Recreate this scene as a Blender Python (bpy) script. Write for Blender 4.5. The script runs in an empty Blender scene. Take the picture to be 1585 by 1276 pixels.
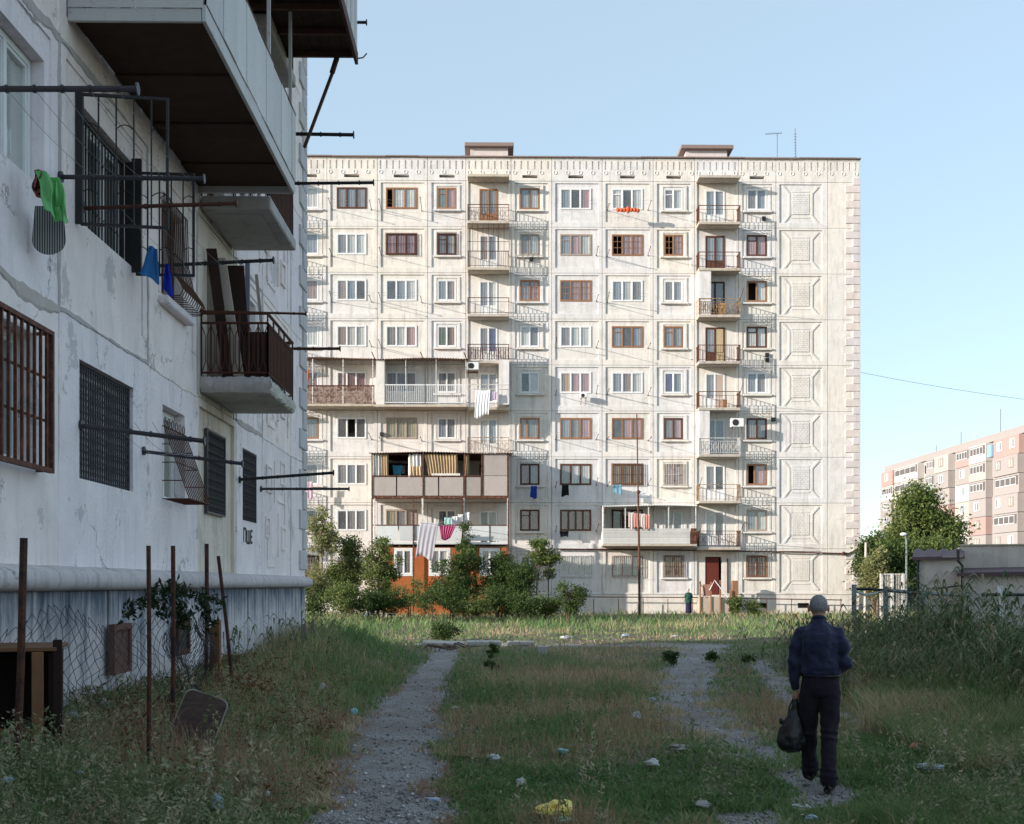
import bpy, math, random
import numpy as np
from mathutils import Vector, Matrix, Euler

R = math.radians
rnd = random.Random(7)
nr = np.random.RandomState(7)
scene = bpy.context.scene
COL = scene.collection

# ------------------------------------------------------------------ camera
F, CX, HY, YAW, EYE = 1830.0, 792.5, 905.0, R(0.8), 1.78   # focal length and horizon in photo pixels
cam = bpy.data.cameras.new('camera')
cam.sensor_width = 36.0
cam.lens = 36.0 * F / 1585.0
cam.shift_y = (HY - 638.0) / 1585.0
cam.clip_start = 0.1
cam.clip_end = 3000
camo = bpy.data.objects.new('camera', cam)
camo.location = (0, 0, EYE)
camo.rotation_euler = (R(90), 0, -YAW)
COL.objects.link(camo)
scene.camera = camo

# ------------------------------------------------------------------ sky and sun
SUN_DIR = Vector((2.4, 1.0, -0.68)).normalized()            # the way the light travels
world = bpy.data.worlds.new('World')
scene.world = world
world.use_nodes = True
wn = world.node_tree
sky = wn.nodes.new('ShaderNodeTexSky')
sky.sky_type = 'NISHITA'
sky.sun_disc = False
sky.sun_elevation = math.asin(-SUN_DIR.z)
sky.sun_rotation = math.atan2(-SUN_DIR.x, -SUN_DIR.y)
sky.altitude = 300
sky.air_density = 1.0
sky.dust_density = 0.8
sky.ozone_density = 1.6
bg = wn.nodes['Background']
bg.inputs[1].default_value = 0.15
hz = wn.nodes.new('ShaderNodeMixRGB')                          # even summer haze that pales the whole sky alike
hz.inputs[0].default_value = 0.6
hz.inputs[2].default_value = (1.84, 2.30, 2.55, 1)
wn.links.new(sky.outputs[0], hz.inputs[1])
wn.links.new(hz.outputs[0], bg.inputs[0])
sl = bpy.data.lights.new('sun', 'SUN')
sl.energy = 3.3
sl.angle = R(0.5)
sl.color = (1.0, 0.915, 0.815)
so = bpy.data.objects.new('sun', sl)
so.rotation_euler = SUN_DIR.to_track_quat('-Z', 'Y').to_euler()
COL.objects.link(so)
vs = scene.view_settings
vs.view_transform = 'Standard'
vs.look = 'None'
vs.gamma = 1.0
vs.exposure = 1.15
vs.use_curve_mapping = False
scene.render.film_transparent = False
scene.cycles.max_bounces = 6
scene.cycles.diffuse_bounces = 3
scene.cycles.glossy_bounces = 2
scene.cycles.transmission_bounces = 3
scene.cycles.transparent_max_bounces = 8

# ------------------------------------------------------------------ photo pixel -> place on a known plane
CS, SN = math.cos(YAW), math.sin(YAW)
def T(px): return math.tan(math.atan((px - CX) / F) + YAW)
def wx(px, Y): return Y * T(px)                              # x where the plane y=Y is seen at px
def dep(x, y): return x * SN + y * CS
def wz(py, x, y): return EYE + (HY - py) / F * dep(x, y)
def PD(px, py, d):                                           # point at depth d
    s = (px - CX) / F
    return Vector((d * SN + s * d * CS, d * CS - s * d * SN, EYE + (HY - py) / F * d))
def PG(px, py, zg=0.0):                                      # point on the ground at height zg
    return PD(px, py, (EYE - zg) * F / (py - HY))

# ------------------------------------------------------------------ material helpers
MATS = {}
class NT:
    def __init__(s, name):
        s.m = bpy.data.materials.new(name); s.m.use_nodes = True
        s.t = s.m.node_tree; s.b = s.t.nodes['Principled BSDF']
    def n(s, typ, **kw):
        x = s.t.nodes.new(typ)
        for k, v in kw.items():
            if k.startswith('i_'):
                key = k[2:]
                key = int(key) if key.isdigit() else key.replace('_', ' ')
                x.inputs[key].default_value = v
            else: setattr(x, k, v)
        return x
    def l(s, a, b): s.t.links.new(a, b)
    def pos(s, sc=(1, 1, 1)):
        g = s.n('ShaderNodeNewGeometry'); m = s.n('ShaderNodeMapping'); m.inputs['Scale'].default_value = sc
        s.l(g.outputs['Position'], m.inputs['Vector']); return m.outputs[0]
    def noise(s, vec, scale, detail=5, rough=0.6):
        x = s.n('ShaderNodeTexNoise', i_Scale=scale, i_Detail=detail, i_Roughness=rough); s.l(vec, x.inputs['Vector']); return x.outputs[0]
    def ramp(s, fac, stops):
        x = s.n('ShaderNodeValToRGB'); e = x.color_ramp.elements
        while len(e) < len(stops): e.new(0.5)
        for q, (p, c) in zip(e, stops):
            q.position = p; q.color = (c if not isinstance(c, (int, float)) else (c, c, c)) + (1,) if not isinstance(c, (int, float)) else (c, c, c, 1)
        s.l(fac, x.inputs[0]); return x.outputs[0]
    def mix(s, fac, a, b, mode='MIX'):
        x = s.n('ShaderNodeMixRGB', blend_type=mode)
        for i, v in ((0, fac), (1, a), (2, b)):
            if hasattr(v, 'is_output'): s.l(v, x.inputs[i])
            elif isinstance(v, (int, float)): x.inputs[i].default_value = v if i == 0 else (v, v, v, 1)
            else: x.inputs[i].default_value = tuple(v) + (1,)
        return x.outputs[0]
    def math(s, op, a, b=0.0, clamp=False):
        x = s.n('ShaderNodeMath', operation=op, use_clamp=clamp)
        for i, v in ((0, a), (1, b)):
            if hasattr(v, 'is_output'): s.l(v, x.inputs[i])
            else: x.inputs[i].default_value = v
        return x.outputs[0]
    def bump(s, h, strength=0.3, dist=0.02):
        x = s.n('ShaderNodeBump', i_Strength=strength, i_Distance=dist); s.l(h, x.inputs['Height']); s.l(x.outputs[0], s.b.inputs['Normal'])
    def fin(s, color=None, rough=0.85, spec=0.25, metal=0.0):
        if color is not None:
            if hasattr(color, 'is_output'): s.l(color, s.b.inputs['Base Color'])
            else: s.b.inputs['Base Color'].default_value = tuple(color) + (1,)
        if hasattr(rough, 'is_output'): s.l(rough, s.b.inputs['Roughness'])
        else: s.b.inputs['Roughness'].default_value = rough
        s.b.inputs['Specular IOR Level'].default_value = spec
        s.b.inputs['Metallic'].default_value = metal
        return s.m

def simple(name, c, rough=0.8, spec=0.25, var=0.18, scale=6.0, metal=0.0, bump=0.0):
    """a plain coloured surface with mottled wear and a tone that differs a little per object"""
    if name in MATS: return MATS[name]
    s = NT(name)
    p = s.pos()
    n1 = s.noise(p, scale, 5, 0.65)
    oi = s.n('ShaderNodeObjectInfo')
    f = s.math('ADD', s.math('MULTIPLY', n1, 2 * var), s.math('MULTIPLY', oi.outputs['Random'], var * 0.7))
    f = s.math('ADD', f, 1.0 - 1.35 * var)
    hs = s.n('ShaderNodeHueSaturation'); hs.inputs['Color'].default_value = tuple(c) + (1,); s.l(f, hs.inputs['Value'])
    if bump: s.bump(n1, bump, 0.02)
    MATS[name] = s.fin(hs.outputs[0], rough, spec, metal)
    return MATS[name]

def rusty(name, paint, amount=0.5, rough=0.7):
    if name in MATS: return MATS[name]
    s = NT(name); p = s.pos()
    n1 = s.noise(p, 9, 6, 0.7); n2 = s.noise(p, 40, 3, 0.6)
    rust = s.mix(n2, (0.028, 0.011, 0.008), (0.125, 0.045, 0.024))
    f = s.ramp(n1, [(max(0.02, 0.62 - amount * 0.5), 0.0), (min(0.98, 0.72 - amount * 0.4), 1.0)])
    s.bump(n1, 0.3, 0.004)
    MATS[name] = s.fin(s.mix(f, paint, rust), rough, 0.3)
    return MATS[name]

def concrete_panel(name, base, dirt, streak=0.5, cracks=0.0, fine=1.0):
    """painted concrete slab wall: patchy whitewash, rain streaks, cement showing through, hairline cracks"""
    s = NT(name); p = s.pos(); ps = s.pos((1.6, 1.6, 0.22)); pz = s.pos((1, 1, 1))
    big = s.noise(p, 0.35, 4, 0.6); mid = s.noise(p, 1.7, 6, 0.65); sm = s.noise(p, 11 * fine, 6, 0.7)
    st = s.noise(ps, 2.3, 6, 0.7)
    oi = s.n('ShaderNodeObjectInfo')
    c = s.mix(s.ramp(mid, [(0.32, 0.0), (0.68, 1.0)]), tuple(x * 0.9 for x in base), tuple(min(1, x * 1.05) for x in base))
    tint = s.mix(oi.outputs['Random'], (0.93, 0.95, 1.0), (1.0, 0.98, 0.93))
    c = s.mix(1.0, c, tint, 'MULTIPLY')
    f = s.math('MULTIPLY', s.ramp(st, [(0.5, 0.0), (0.78, 1.0)]), streak)
    c = s.mix(f, c, dirt)
    f2 = s.ramp(s.math('ADD', s.math('MULTIPLY', big, 0.5), s.math('MULTIPLY', sm, 0.5)), [(0.56, 0.0), (0.63, 1.0)])
    c = s.mix(s.math('MULTIPLY', f2, 0.32 + cracks * 0.1), c, tuple(x * 0.9 for x in dirt))
    hgt = sm
    if cracks:
        vo = s.n('ShaderNodeTexVoronoi', feature='DISTANCE_TO_EDGE'); vo.inputs['Scale'].default_value = 0.55
        w = s.n('ShaderNodeVectorMath', operation='ADD')
        nz = s.n('ShaderNodeTexNoise', i_Scale=1.4, i_Detail=6.0, i_Roughness=0.7); s.l(p, nz.inputs['Vector'])
        s.l(p, w.inputs[0]); s.l(nz.outputs[1], w.inputs[1]); s.l(w.outputs[0], vo.inputs['Vector'])
        line = s.ramp(vo.outputs['Distance'], [(0.0, 1.0), (0.012, 0.0)])
        gate = s.ramp(mid, [(0.50, 0.0), (0.56, 1.0)])
        line = s.math('MULTIPLY', line, gate)
        c = s.mix(s.math('MULTIPLY', line, 0.75 * min(1, cracks)), c, (0.07, 0.065, 0.06))
        # cement patches where the paint has come off
        pt = s.noise(pz, 0.9, 8, 0.72)
        pf = s.ramp(pt, [(0.585, 0.0), (0.60, 1.0)])
        c = s.mix(s.math('MULTIPLY', pf, 0.65 * cracks), c, (0.4, 0.39, 0.385))
        hgt = s.math('SUBTRACT', s.math('SUBTRACT', sm, s.math('MULTIPLY', line, 0.6)), s.math('MULTIPLY', pf, 0.5))
    s.bump(hgt, 0.45, 0.018)
    return s.fin(c, 0.92, 0.15)

M_wall = concrete_panel('weathered_wall', (0.74, 0.705, 0.67), (0.40, 0.365, 0.34), 0.8, 0.25)
M_lwall = concrete_panel('rough_plaster_wall', (0.93, 0.83, 0.82), (0.50, 0.45, 0.45), 0.55, 0.8, 2.0)
M_cream = concrete_panel('cream_plaster_wall', (0.76, 0.675, 0.60), (0.36, 0.30, 0.25), 0.8, 0.6, 2.0)
M_mortar = concrete_panel('bare_cement', (0.52, 0.475, 0.465), (0.26, 0.235, 0.23), 0.6, 0.0, 3.0)
M_quoin = concrete_panel('quoin_stone', (0.66, 0.59, 0.57), (0.40, 0.36, 0.35), 0.5)
M_lquoin = concrete_panel('rough_quoin', (0.60, 0.58, 0.58), (0.32, 0.31, 0.31), 0.7, 0.5, 2.0)
M_slab = concrete_panel('balcony_concrete', (0.52, 0.46, 0.39), (0.24, 0.19, 0.15), 0.8)
M_lslab = concrete_panel('rough_balcony_concrete', (0.52, 0.50, 0.46), (0.22, 0.20, 0.18), 0.8, 0.3, 2.5)
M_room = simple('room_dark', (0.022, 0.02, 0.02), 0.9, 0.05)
M_white = simple('white_pvc', (0.74, 0.74, 0.74), 0.45, 0.4, 0.08)
M_orange = simple('orange_wood', (0.29, 0.15, 0.08), 0.6, 0.3, 0.25, 8)
M_brown = simple('brown_wood', (0.10, 0.045, 0.028), 0.65, 0.3, 0.3, 8)
M_beige = simple('beige_wood', (0.36, 0.29, 0.24), 0.7, 0.3, 0.2)
M_rust = rusty('rusted_iron', (0.055, 0.026, 0.021), 0.7)
M_rust2 = rusty('rusted_red_iron', (0.17, 0.06, 0.04), 0.5)
M_black = simple('black_iron', (0.016, 0.015, 0.017), 0.55, 0.4, 0.3)
M_pole = simple('dark_pole', (0.045, 0.042, 0.05), 0.5, 0.45, 0.3, 20, 0.3)
M_wirey = simple('clothes_line', (0.25, 0.26, 0.28), 0.6)
M_lrail = rusty('tan_iron', (0.42, 0.30, 0.17), 0.35)
M_wrail = rusty('white_iron', (0.62, 0.60, 0.57), 0.2)
FRAMES = {'w': M_white, 'o': M_orange, 'n': M_brown, 's': M_beige}
CURT = {}
for k, nm, c in (('l', 'pale_curtain', (0.56, 0.55, 0.52)), ('b', 'blue_grey_curtain', (0.22, 0.25, 0.29)), ('g', 'grey_curtain', (0.20, 0.19, 0.19)),
                 ('p', 'brown_pink_curtain', (0.27, 0.175, 0.15)), ('y', 'yellow_curtain', (0.30, 0.27, 0.16)), ('r', 'dark_red_curtain', (0.16, 0.04, 0.035)),
                 ('t', 'green_curtain', (0.10, 0.17, 0.14)), ('n', 'deep_blue_curtain', (0.02, 0.03, 0.18)), ('k', 'pink_curtain', (0.42, 0.24, 0.25)),
                 ('a', 'tan_curtain', (0.40, 0.27, 0.16)), ('h', 'brown_board', (0.14, 0.06, 0.035))):
    CURT[k] = simple(nm, tuple(min(0.8, x * 1.1) for x in c), 0.9, 0.1, 0.15, 3)

def glass_mat():
    s = NT('window_glass')
    out = s.t.nodes['Material Output']
    s.t.nodes.remove(s.b)
    tr = s.n('ShaderNodeBsdfTransparent'); tr.inputs[0].default_value = (0.97, 0.975, 0.975, 1)
    gl = s.n('ShaderNodeBsdfGlossy'); gl.inputs['Roughness'].default_value = 0.03; gl.inputs[0].default_value = (0.9, 0.93, 0.96, 1)
    df = s.n('ShaderNodeBsdfDiffuse'); df.inputs[0].default_value = (0.60, 0.59, 0.57, 1)
    lw = s.n('ShaderNodeLayerWeight'); lw.inputs[0].default_value = 0.5
    m1 = s.n('ShaderNodeMixShader'); m2 = s.n('ShaderNodeMixShader')
    n1 = s.noise(s.pos(), 2.5, 5, 0.7)
    s.l(s.math('MULTIPLY', n1, 0.14), m1.inputs[0]); s.l(tr.outputs[0], m1.inputs[1]); s.l(df.outputs[0], m1.inputs[2])
    s.l(s.math('ADD', s.math('MULTIPLY', s.math('POWER', lw.outputs['Facing'], 5.0), 0.9), 0.06), m2.inputs[0]); s.l(m1.outputs[0], m2.inputs[1]); s.l(gl.outputs[0], m2.inputs[2])
    s.l(m2.outputs[0], out.inputs[0])
    return s.m
M_glass = glass_mat()

# ------------------------------------------------------------------ mesh helpers
def empty(name, loc, rz=0.0, label=None, cat=None, group=None, parent=None):
    o = bpy.data.objects.new(name, None); COL.objects.link(o)
    o.location = loc; o.rotation_euler = (0, 0, rz); o.empty_display_size = 0.3
    if parent: o.parent = parent
    tag(o, label, cat, group); return o
def tag(o, label=None, cat=None, group=None, kind=None):
    if label: o['label'] = label
    if cat: o['category'] = cat
    if group: o['group'] = group
    if kind: o['kind'] = kind
    return o
def inst(name, me, parent=None, loc=(0, 0, 0), mat=None, rz=0.0):
    o = bpy.data.objects.new(name, me); COL.objects.link(o)
    o.location = loc
    if rz: o.rotation_euler = (0, 0, rz)
    if parent: o.parent = parent
    if mat is not None and me.materials:
        o.material_slots[0].link = 'OBJECT'; o.material_slots[0].material = mat
    return o

class MB:
    """collects simple solids; mesh() / build() turn them into one mesh"""
    def __init__(s): s.v = []; s.f = []; s.mi = []; s.cm = 0
    def add(s, vs, fs):
        o = len(s.v); s.v.extend(tuple(v) for v in vs)
        for f in fs: s.f.append(tuple(i + o for i in f)); s.mi.append(s.cm)
    def box(s, x0, x1, y0, y1, z0, z1):
        s.add([(x0, y0, z0), (x1, y0, z0), (x1, y1, z0), (x0, y1, z0), (x0, y0, z1), (x1, y0, z1), (x1, y1, z1), (x0, y1, z1)],
              [(0, 3, 2, 1), (4, 5, 6, 7), (0, 1, 5, 4), (1, 2, 6, 5), (2, 3, 7, 6), (3, 0, 4, 7)])
        return s
    def bbox(s, x0, x1, y0, y1, z0, z1, b=0.01):
        """box with chamfered edges (all 12, as an inset hull)"""
        X = (x0, x1); Y = (y0, y1); Z = (z0, z1); vs = []
        for i in (0, 1):
            for j in (0, 1):
                for k in (0, 1):
                    sx = 1 - 2 * i; sy = 1 - 2 * j; sz = 1 - 2 * k
                    vs += [(X[i], Y[j] + sy * b, Z[k] + sz * b), (X[i] + sx * b, Y[j], Z[k] + sz * b), (X[i] + sx * b, Y[j] + sy * b, Z[k])]
        I = lambda i, j, k, a: (i * 4 + j * 2 + k) * 3 + a
        fs = []
        for a in range(3):
            for e in (0, 1):
                idx = []
                for (p, q) in ((0, 0), (1, 0), (1, 1), (0, 1)):
                    t = [p, q]; t.insert(a, e); idx.append(I(*t, a))
                fs.append(tuple(idx))
        for a in range(3):
            o1, o2 = [q for q in range(3) if q != a]
            for p in (0, 1):
                for q in (0, 1):
                    t0 = [0, 0, 0]; t0[o1] = p; t0[o2] = q; t1 = list(t0); t1[a] = 1
                    fs.append((I(*t0, o1), I(*t1, o1), I(*t1, o2), I(*t0, o2)))
        for i in (0, 1):
            for j in (0, 1):
                for k in (0, 1): fs.append((I(i, j, k, 0), I(i, j, k, 1), I(i, j, k, 2)))
        s.add(vs, fs); return s
    def frame(s, x0, x1, z0, z1, t, y0, y1):
        s.box(x0, x0 + t, y0, y1, z0, z1); s.box(x1 - t, x1, y0, y1, z0, z1)
        s.box(x0 + t, x1 - t, y0, y1, z0, z0 + t); s.box(x0 + t, x1 - t, y0, y1, z1 - t, z1); return s
    def tube(s, p0, p1, r, n=6, r1=None, caps=True):
        return s.path([p0, p1], r, n, r1=r1, caps=caps)
    def path(s, pts, r, n=6, r1=None, caps=True, radii=None):
        pts = [Vector(p) for p in pts]; m = len(pts)
        if radii is None: radii = [r + ((r1 if r1 is not None else r) - r) * i / max(1, m - 1) for i in range(m)]
        vs = []; up = None
        for i, p in enumerate(pts):
            d = (pts[min(i + 1, m - 1)] - pts[max(i - 1, 0)])
            if d.length < 1e-9: d = Vector((0, 0, 1))
            d.normalize()
            if up is None: up = Vector((0, 0, 1)) if abs(d.z) < 0.9 else Vector((1, 0, 0))
            a = d.cross(up)
            if a.length < 1e-6: up = Vector((0, 1, 0)); a = d.cross(up)
            a.normalize(); b = d.cross(a)
            for k in range(n):
                t = 2 * math.pi * k / n
                vs.append(p + (a * math.cos(t) + b * math.sin(t)) * radii[i])
        fs = [(i * n + k, i * n + (k + 1) % n, (i + 1) * n + (k + 1) % n, (i + 1) * n + k) for i in range(m - 1) for k in range(n)]
        if caps: fs.append(tuple(range(n))); fs.append(tuple((m - 1) * n + k for k in range(n)))
        s.add(vs, fs); return s
    def prism(s, poly, y0, y1):
        """polygon of (x, z) extruded from y0 to y1"""
        n = len(poly)
        s.add([(x, y0, z) for x, z in poly] + [(x, y1, z) for x, z in poly],
              [tuple(range(n)), tuple(range(n, 2 * n))] + [(i, (i + 1) % n, n + (i + 1) % n, n + i) for i in range(n)]); return s
    def ell(s, c, r, nu=10, nv=7, jit=0.0, rg=None):
        cx, cy, cz = c; rx, ry, rz = r; vs = [(cx, cy, cz - rz)]; rg = rg or rnd
        for j in range(1, nv):
            ph = math.pi * j / nv - math.pi / 2
            for i in range(nu):
                th = 2 * math.pi * i / nu; q = 1 + (rg.random() - 0.5) * 2 * jit
                vs.append((cx + rx * q * math.cos(ph) * math.cos(th), cy + ry * q * math.cos(ph) * math.sin(th), cz + rz * q * math.sin(ph)))
        vs.append((cx, cy, cz + rz)); fs = [(0, 1 + (i + 1) % nu, 1 + i) for i in range(nu)]
        for j in range(nv - 2):
            for i in range(nu):
                a = 1 + j * nu + i; b = 1 + j * nu + (i + 1) % nu; fs.append((a, b, b + nu, a + nu))
        L = len(vs) - 1; o = 1 + (nv - 2) * nu
        fs += [(L, o + i, o + (i + 1) % nu) for i in range(nu)]
        s.add(vs, fs); return s
    def mesh(s, name, mat=None, smooth=False, origin=None):
        me = bpy.data.meshes.new(name)
        vs = s.v
        if origin is not None: vs = [(a - origin[0], b - origin[1], c - origin[2]) for a, b, c in vs]
        me.from_pydata(vs, [], s.f)
        for m in (mat if isinstance(mat, (list, tuple)) else [mat]):
            if m is not None: me.materials.append(m)
        if max(s.mi, default=0) > 0: me.polygons.foreach_set('material_index', s.mi)
        if smooth: me.polygons.foreach_set('use_smooth', [True] * len(me.polygons))
        me.update(); return me
    def build(s, name, mat, parent=None, smooth=False, loc=None, pw=None):
        """vertices given in the parent's space (or world space when top-level); the origin goes to the base of the piece"""
        A = np.array(s.v); lo = A.min(0); hi = A.max(0)
        c = ((lo[0] + hi[0]) / 2, (lo[1] + hi[1]) / 2, lo[2])
        o = inst(name, s.mesh(name, mat, smooth, c), parent)
        o.location = c
        if pw is not None: o.location = Vector(c) - Vector(pw)   # world vertices under an unrotated parent at pw
        return o

def np_mesh(name, V, Fq, mat, attrs=None, smooth=False):
    """big mesh from arrays; Fq is (n,3) or (n,4)"""
    me = bpy.data.meshes.new(name); k = Fq.shape[1]; n = len(Fq)
    me.vertices.add(len(V)); me.vertices.foreach_set('co', np.asarray(V, np.float32).ravel())
    me.loops.add(n * k); me.loops.foreach_set('vertex_index', np.asarray(Fq, np.int32).ravel())
    me.polygons.add(n); me.polygons.foreach_set('loop_start', np.arange(0, n * k, k, dtype=np.int32))
    try: me.polygons.foreach_set('loop_total', np.full(n, k, dtype=np.int32))
    except Exception: pass
    if smooth: me.polygons.foreach_set('use_smooth', np.ones(n, dtype=bool))
    for an, arr in (attrs or {}).items():
        at = me.attributes.new(an, 'FLOAT', 'POINT'); at.data.foreach_set('value', np.asarray(arr, np.float32))
    me.materials.append(mat); me.update(); me.validate()
    return me

def relief(w, h, rects, d0=0.0, edge=0.22, mats=None, name='wall_panel'):
    """a slab front of w x h whose depth (into the wall) is set by rectangles (x0,x1,z0,z1,depth,matindex); later ones win"""
    xs = sorted({0.0, w} | {min(max(round(v, 4), 0), w) for r in rects for v in r[:2]})
    zs = sorted({0.0, h} | {min(max(round(v, 4), 0), h) for r in rects for v in r[2:4]})
    nx, nz = len(xs) - 1, len(zs) - 1
    D = np.full((nx, nz), d0); Mi = np.zeros((nx, nz), int)
    xc = (np.array(xs[1:]) + np.array(xs[:-1])) / 2; zc = (np.array(zs[1:]) + np.array(zs[:-1])) / 2
    for x0, x1, z0, z1, d, m in rects:
        a = np.where((xc > x0) & (xc < x1))[0]; b = np.where((zc > z0) & (zc < z1))[0]
        D[np.ix_(a, b)] = d; Mi[np.ix_(a, b)] = m
    q = MB()
    for i in range(nx):
        for j in range(nz):
            d = D[i, j]; q.cm = int(Mi[i, j])
            q.add([(xs[i], d, zs[j]), (xs[i + 1], d, zs[j]), (xs[i + 1], d, zs[j + 1]), (xs[i], d, zs[j + 1])], [(0, 1, 2, 3)])
            q.cm = 0
            for (i2, j2, e) in ((i + 1, j, 'x'), (i, j + 1, 'z')):
                if i2 >= nx or j2 >= nz: continue
                d2 = D[i2, j2]
                if abs(d2 - d) < 1e-6: continue
                if e == 'x': q.add([(xs[i2], d, zs[j]), (xs[i2], d2, zs[j]), (xs[i2], d2, zs[j + 1]), (xs[i2], d, zs[j + 1])], [(0, 1, 2, 3)])
                else: q.add([(xs[i], d, zs[j2]), (xs[i + 1], d, zs[j2]), (xs[i + 1], d2, zs[j2]), (xs[i], d2, zs[j2])], [(0, 1, 2, 3)])
            if i == 0: q.add([(0, d, zs[j]), (0, d, zs[j + 1]), (0, max(d, edge), zs[j + 1]), (0, max(d, edge), zs[j])], [(0, 1, 2, 3)])
            if i == nx - 1: q.add([(w, d, zs[j]), (w, d, zs[j + 1]), (w, max(d, edge), zs[j + 1]), (w, max(d, edge), zs[j])], [(0, 1, 2, 3)])
            if j == 0: q.add([(xs[i], d, 0), (xs[i + 1], d, 0), (xs[i + 1], max(d, edge), 0), (xs[i], max(d, edge), 0)], [(0, 1, 2, 3)])
            if j == nz - 1: q.add([(xs[i], d, h), (xs[i + 1], d, h), (xs[i + 1], max(d, edge), h), (xs[i], max(d, edge), h)], [(0, 1, 2, 3)])
    return q.mesh(name, mats)

# ------------------------------------------------------------------ the slab-block system shared by both nine-storey buildings
YM = 72.0
XC = wx(1330, YM)                       # right corner of the far building
A = lambda px: wx(px, YM) - XC          # metres along the front, 0 at that corner, negative to the left
FL = 2.8
ZB = lambda r: 23.56 - FL * r           # bottom of the slab row r (0 = top)
WZ0, WZ1 = 1.09, 2.38                   # window opening above the slab's bottom
# name, left seam, right seam, kind, opening left, opening right (photo pixels on the far front)
COLS = {
 'pier': (1281, 1330, 'blank', 0, 0),
 'L': (1201, 1281, 'ornament', 0, 0),
 'K': (1143, 1201, 'small', 1156, 1187),
 'J': (1075, 1143, 'balcony', 1092, 1122),
 'I': (1011, 1075, 'small', 1028, 1057),
 'H': (932, 1011, 'big', 947, 995),
 'G': (854, 932, 'big', 867, 915),
 'F': (791, 854, 'small', 805, 835),
 'E': (721, 791, 'balcony', 742, 770),
 'D': (662, 721, 'small', 677, 706),
 'C': (584, 662, 'big', 597, 645),
 'B': (506, 584, 'big', 521, 567),
 'A': (448, 506, 'small', 464, 493),
 'X': (380, 448, 'balcony', 398, 427),
}
PAN = {}
def panel_mesh(colname, row, mats, tag_):
    l, r, kind, wl, wr = COLS[colname]
    w = A(r) - A(l) - 0.025
    a0 = A(wl) - A(l) if wl else 0; a1 = A(wr) - A(l) if wl else 0
    key = (tag_, round(w, 2), kind, round(a0, 2), row == 8)
    if key in PAN: return PAN[key]
    h = FL - 0.02; D = 0.06; rc = []
    lo, hi = 0.30, 2.66
    if row == 8: lo = 0.12
    if tag_ == 'left': D = 0.018 if row < 8 else 0.0
    if kind == 'big':
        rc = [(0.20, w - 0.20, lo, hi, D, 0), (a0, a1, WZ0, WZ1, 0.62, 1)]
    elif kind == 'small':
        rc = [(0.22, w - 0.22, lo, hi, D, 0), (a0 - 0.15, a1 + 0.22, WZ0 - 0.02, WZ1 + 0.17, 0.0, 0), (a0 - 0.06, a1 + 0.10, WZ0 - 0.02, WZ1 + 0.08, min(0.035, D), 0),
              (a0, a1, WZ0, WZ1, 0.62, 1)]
    elif kind == 'balcony':
        if row == 8: rc = [(0.14, w - 0.14, 0.0, 2.7, D, 0), (a0 - 0.02, a0 + 1.0, -0.1, 2.3, 0.62, 1)]
        else: rc = [(0.14, w - 0.14, 0.0, h, D, 0), (a0, a1, 0.1, 2.32, 0.62, 1)]
    elif kind == 'ornament':
        rc = [(0.20, w - 0.32, lo, hi, D, 0)]
        if tag_ == 'main':
            cx = (w - 0.12) / 2; q = 0.53
            rc.append((cx - q, cx + q, 1.48 - 0.64, 1.48 + 0.64, D - 0.045, 0))
            for k in range(11):                                   # thin joints between the small cast bricks
                z = 1.48 - 0.64 + 1.28 * k / 10; rc.append((cx - q, cx + q, z - 0.008, z + 0.008, D - 0.030, 0))
            for k in range(10):
                z0 = 1.48 - 0.64 + 1.28 * k / 10
                for m in range(5):
                    x = cx - q + (m + (0.5 if k % 2 else 0.0)) * 2 * q / 5 + 0.0
                    if x > cx - q + 0.02: rc.append((x - 0.008, x + 0.008, z0 + 0.01, z0 + 0.12, D - 0.030, 0))
    elif kind == 'blank':
        rc = [(0, 0.1, 0, h, 0.0, 0)]
    PAN[key] = relief(w, h, rc, 0.0, 0.28, mats)
    return PAN[key]

def frieze_mesh(colname, mats, tag_):
    l, r, kind, wl, wr = COLS[colname]
    w = A(r) - A(l) - 0.025; key = ('fr', tag_, colname)
    h = 1.39; n = max(2, int(round(w / 0.385))); rc = []
    st = w / n
    for i in range(n):
        x = st * (i + 0.5)
        rc.append((x - 0.042, x + 0.042, 0.68 if i % 2 == 0 else 0.70, 1.20, 0.055, 0))
    if wl and kind != 'balcony':
        c = (A(wl) + A(wr)) / 2 - A(l); rc.append((c - 0.46, c + 0.46, 0.17, 0.35, 0.45, 1))
    rc.append((0, w, 1.27, 1.29, 0.02, 0))
    return relief(w, h, rc, 0.0, 0.28, mats), [st * (i + 0.5) for i in range(0, n, 2)]

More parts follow.
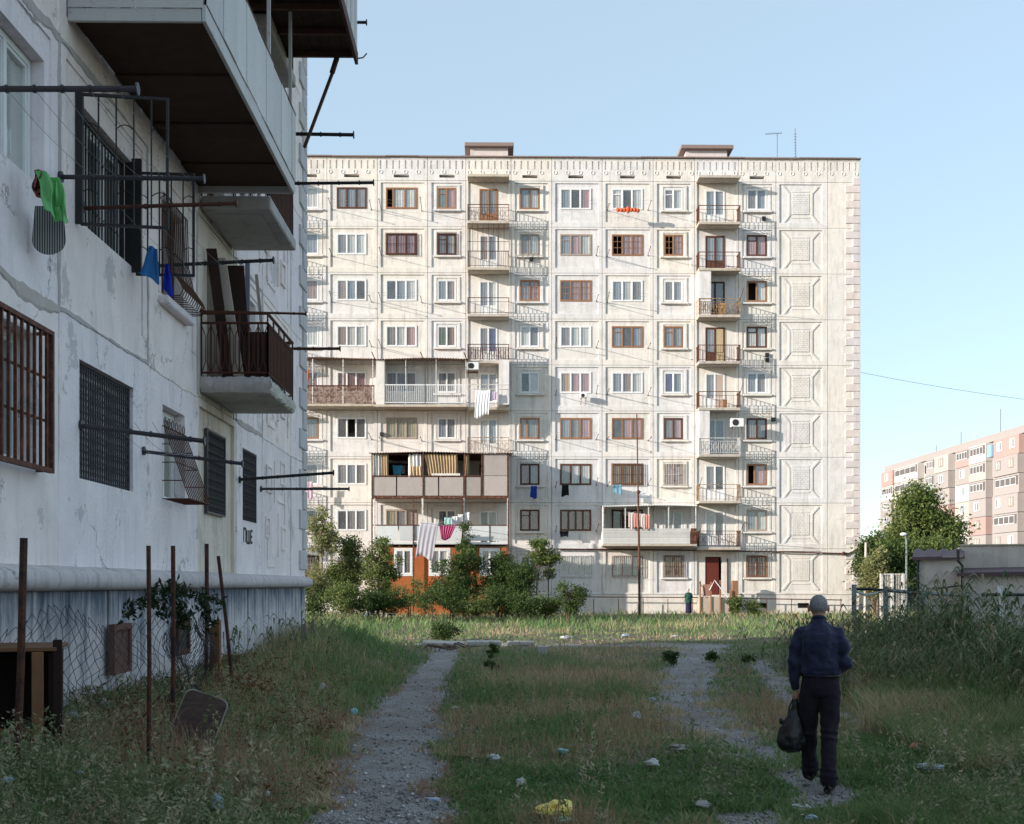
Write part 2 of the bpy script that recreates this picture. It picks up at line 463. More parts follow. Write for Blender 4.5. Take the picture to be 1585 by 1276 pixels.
WM = {}
def frame_mesh(w, h, sash, style=''):
    key = (round(w, 2), round(h, 2), tuple(sash), style)
    if key in WM: return WM[key]
    q = MB(); t = 0.065; n = len(sash)
    q.frame(0, w, 0, h, t, 0.0, 0.08)
    tot = float(sum(sash)); x = t; iw = w - 2 * t; cells = []
    for i, s in enumerate(sash):
        x1 = x + iw * s / tot
        cells.append((x + (0.02 if i else 0), x1 - (0.02 if i < n - 1 else 0)))
        if i < n - 1: q.box(x1 - 0.035, x1 + 0.035, -0.006, 0.074, t, h - t)
        x = x1
    lo = t
    if 'k' in style: q.box(t, w - t, 0.02, 0.06, t, t + 0.62); lo = t + 0.62
    for i, (c0, c1) in enumerate(cells):
        q.frame(c0 + 0.001, c1 - 0.001, lo + 0.001, h - t - 0.001, 0.035, 0.012, 0.062)
        if 'm' in style:
            xm = (c0 + c1) / 2; q.box(xm - 0.013, xm + 0.013, 0.02, 0.05, lo + 0.03, h - t - 0.03)
            for f_ in (0.36, 0.68): q.box(c0 + 0.03, c1 - 0.03, 0.022, 0.048, lo + (h - t - lo) * f_ - 0.013, lo + (h - t - lo) * f_ + 0.013)
        if 'v' in style and i == 0: q.box(c0 + 0.03, c1 - 0.03, 0.013, 0.059, h * 0.70, h * 0.70 + 0.05)
    WM[key] = (q.mesh('window_frame', [None]), cells, lo, t)
    WM[key][0].materials.clear(); WM[key][0].materials.append(M_white)
    return WM[key]
def pane_mesh(w, h):
    key = ('pane', round(w, 2), round(h, 2))
    if key not in WM:
        WM[key] = MB().box(0, round(w, 2), 0, 0.008, 0, round(h, 2)).mesh('pane', M_glass)
    return WM[key]
def curtain_mesh(w, h, seed=0):
    key = ('cur', round(w, 2), round(h, 2), seed % 3)
    if key not in WM:
        rg = random.Random(seed % 3 + 5); n = max(8, int(w / 0.035)); vs = []; fs = []; ph = rg.random() * 6
        for i in range(n + 1):
            x = w * i / n; y = 0.018 * math.sin(ph + i * 1.35) + 0.012 * math.sin(i * 0.61 + ph * 2)
            vs += [(x, y, 0), (x * 0.99 + 0.004, y * 0.6, h)]
        for i in range(n): fs.append((2 * i, 2 * i + 2, 2 * i + 3, 2 * i + 1))
        q = MB(); q.add(vs, fs); WM[key] = q.mesh('curtain', M_white, smooth=True)
    return WM[key]

def window(root, a0, z0, w, h, spec, b=0.13, name='window'):
    """spec 'frame:contents[:style[:sash widths]]' - one letter of contents per sash"""
    ps = spec.split(':'); fm = FRAMES[ps[0]]; cont = ps[1]; style = ps[2] if len(ps) > 2 else ''
    sash = [float(x) for x in ps[3].split(',')] if len(ps) > 3 else [1.0] * len(cont)
    me, cells, lo, t = frame_mesh(w, h, sash, style)
    o = inst(name, me, root, (a0, b, z0), fm)
    for i, (c0, c1) in enumerate(cells):
        k = cont[i]
        if k != 'o':
            inst('pane', pane_mesh(c1 - c0 - 0.06, h - t - lo - 0.06), o, (c0 + 0.03, 0.034, lo + 0.03))
        if k not in 'od':
            inst('curtain', curtain_mesh(c1 - c0, h - 0.1, i + int(a0 * 7)), o, (c0, 0.066 + 0.008 * (i % 2), 0.05), CURT[k])
    return o

# rails: each returns an MB in local coordinates of the balcony slab (x along, y from -depth (outer) to 0)
def rail(w, d, style, h=0.95):
    q = MB(); y = -d + 0.04; z0 = 0.08
    r = 0.02
    for x in (0.03, w - 0.03): q.box(x - r, x + r, y - r, y + r, 0.0, h + (0.0 if style != 'plain' else 0.0))
    q.box(0, w, y - 0.022, y + 0.022, h, h + 0.04)
    q.box(0.05, w - 0.05, y - 0.012, y + 0.012, z0, z0 + 0.025)
    for x in (0.03, w - 0.03):
        q.box(x - 0.02, x + 0.02, y + 0.022, 0, h, h + 0.04); q.box(x - 0.012, x + 0.012, y + 0.022, 0, z0, z0 + 0.025)
        n = 9
        for k in range(1, n): q.box(x - 0.008, x + 0.008, y + (0 - y) * k / n - 0.008, y + (0 - y) * k / n + 0.008, z0 + 0.025, h)
    if style == 'plain':
        q.box(0.05, w - 0.05, y - 0.01, y + 0.01, h - 0.22, h - 0.20)
        n = int(w / 0.42)
        for k in range(1, n): x = w * k / n; q.box(x - 0.007, x + 0.007, y - 0.007, y + 0.007, z0 + 0.025, h - 0.22)
    elif style == 'bars':
        n = int(w / 0.11)
        for k in range(1, n): x = w * k / n; q.box(x - 0.009, x + 0.009, y - 0.009, y + 0.009, z0 + 0.025, h)
    else:
        n = int(w / 0.13); q.box(0.05, w - 0.05, y - 0.011, y + 0.011, h - 0.18, h - 0.155)
        for k in range(1, n):
            x = w * k / n; q.box(x - 0.01, x + 0.01, y - 0.01, y + 0.01, z0 + 0.025, h - 0.18)
        n = int(w / 0.26)
        for k in range(n):
            x = w * (k + 0.5) / n; zc = 0.45
            pts = [(x + 0.11 * math.cos(t), y, zc + 0.2 * math.sin(t)) for t in [2 * math.pi * i / 10 for i in range(11)]]
            q.path(pts, 0.012, 4, caps=False)
            if style == 'heavy':
                q.box(x - 0.1, x - 0.06, y - 0.02, y + 0.02, z0 + 0.025, h - 0.18)
                q.box(x + 0.06, x + 0.1, y - 0.02, y + 0.02, z0 + 0.025, h - 0.18)
    return q
RL = {}
def slab_mesh(w, d, t, mat, rough=0.0, seed=1):
    key = ('slab', round(w, 2), round(d, 2), rough, seed if rough else 0)
    if key in RL: return RL[key]
    rg = random.Random(seed)
    if rough:                                       # broken, lumpy front edge
        n = 40; q = MB(); vs = []; prof = [(0.0, 0.0), (-0.035, 0.03), (-0.04, t * 0.55), (-0.02, t), (0.14, t)]
        vs = []; m = len(prof)
        for i in range(n + 1):
            x = w * i / n; j = rg.random
            for k, (py, pz) in enumerate(prof): vs.append((x, -d + 0.04 + py + (j() - 0.5) * rough * (k < 4), pz + (j() - 0.5) * rough * 0.6 * (0 < k < 4)))
        for i in range(n + 1): vs.append((w * i / n, 0, t)); 
        for i in range(n + 1): vs.append((w * i / n, 0, 0))
        fs = []
        for i in range(n):
            for k in range(m - 1): fs.append((i * m + k, (i + 1) * m + k, (i + 1) * m + k + 1, i * m + k + 1))
            o = (n + 1) * m; fs.append((i * m + m - 1, (i + 1) * m + m - 1, o + i + 1, o + i))
            o2 = o + n + 1; fs.append((i * m, (i + 1) * m, o2 + i + 1, o2 + i))
        for e in (0, n): fs.append(tuple([e * m + k for k in range(m)] + [(n + 1) * m + e, (n + 1) * m + n + 1 + e]))
        q.add(vs, fs); RL[key] = q.mesh('balcony', mat)
    else:
        q = MB().bbox(0, w, -d, 0.0, 0, t, 0.02); q.box(0.25, w - 0.25, -d + 0.2, -0.1, -0.02, -0.0005)
        RL[key] = q.mesh('balcony', mat)
    return RL[key]
def balcony(root, a0, a1, zb, style, railmat, mat, d=1.03, t=0.17, rough=0.0, h=0.95, seed=1, canopy=False):
    o = inst('balcony' if not canopy else 'balcony_canopy', slab_mesh(a1 - a0, d, t, mat, rough, seed), root, (a0, -0.003, zb))
    if style:
        key = ('rail', round(a1 - a0, 2), style, round(d, 2), h)
        if key not in RL: RL[key] = rail(a1 - a0, d, style, h).mesh('railing', M_rust)
        inst('railing', RL[key], o, (0, 0, t), railmat)
    return o

def _q(): pass
def quoins(root, mat, rows, zoff=0.0):
    ql = MB().bbox(-0.86, 0.055, -0.05, 0.35, 0, 0.44, 0.012).mesh('quoin', mat)
    qs = MB().bbox(-0.40, 0.055, -0.05, 0.35, 0, 0.44, 0.012).mesh('quoin', mat)
    for r in rows:
        for k in range(3):
            z = ZB(r) + 0.30 + k * FL / 3 + zoff
            if z > 26.0: continue
            inst('quoin', ql, root, (0, 0, z)); inst('quoin', qs, root, (0, 0, z + FL / 6))

def pole(root, a, z, L=1.45, r=0.03, mat=M_pole, dz=0.0):
    q = MB().tube((0, 0.05, 0), (0, -L, dz), r, 7); q.tube((0, -L - 0.01, dz), (0, -L + 0.02, dz), r * 2.1, 8)
    q.tube((0, -0.02, 0), (0, 0.03, 0), r * 2.3, 6)
    return inst('clothes_pole', q.mesh('clothes_pole', mat), root, (a, 0, z))

# ------------------------------------------------------------------ the far nine-storey block
main = empty('apartment_building', (XC, YM, 0), 0, 'pale nine-storey panel block in low sun with grids of windows, quoins and patched balconies', 'apartment building')
CON = {
 'A': ['w:l', 'w:b', 'w:p', 'w:l', 'w:r', 'o:g', 'w:g', 'w:d', 'n:h'],
 'B': ['n:gbg', 'w:gll', 'w:pbd', 'w:pll', 'w:rrr', 'w:dod', 'w:gbg', 'w:dgg', 'w:ggg'],
 'C': ['o:oll::0.6,1.1,1', 'n:kkk', 'w:dbl', 'w:glk', 'w:gbg', 's:yyy', 'n:ddd', 's:ygp', 'w:ggg'],
 'D': ['o:tk:v', 'n:bl:v', 'w:bp', 'w:tp', 'w:gg', 'w:bg', 'n:dd', 'w:dg', 'w:gg'],
 'F': ['o:bl', 's:gl', 'o:bk:m', 'w:lg', 'w:dl', 'o:gg:: 1,1.8'.replace(' ', ''), 'n:rg', 'n:rr:v', 'w:gg'],
 'G': ['w:bdk', 's:bkl:v', 'o:dkk:m', 'w:gll', 'w:akk', 'o:bgk', 'n:gll', 'n:hhhh', 'w:lll'],
 'H': ['w:ldl:v', 'o:okk:m', 'w:blg', 'o:bdb:v', 'w:bpl', 'o:dkk', 'o:aaa', 'n:ddd', 's:lll'],
 'I': ['w:gl:v', 'o:ok:m', 'w:gb', 'o:bb:v', 'w:nb', 'n:gk', 's:kk', 'w:gg', 's:ya'],
 'K': ['w:gb', 'n:kk:v', 'o:ol', 'n:ll:v', 'w:bg', 'n:gg', 'o:ok::1,1.6', 's:bl', 'o:ll:m'],
 'E': ['o:gg:k', 'w:pb:k', 'w:bl:k', 'w:gn:k', 'w:bg:k', 'w:lb:k', 'n:dd', 'w:dg', ''],
 'J': ['w:bb:k', 'n:bb:k', 'n:bg:k', 'n:ba:k', 'w:bb:k', 'w:bb', 'w:gd:k', 'w:lg:k', ''],
 'X': ['w:bb:k'] * 8 + [''],
}
for cn, (l, r, kind, wl, wr) in COLS.items():
    for row in range(9):
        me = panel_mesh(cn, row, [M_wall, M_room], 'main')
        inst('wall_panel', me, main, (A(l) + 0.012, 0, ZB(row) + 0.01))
        if not wl or cn == 'X': continue
        sp = CON[cn][row]
        if not sp: continue
        w = A(wr) - A(wl)
        if kind == 'balcony': window(main, A(wl), ZB(row) + 0.1, w, 2.22, sp, 0.03, 'balcony_door')
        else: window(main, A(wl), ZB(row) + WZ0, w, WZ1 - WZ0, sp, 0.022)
    me, xs = frieze_mesh(cn, [M_wall, M_room], 'main')
    inst('frieze_panel', me, main, (A(l) + 0.012, -0.01, 26.37))
    if cn == 'pier': ros = []
    for x in xs:
        rm = WM.get('roundel')
        if rm is None:
            q = MB()
            q.path([(0.105 * math.cos(t), 0, 0.105 * math.sin(t)) for t in [2 * math.pi * i / 10 for i in range(11)]], 0.03, 5, caps=False)
            rm = WM['roundel'] = q.mesh('frieze_roundel', M_wall)
        inst('frieze_roundel', rm, main, (A(l) + 0.012 + x, -0.01, 26.37 + 0.50))
# sills under the small windows
for cn in 'AFDIK':
    l, r, kind, wl, wr = COLS[cn]; w = A(wr) - A(wl)
    me = MB().bbox(-0.22, w + 0.30, -0.12, 0.08, -0.16, -0.05, 0.015).mesh('window_sill', M_wall)
    for row in range(9): inst('window_sill', me, main, (A(wl), 0, ZB(row) + WZ0))
# cast relief of the blind bay
def thick_line(q, pts, t, y0, y1):
    """mitred strip of width t along (x, z) points"""
    P = [Vector(p) for p in pts]; L = []; Rr = []
    for i, p in enumerate(P):
        d0 = (p - P[i - 1]).normalized() if i else (P[1] - p).normalized()
        d1 = (P[i + 1] - p).normalized() if i < len(P) - 1 else d0
        nrm = Vector((-(d0 + d1).y, (d0 + d1).x)).normalized(); c = max(0.4, nrm.dot(Vector((-d0.y, d0.x))))
        L.append(p + nrm * t / 2 / c); Rr.append(p - nrm * t / 2 / c)
    for i in range(len(P) - 1): q.prism([tuple(Rr[i]), tuple(Rr[i + 1]), tuple(L[i + 1]), tuple(L[i])], y0, y1)
l, r = COLS['L'][0], COLS['L'][1]; cw = A(r) - A(l) - 0.15
br = []
for sgn in (-1, 1):
    q = MB()
    for off, yy in ((0.0, 0.022), (0.13, 0.036)):
        thick_line(q, [(sgn * (1.10 - off), 1.10 - off * 0.2), (sgn * (0.70 - off * 0.6), 0.66 - off * 0.3), (sgn * (0.70 - off * 0.6), -0.70 + off * 0.3), (sgn * (1.10 - off), -1.18 + off * 0.2)], 0.10 if off == 0 else 0.06, yy, 0.075)
    br.append(q.mesh('relief_bracket', M_wall))
tb = []
for z in (0.78, -0.80):
    q = MB(); thick_line(q, [(-0.56, z), (0.56, z)], 0.07, 0.035, 0.075); tb.append(q.mesh('relief_strip', M_wall))
for row in range(9):
    c = (A(l) + cw / 2, 0, ZB(row) + 1.46)
    for b_ in br: inst('relief_bracket', b_, main, c)
    for b_ in tb: inst('relief_strip', b_, main, c)
quoins(main, M_quoin, range(9))
# balconies of the two regular stacks
JR = ['plain', 'plain', 'ornate', 'bars', 'plain', 'ornate', 'plain', 'ornate']
JM = [M_rust2, M_rust2, M_lrail, M_rust2, M_rust2, M_wrail, M_lrail, M_rust2]
ER = ['ornate', 'bars', 'plain', 'heavy', None, 'ornate']
EM = [M_rust2, M_rust, M_rust2, M_rust, None, M_lrail]
for cn, RS, MS in (('J', JR, JM), ('E', ER, EM), ('X', JR, JM)):
    a0, a1 = {'J': (A(1077), A(1141)), 'E': (A(724), A(788)), 'X': (A(382), A(446))}[cn]
    balcony(main, a0, a1, ZB(-1) - 0.10, None, None, M_slab, canopy=True)
    for row, stl in enumerate(RS):
        balcony(main, a0, a1, ZB(row) - 0.10, stl, MS[row], M_slab)
# cage of bars over the second balcony of the E stack
q = MB(); a0, a1 = A(724), A(788)
for k in range(9): x = a0 + (a1 - a0) * k / 8; q.box(x - 0.012, x + 0.012, -1.0, -0.976, ZB(1) + 1.06, ZB(0) - 0.1)
for z in (1.6, 2.4): q.box(a0, a1, -1.0, -0.98, ZB(1) + z, ZB(1) + z + 0.025)
q.build('balcony_grille', M_rust, main)
# bodies: mass of the building behind its panels
AL = A(300)
MB().box(AL, 0.0, 0.64, 12.0, 0, 27.72).build('building_core', M_wall, main)
MB().box(A(380) - 0.0, 0.0, 0.03, 0.64, 0, 1.145).build('plinth', M_wall, main)
MB().box(AL, A(380) - 0.02, 0.03, 0.64, 0, 27.7).build('side_wall', M_wall, main)
M_cap = simple('roof_edge_metal', (0.24, 0.18, 0.16), 0.7)
q = MB(); x = A(380)
rg = random.Random(3)
while x < 0.05:
    x2 = min(0.08, x + 2.0 + rg.random() * 2); dz = rg.random() * 0.03
    q.box(x, x2, -0.14, 12.0, 27.76 + dz, 27.83 + dz); x = x2 + 0.01
q.build('roof_edge', M_cap, main)
for (p0, p1, py0, py1, Y0) in ((719, 795, 225, 244, 73.2), (1053, 1134, 227, 245, 73.2)):
    x0, x1 = wx(p0, Y0) - XC, wx(p1, Y0) - XC; zt = wz(py0, 15, Y0)
    o = MB().box(x0 + 0.35, x1 - 0.35, 1.2, 5.2, 27.7, zt - 0.25).build('lift_house', M_quoin, main)
    MB().bbox(x0, x1, 0.9, 5.5, zt - 0.25, zt, 0.03).build('lift_house_roof', M_cap, main)
# brick panels / kick walls of some balconies
M_blue_wall = simple('pale_wall', (0.60, 0.60, 0.60), 0.8)
for row, s0, s1 in ((2, 1077, 1096), (5, 1077, 1094)):
    MB().box(A(s0) + 0.03, A(s1), -0.98, -0.06, ZB(row) + 0.08, ZB(row - 1) - 0.11).build('balcony_side_wall', M_wall, main)
MB().box(A(1108), A(1124), 0.045, 0.058, ZB(3) + 0.1, ZB(3) + 2.3).build('tan_wall_patch', simple('tan_plaster', (0.45, 0.36, 0.22)), main)
MB().box(A(1108), A(1124), 0.045, 0.125, ZB(4) + 0.1, ZB(4) + 2.3).build('brick_infill', simple('pinkish_brick', (0.42, 0.33, 0.28), var=0.3, scale=14), main)

# entrance: dark red metal door at the foot of the J stack
MB().bbox(A(1090) + 0.0, A(1113), 0.10, 0.16, ZB(8) - 0.1, ZB(8) + 2.26, 0.01).build('entrance_door', simple('oxide_red_door', (0.13, 0.028, 0.02), 0.6), main)
MB().box(A(1126) - 0.02, A(1127), -0.02, 0.1, ZB(8) + 0.1, ZB(8) + 2.2).build('drain_pipe', M_rust, main)

# grilles on some ground floor windows
def grille(root, a0, z0, w, h, mat, nb=9, b=-0.05, hz=(0.02, 0.5, 0.98), tilt=0.0, t=0.011):
    q = MB()
    for k in range(nb + 1):
        x = w * k / nb; q.box(x - t, x + t, -t, t, 0, h)
    for f in hz: q.box(-t, w + t, -t - 0.003, t + 0.003, h * f - t, h * f + t)
    return inst('window_grille', q.mesh('window_grille', mat), root, (a0, b, z0))
for cn, row, mat, nb in (('G', 8, M_wrail, 14), ('H', 8, M_wrail, 16), ('I', 8, M_rust, 9), ('K', 8, M_rust2, 8), ('H', 6, M_rust2, 16), ('C', 1, M_rust2, 12), ('D', 1, M_rust, 8), ('A', 8, M_rust, 8), ('I', 6, M_wrail, 8)):
    l, r, kind, wl, wr = COLS[cn]
    grille(main, A(wl) - 0.03, ZB(row) + WZ0 - 0.03, A(wr) - A(wl) + 0.06, WZ1 - WZ0 + 0.06, mat, nb)

# clothes poles beside the windows; their long shadows rake the wall
rg = random.Random(11)
for cn in 'BCGH':
    l, r, kind, wl, wr = COLS[cn]
    for row in range(0, 8):
        if (cn in 'BC' and row in (4, 6, 7)) or (cn in 'H' and row in (7,)): continue
        for px in (wl - 7, wr + 8):
            if rg.random() < 0.25: continue
            pole(main, A(px), ZB(row) + WZ0 + 0.02 - rg.random() * 0.15, 1.1 + rg.random() * 0.5, 0.017, M_rust, dz=rg.random() * 0.35)
for row in range(0, 8):
    for px in (1078, 1140):
        if rg.random() < 0.6:
            q = MB().tube((0, 0, 0), (0, -1.0, 0.5), 0.016, 5); inst('clothes_pole', q.mesh('clothes_pole', M_rust), main, (A(px), -1.0, ZB(row) + 0.9))
# gas pipe along the front, and the low pipe on stands
zp = lambda py: wz(py, 12, YM - 0.3)
q = MB().path([(A(862), -0.12, zp(850)), (A(1080), -0.12, zp(852)), (A(1200), -0.12, zp(854)), (A(1312), -0.12, zp(857)), (A(1321), -0.12, zp(853)), (A(1322), 0.1, zp(852))], 0.045, 6)
q.ell((A(1305), -0.14, zp(857)), (0.13, 0.1, 0.13), 8, 6)
q.build('gas_pipe', M_rust, main)
q = MB().path([(A(868), -0.5, zp(924)), (A(1070), -0.5, zp(925)), (A(1150), -0.5, zp(926.5)), (A(1300), -0.5, zp(929))], 0.035, 6)
for px in range(880, 1300, 38):
    if not 1085 < px < 1150: q.tube((A(px), -0.5, 0), (A(px), -0.5, zp(927)), 0.025, 5)
q.build('low_pipe', M_rust, main)
for px in (1180, 1244): MB().box(A(px) - 0.35, A(px) + 0.3, 0.015, 0.2, 0.35, 0.65).build('cellar_vent', M_room, main)

# small dark flue holes and boxes under some windows
for px, py in ((822, 402), (1182, 338), (1187, 549), (1187, 557), (591, 673), (1197, 649)):
    z = wz(py, 12, YM); a = A(px); MB().bbox(a - 0.11, a + 0.11, -0.12, 0.05, z - 0.13, z + 0.10, 0.01).build('flue_box', M_black, main)
# leaning iron hooks and thin lines between poles
rg = random.Random(21)
for cn in 'BCGH':
    l, r, kind, wl, wr = COLS[cn]
    for row in (0, 2, 5):
        q = MB()
        for n_ in (0.5, 0.9): q.path([(A(wl - 7), -n_, ZB(row) + 1.2 + 0.2 * n_), (A((wl + wr) / 2), -n_, ZB(row) + 1.12 + 0.15 * n_), (A(wr + 8), -n_, ZB(row) + 1.2 + 0.2 * n_)], 0.006, 3, caps=False)
        q.build('drying_line', M_wirey, main)
cb0 = Vector((0.0, 0.2, wz(575, 21, YM)))
q = MB(); q.path([cb0 + Vector((40 * t, -6 * t, -3.0 * t - 3.2 * 4 * t * (1 - t) * 0.5)) for t in [i / 16 for i in range(17)]], 0.010, 4, caps=False)
q.build('overhead_cable', M_black, main)

# ------------------------------------------------------------------ the near block on the left (same system, seen along its front)
XW = -4.5
YC = XW / T(472)                         # its far corner
ZL = 0.67
left = empty('near_apartment_building', (XW, YC, ZL), R(90), 'weathered grey-white panel block in shade at close range, front with barred windows and overhanging balconies', 'apartment building')
def al(px): return XW / T(px) - YC       # along the front (local a) of a point on the wall seen at px
def lb(y): return y - YC
def zl(py, px, out=0.0):                 # local z of a point on (or `out` metres in front of) the wall
    X = XW + out; Y = X / T(px); return wz(py, X, Y) - ZL

# panels: bottom six rows with their openings, the rest plain
G_LOW = COLS['G']; G_UP = (854, 932, 'big', 877, 923)      # the upper window sits a little further right
LC = ['pier', 'L', 'K', 'J', 'I', 'H', 'G']
for cn in LC + ['F', 'E']:
    l, r, kind, wl, wr = COLS[cn]
    for row in range(9):
        if cn == 'G': COLS['G'] = G_UP if row < 8 else G_LOW
        me = panel_mesh(cn if (row >= 3 or cn in ('pier', 'L')) else cn, row if not (cn == 'J' and row == 8) else 8, [M_lwall, M_room], 'left') if not (cn == 'J' and row == 8) else None
        if me is None:
            w = A(r) - A(l) - 0.025; a0 = A(wl) - A(l)
            me = relief(w, FL - 0.02, [(0.14, w - 0.14, 0.12, 2.66, 0.06, 0), (a0, a0 + 1.22, WZ0, WZ1, 0.62, 1)], 0.0, 0.28, [M_lwall, M_room])
        o_ = inst('wall_panel', me, left, (A(l) + 0.012, 0, ZB(row) + 0.01))
        if cn == 'J' and row >= 5: o_.material_slots[0].link = 'OBJECT'; o_.material_slots[0].material = M_cream
    me, xs = frieze_mesh(cn, [M_lwall, M_room], 'left')
    inst('frieze_panel', me, left, (A(l) + 0.012, -0.01, 26.37))
MB().box(-75, 0.0, 0.64, 12.0, -0.3, 27.72).build('building_core', M_lwall, left)
MB().box(-75, A(721) - 0.02, 0.02, 0.64, -0.3, 27.7).build('side_wall', M_lwall, left)
MB().box(-75, 0.1, -0.12, 12.1, 27.76, 27.84).build('roof_edge', M_cap, left)
quoins(left, M_lquoin, range(9))
# plinth with its rolled moulding
M_mould = concrete_panel('grimy_moulding', (0.60, 0.545, 0.545), (0.22, 0.20, 0.205), 0.9, 0.9, 2.5)
def blue_plinth():
    s = NT('blue_washed_plinth'); p = s.pos(); ps = s.pos((1, 1, 0.12))
    st = s.noise(ps, 7.5, 6, 0.7); mid = s.noise(p, 1.1, 5, 0.6); sm = s.noise(p, 18, 5, 0.7)
    sep = s.n('ShaderNodeSeparateXYZ'); s.l(p, sep.inputs[0])
    up = s.math('MULTIPLY', s.math('SUBTRACT', sep.outputs[2], 1.05), 1.6, True)     # the blue wash was slapped on below the moulding
    f = s.ramp(s.math('ADD', s.math('MULTIPLY', st, 0.6), s.math('ADD', s.math('MULTIPLY', mid, 0.4), s.math('MULTIPLY', up, 0.16))), [(0.48, 0.0), (0.68, 1.0)])
    c = s.mix(f, (0.60, 0.56, 0.57), (0.13, 0.155, 0.205))
    g = s.ramp(sm, [(0.55, 0.0), (0.7, 1.0)])
    c = s.mix(s.math('MULTIPLY', g, 0.55), c, (0.19, 0.18, 0.19))
    s.bump(sm, 0.4, 0.02)
    return s.fin(c, 0.9, 0.15)
M_plinth = blue_plinth()
a = -30.0; me_p = {}
rg = random.Random(4)
ws = []
while a < -0.02:
    w = min(rg.choice([0.36, 0.52, 0.74, 0.9]), -a)
    MB().bbox(a + 0.014, a + w - 0.014, -0.03 + rg.random() * 0.03, 0.5, -0.62, 1.045, 0.012).build('plinth_panel', M_plinth, left)
    a += w
MB().box(-75, -30.0, 0.0, 0.5, -0.62, 1.045).build('plinth', M_plinth, left)
q = MB(); n = 30; prof = [(0.02, 1.04), (-0.10, 1.05), (-0.165, 1.08), (-0.185, 1.15), (-0.165, 1.23), (-0.11, 1.27), (-0.04, 1.29), (0.02, 1.31)]
N = 90
for i in range(N + 1):
    x = -30 + 30.07 * i / N
    for (y, z) in prof: q.v.append((x, y + (rg.random() - 0.5) * 0.012 * (y < 0), z + (rg.random() - 0.5) * 0.008))
m = len(prof)
for i in range(N):
    for k in range(m - 1): q.f.append((i * m + k, (i + 1) * m + k, (i + 1) * m + k + 1, i * m + k + 1)); q.mi.append(0)
q.f.append(tuple(range(N * m, N * m + m))); q.mi.append(0)
q.build('plinth_moulding', M_mould, left, smooth=True)
# return of the moulding round the corner
MB().bbox(-0.02, 0.07, -0.1, 12.0, 1.05, 1.28, 0.03).build('plinth_moulding', M_lwall, left)

# relief of squares and bars in the blind bay
ca = (al(405) + al(447)) / 2
SQ = [(-1.05, 0.35, 0.55, 0.55), (0.45, 0.62, 0.5, 0.5), (-1.15, -0.55, 0.42, 0.42), (0.55, -0.75, 0.5, 0.5)]
q = MB(); D = -0.022
for (x, z, w, h) in SQ: q.frame(x, x + w, z, z + h, 0.05, D, 0.062)
for pts in ([(-0.2, 0.2), (-0.2, 1.05)], [(0.2, -0.9), (0.2, 0.0)], [(-0.95, -1.15), (-0.95, -0.3)], [(0.95, -0.2), (0.95, 0.5)], [(-0.2, -1.1), (-0.95, -1.1)], [(0.2, 0.25), (0.95, 0.25)]):
    thick_line(q, pts, 0.05, D, 0.062)
me = q.mesh('wall_relief', M_lwall)
for row in range(9): inst('wall_relief', me, left, (ca, 0, ZB(row) + 1.42))

# sills
for cn in 'IKF':
    l, r, kind, wl, wr = COLS[cn]; w = A(wr) - A(wl)
    me = MB().bbox(-0.12, w + 0.14, -0.12, 0.08, -0.17, -0.05, 0.02).mesh('window_sill', M_lwall)
    for row in range(8): inst('window_sill', me, left, (A(wl), 0, ZB(row) + WZ0))

LCON = {'G': ['w:gbg'] * 7 + ['w:ygl', 'w:bab'], 'H': ['w:gbg'] * 7 + ['w:gdg', 'w:ddd'], 'I': ['w:gb'] * 7 + ['n:dd', 'w:gy:v'],
        'K': ['w:gb'] * 7 + ['w:gb', 'n:dd'], 'J': ['n:dd:k'] * 7 + ['', 'n:dd'], 'F': ['w:gb'] * 9}
for cn, cc in LCON.items():
    l, r, kind, wl, wr = COLS[cn]
    for row in range(2, 9):
        if cn == 'G': wl, wr = (G_UP if row < 8 else G_LOW)[3:]
        if not cc[row]: continue
        sp = cc[row].replace('o', 'd')
        if kind == 'balcony' and row < 8: window(left, A(wl), ZB(row) + 0.1, A(wr) - A(wl), 2.22, sp, 0.2, 'balcony_door')
        else: window(left, A(wl), ZB(row) + WZ0, (A(wr) - A(wl)) if kind != 'balcony' else 1.22, WZ1 - WZ0, sp, 0.15)

def wbox(cn, row):
    l, r, kind, wl, wr = COLS[cn]; return A(wl), ZB(row) + WZ0, (A(wr) - A(wl)) if kind != 'balcony' else 1.22, WZ1 - WZ0
# W1: rust-red frame grille standing proud
a0, z0, w, h = wbox('G', 8)
q = MB(); t = 0.022; a0 -= 0.1; w += 0.2; z0 -= 0.05; h += 0.1
q.frame(a0, a0 + w, z0, z0 + h, 0.045, -0.17, -0.12)
nb = 14
for k in range(1, nb): x = a0 + w * k / nb; q.box(x - 0.013, x + 0.013, -0.16, -0.134, z0 + 0.045, z0 + h - 0.045)
for f in (0.36, 0.66): q.box(a0, a0 + w, -0.132, -0.118, z0 + h * f - 0.012, z0 + h * f + 0.012)
for x in (a0 + 0.02, a0 + w - 0.04):
    for z in (z0 + 0.01, z0 + h - 0.04): q.box(x, x + 0.025, -0.12, 0.06, z, z + 0.03)
q.build('window_grille', M_rust2, left)
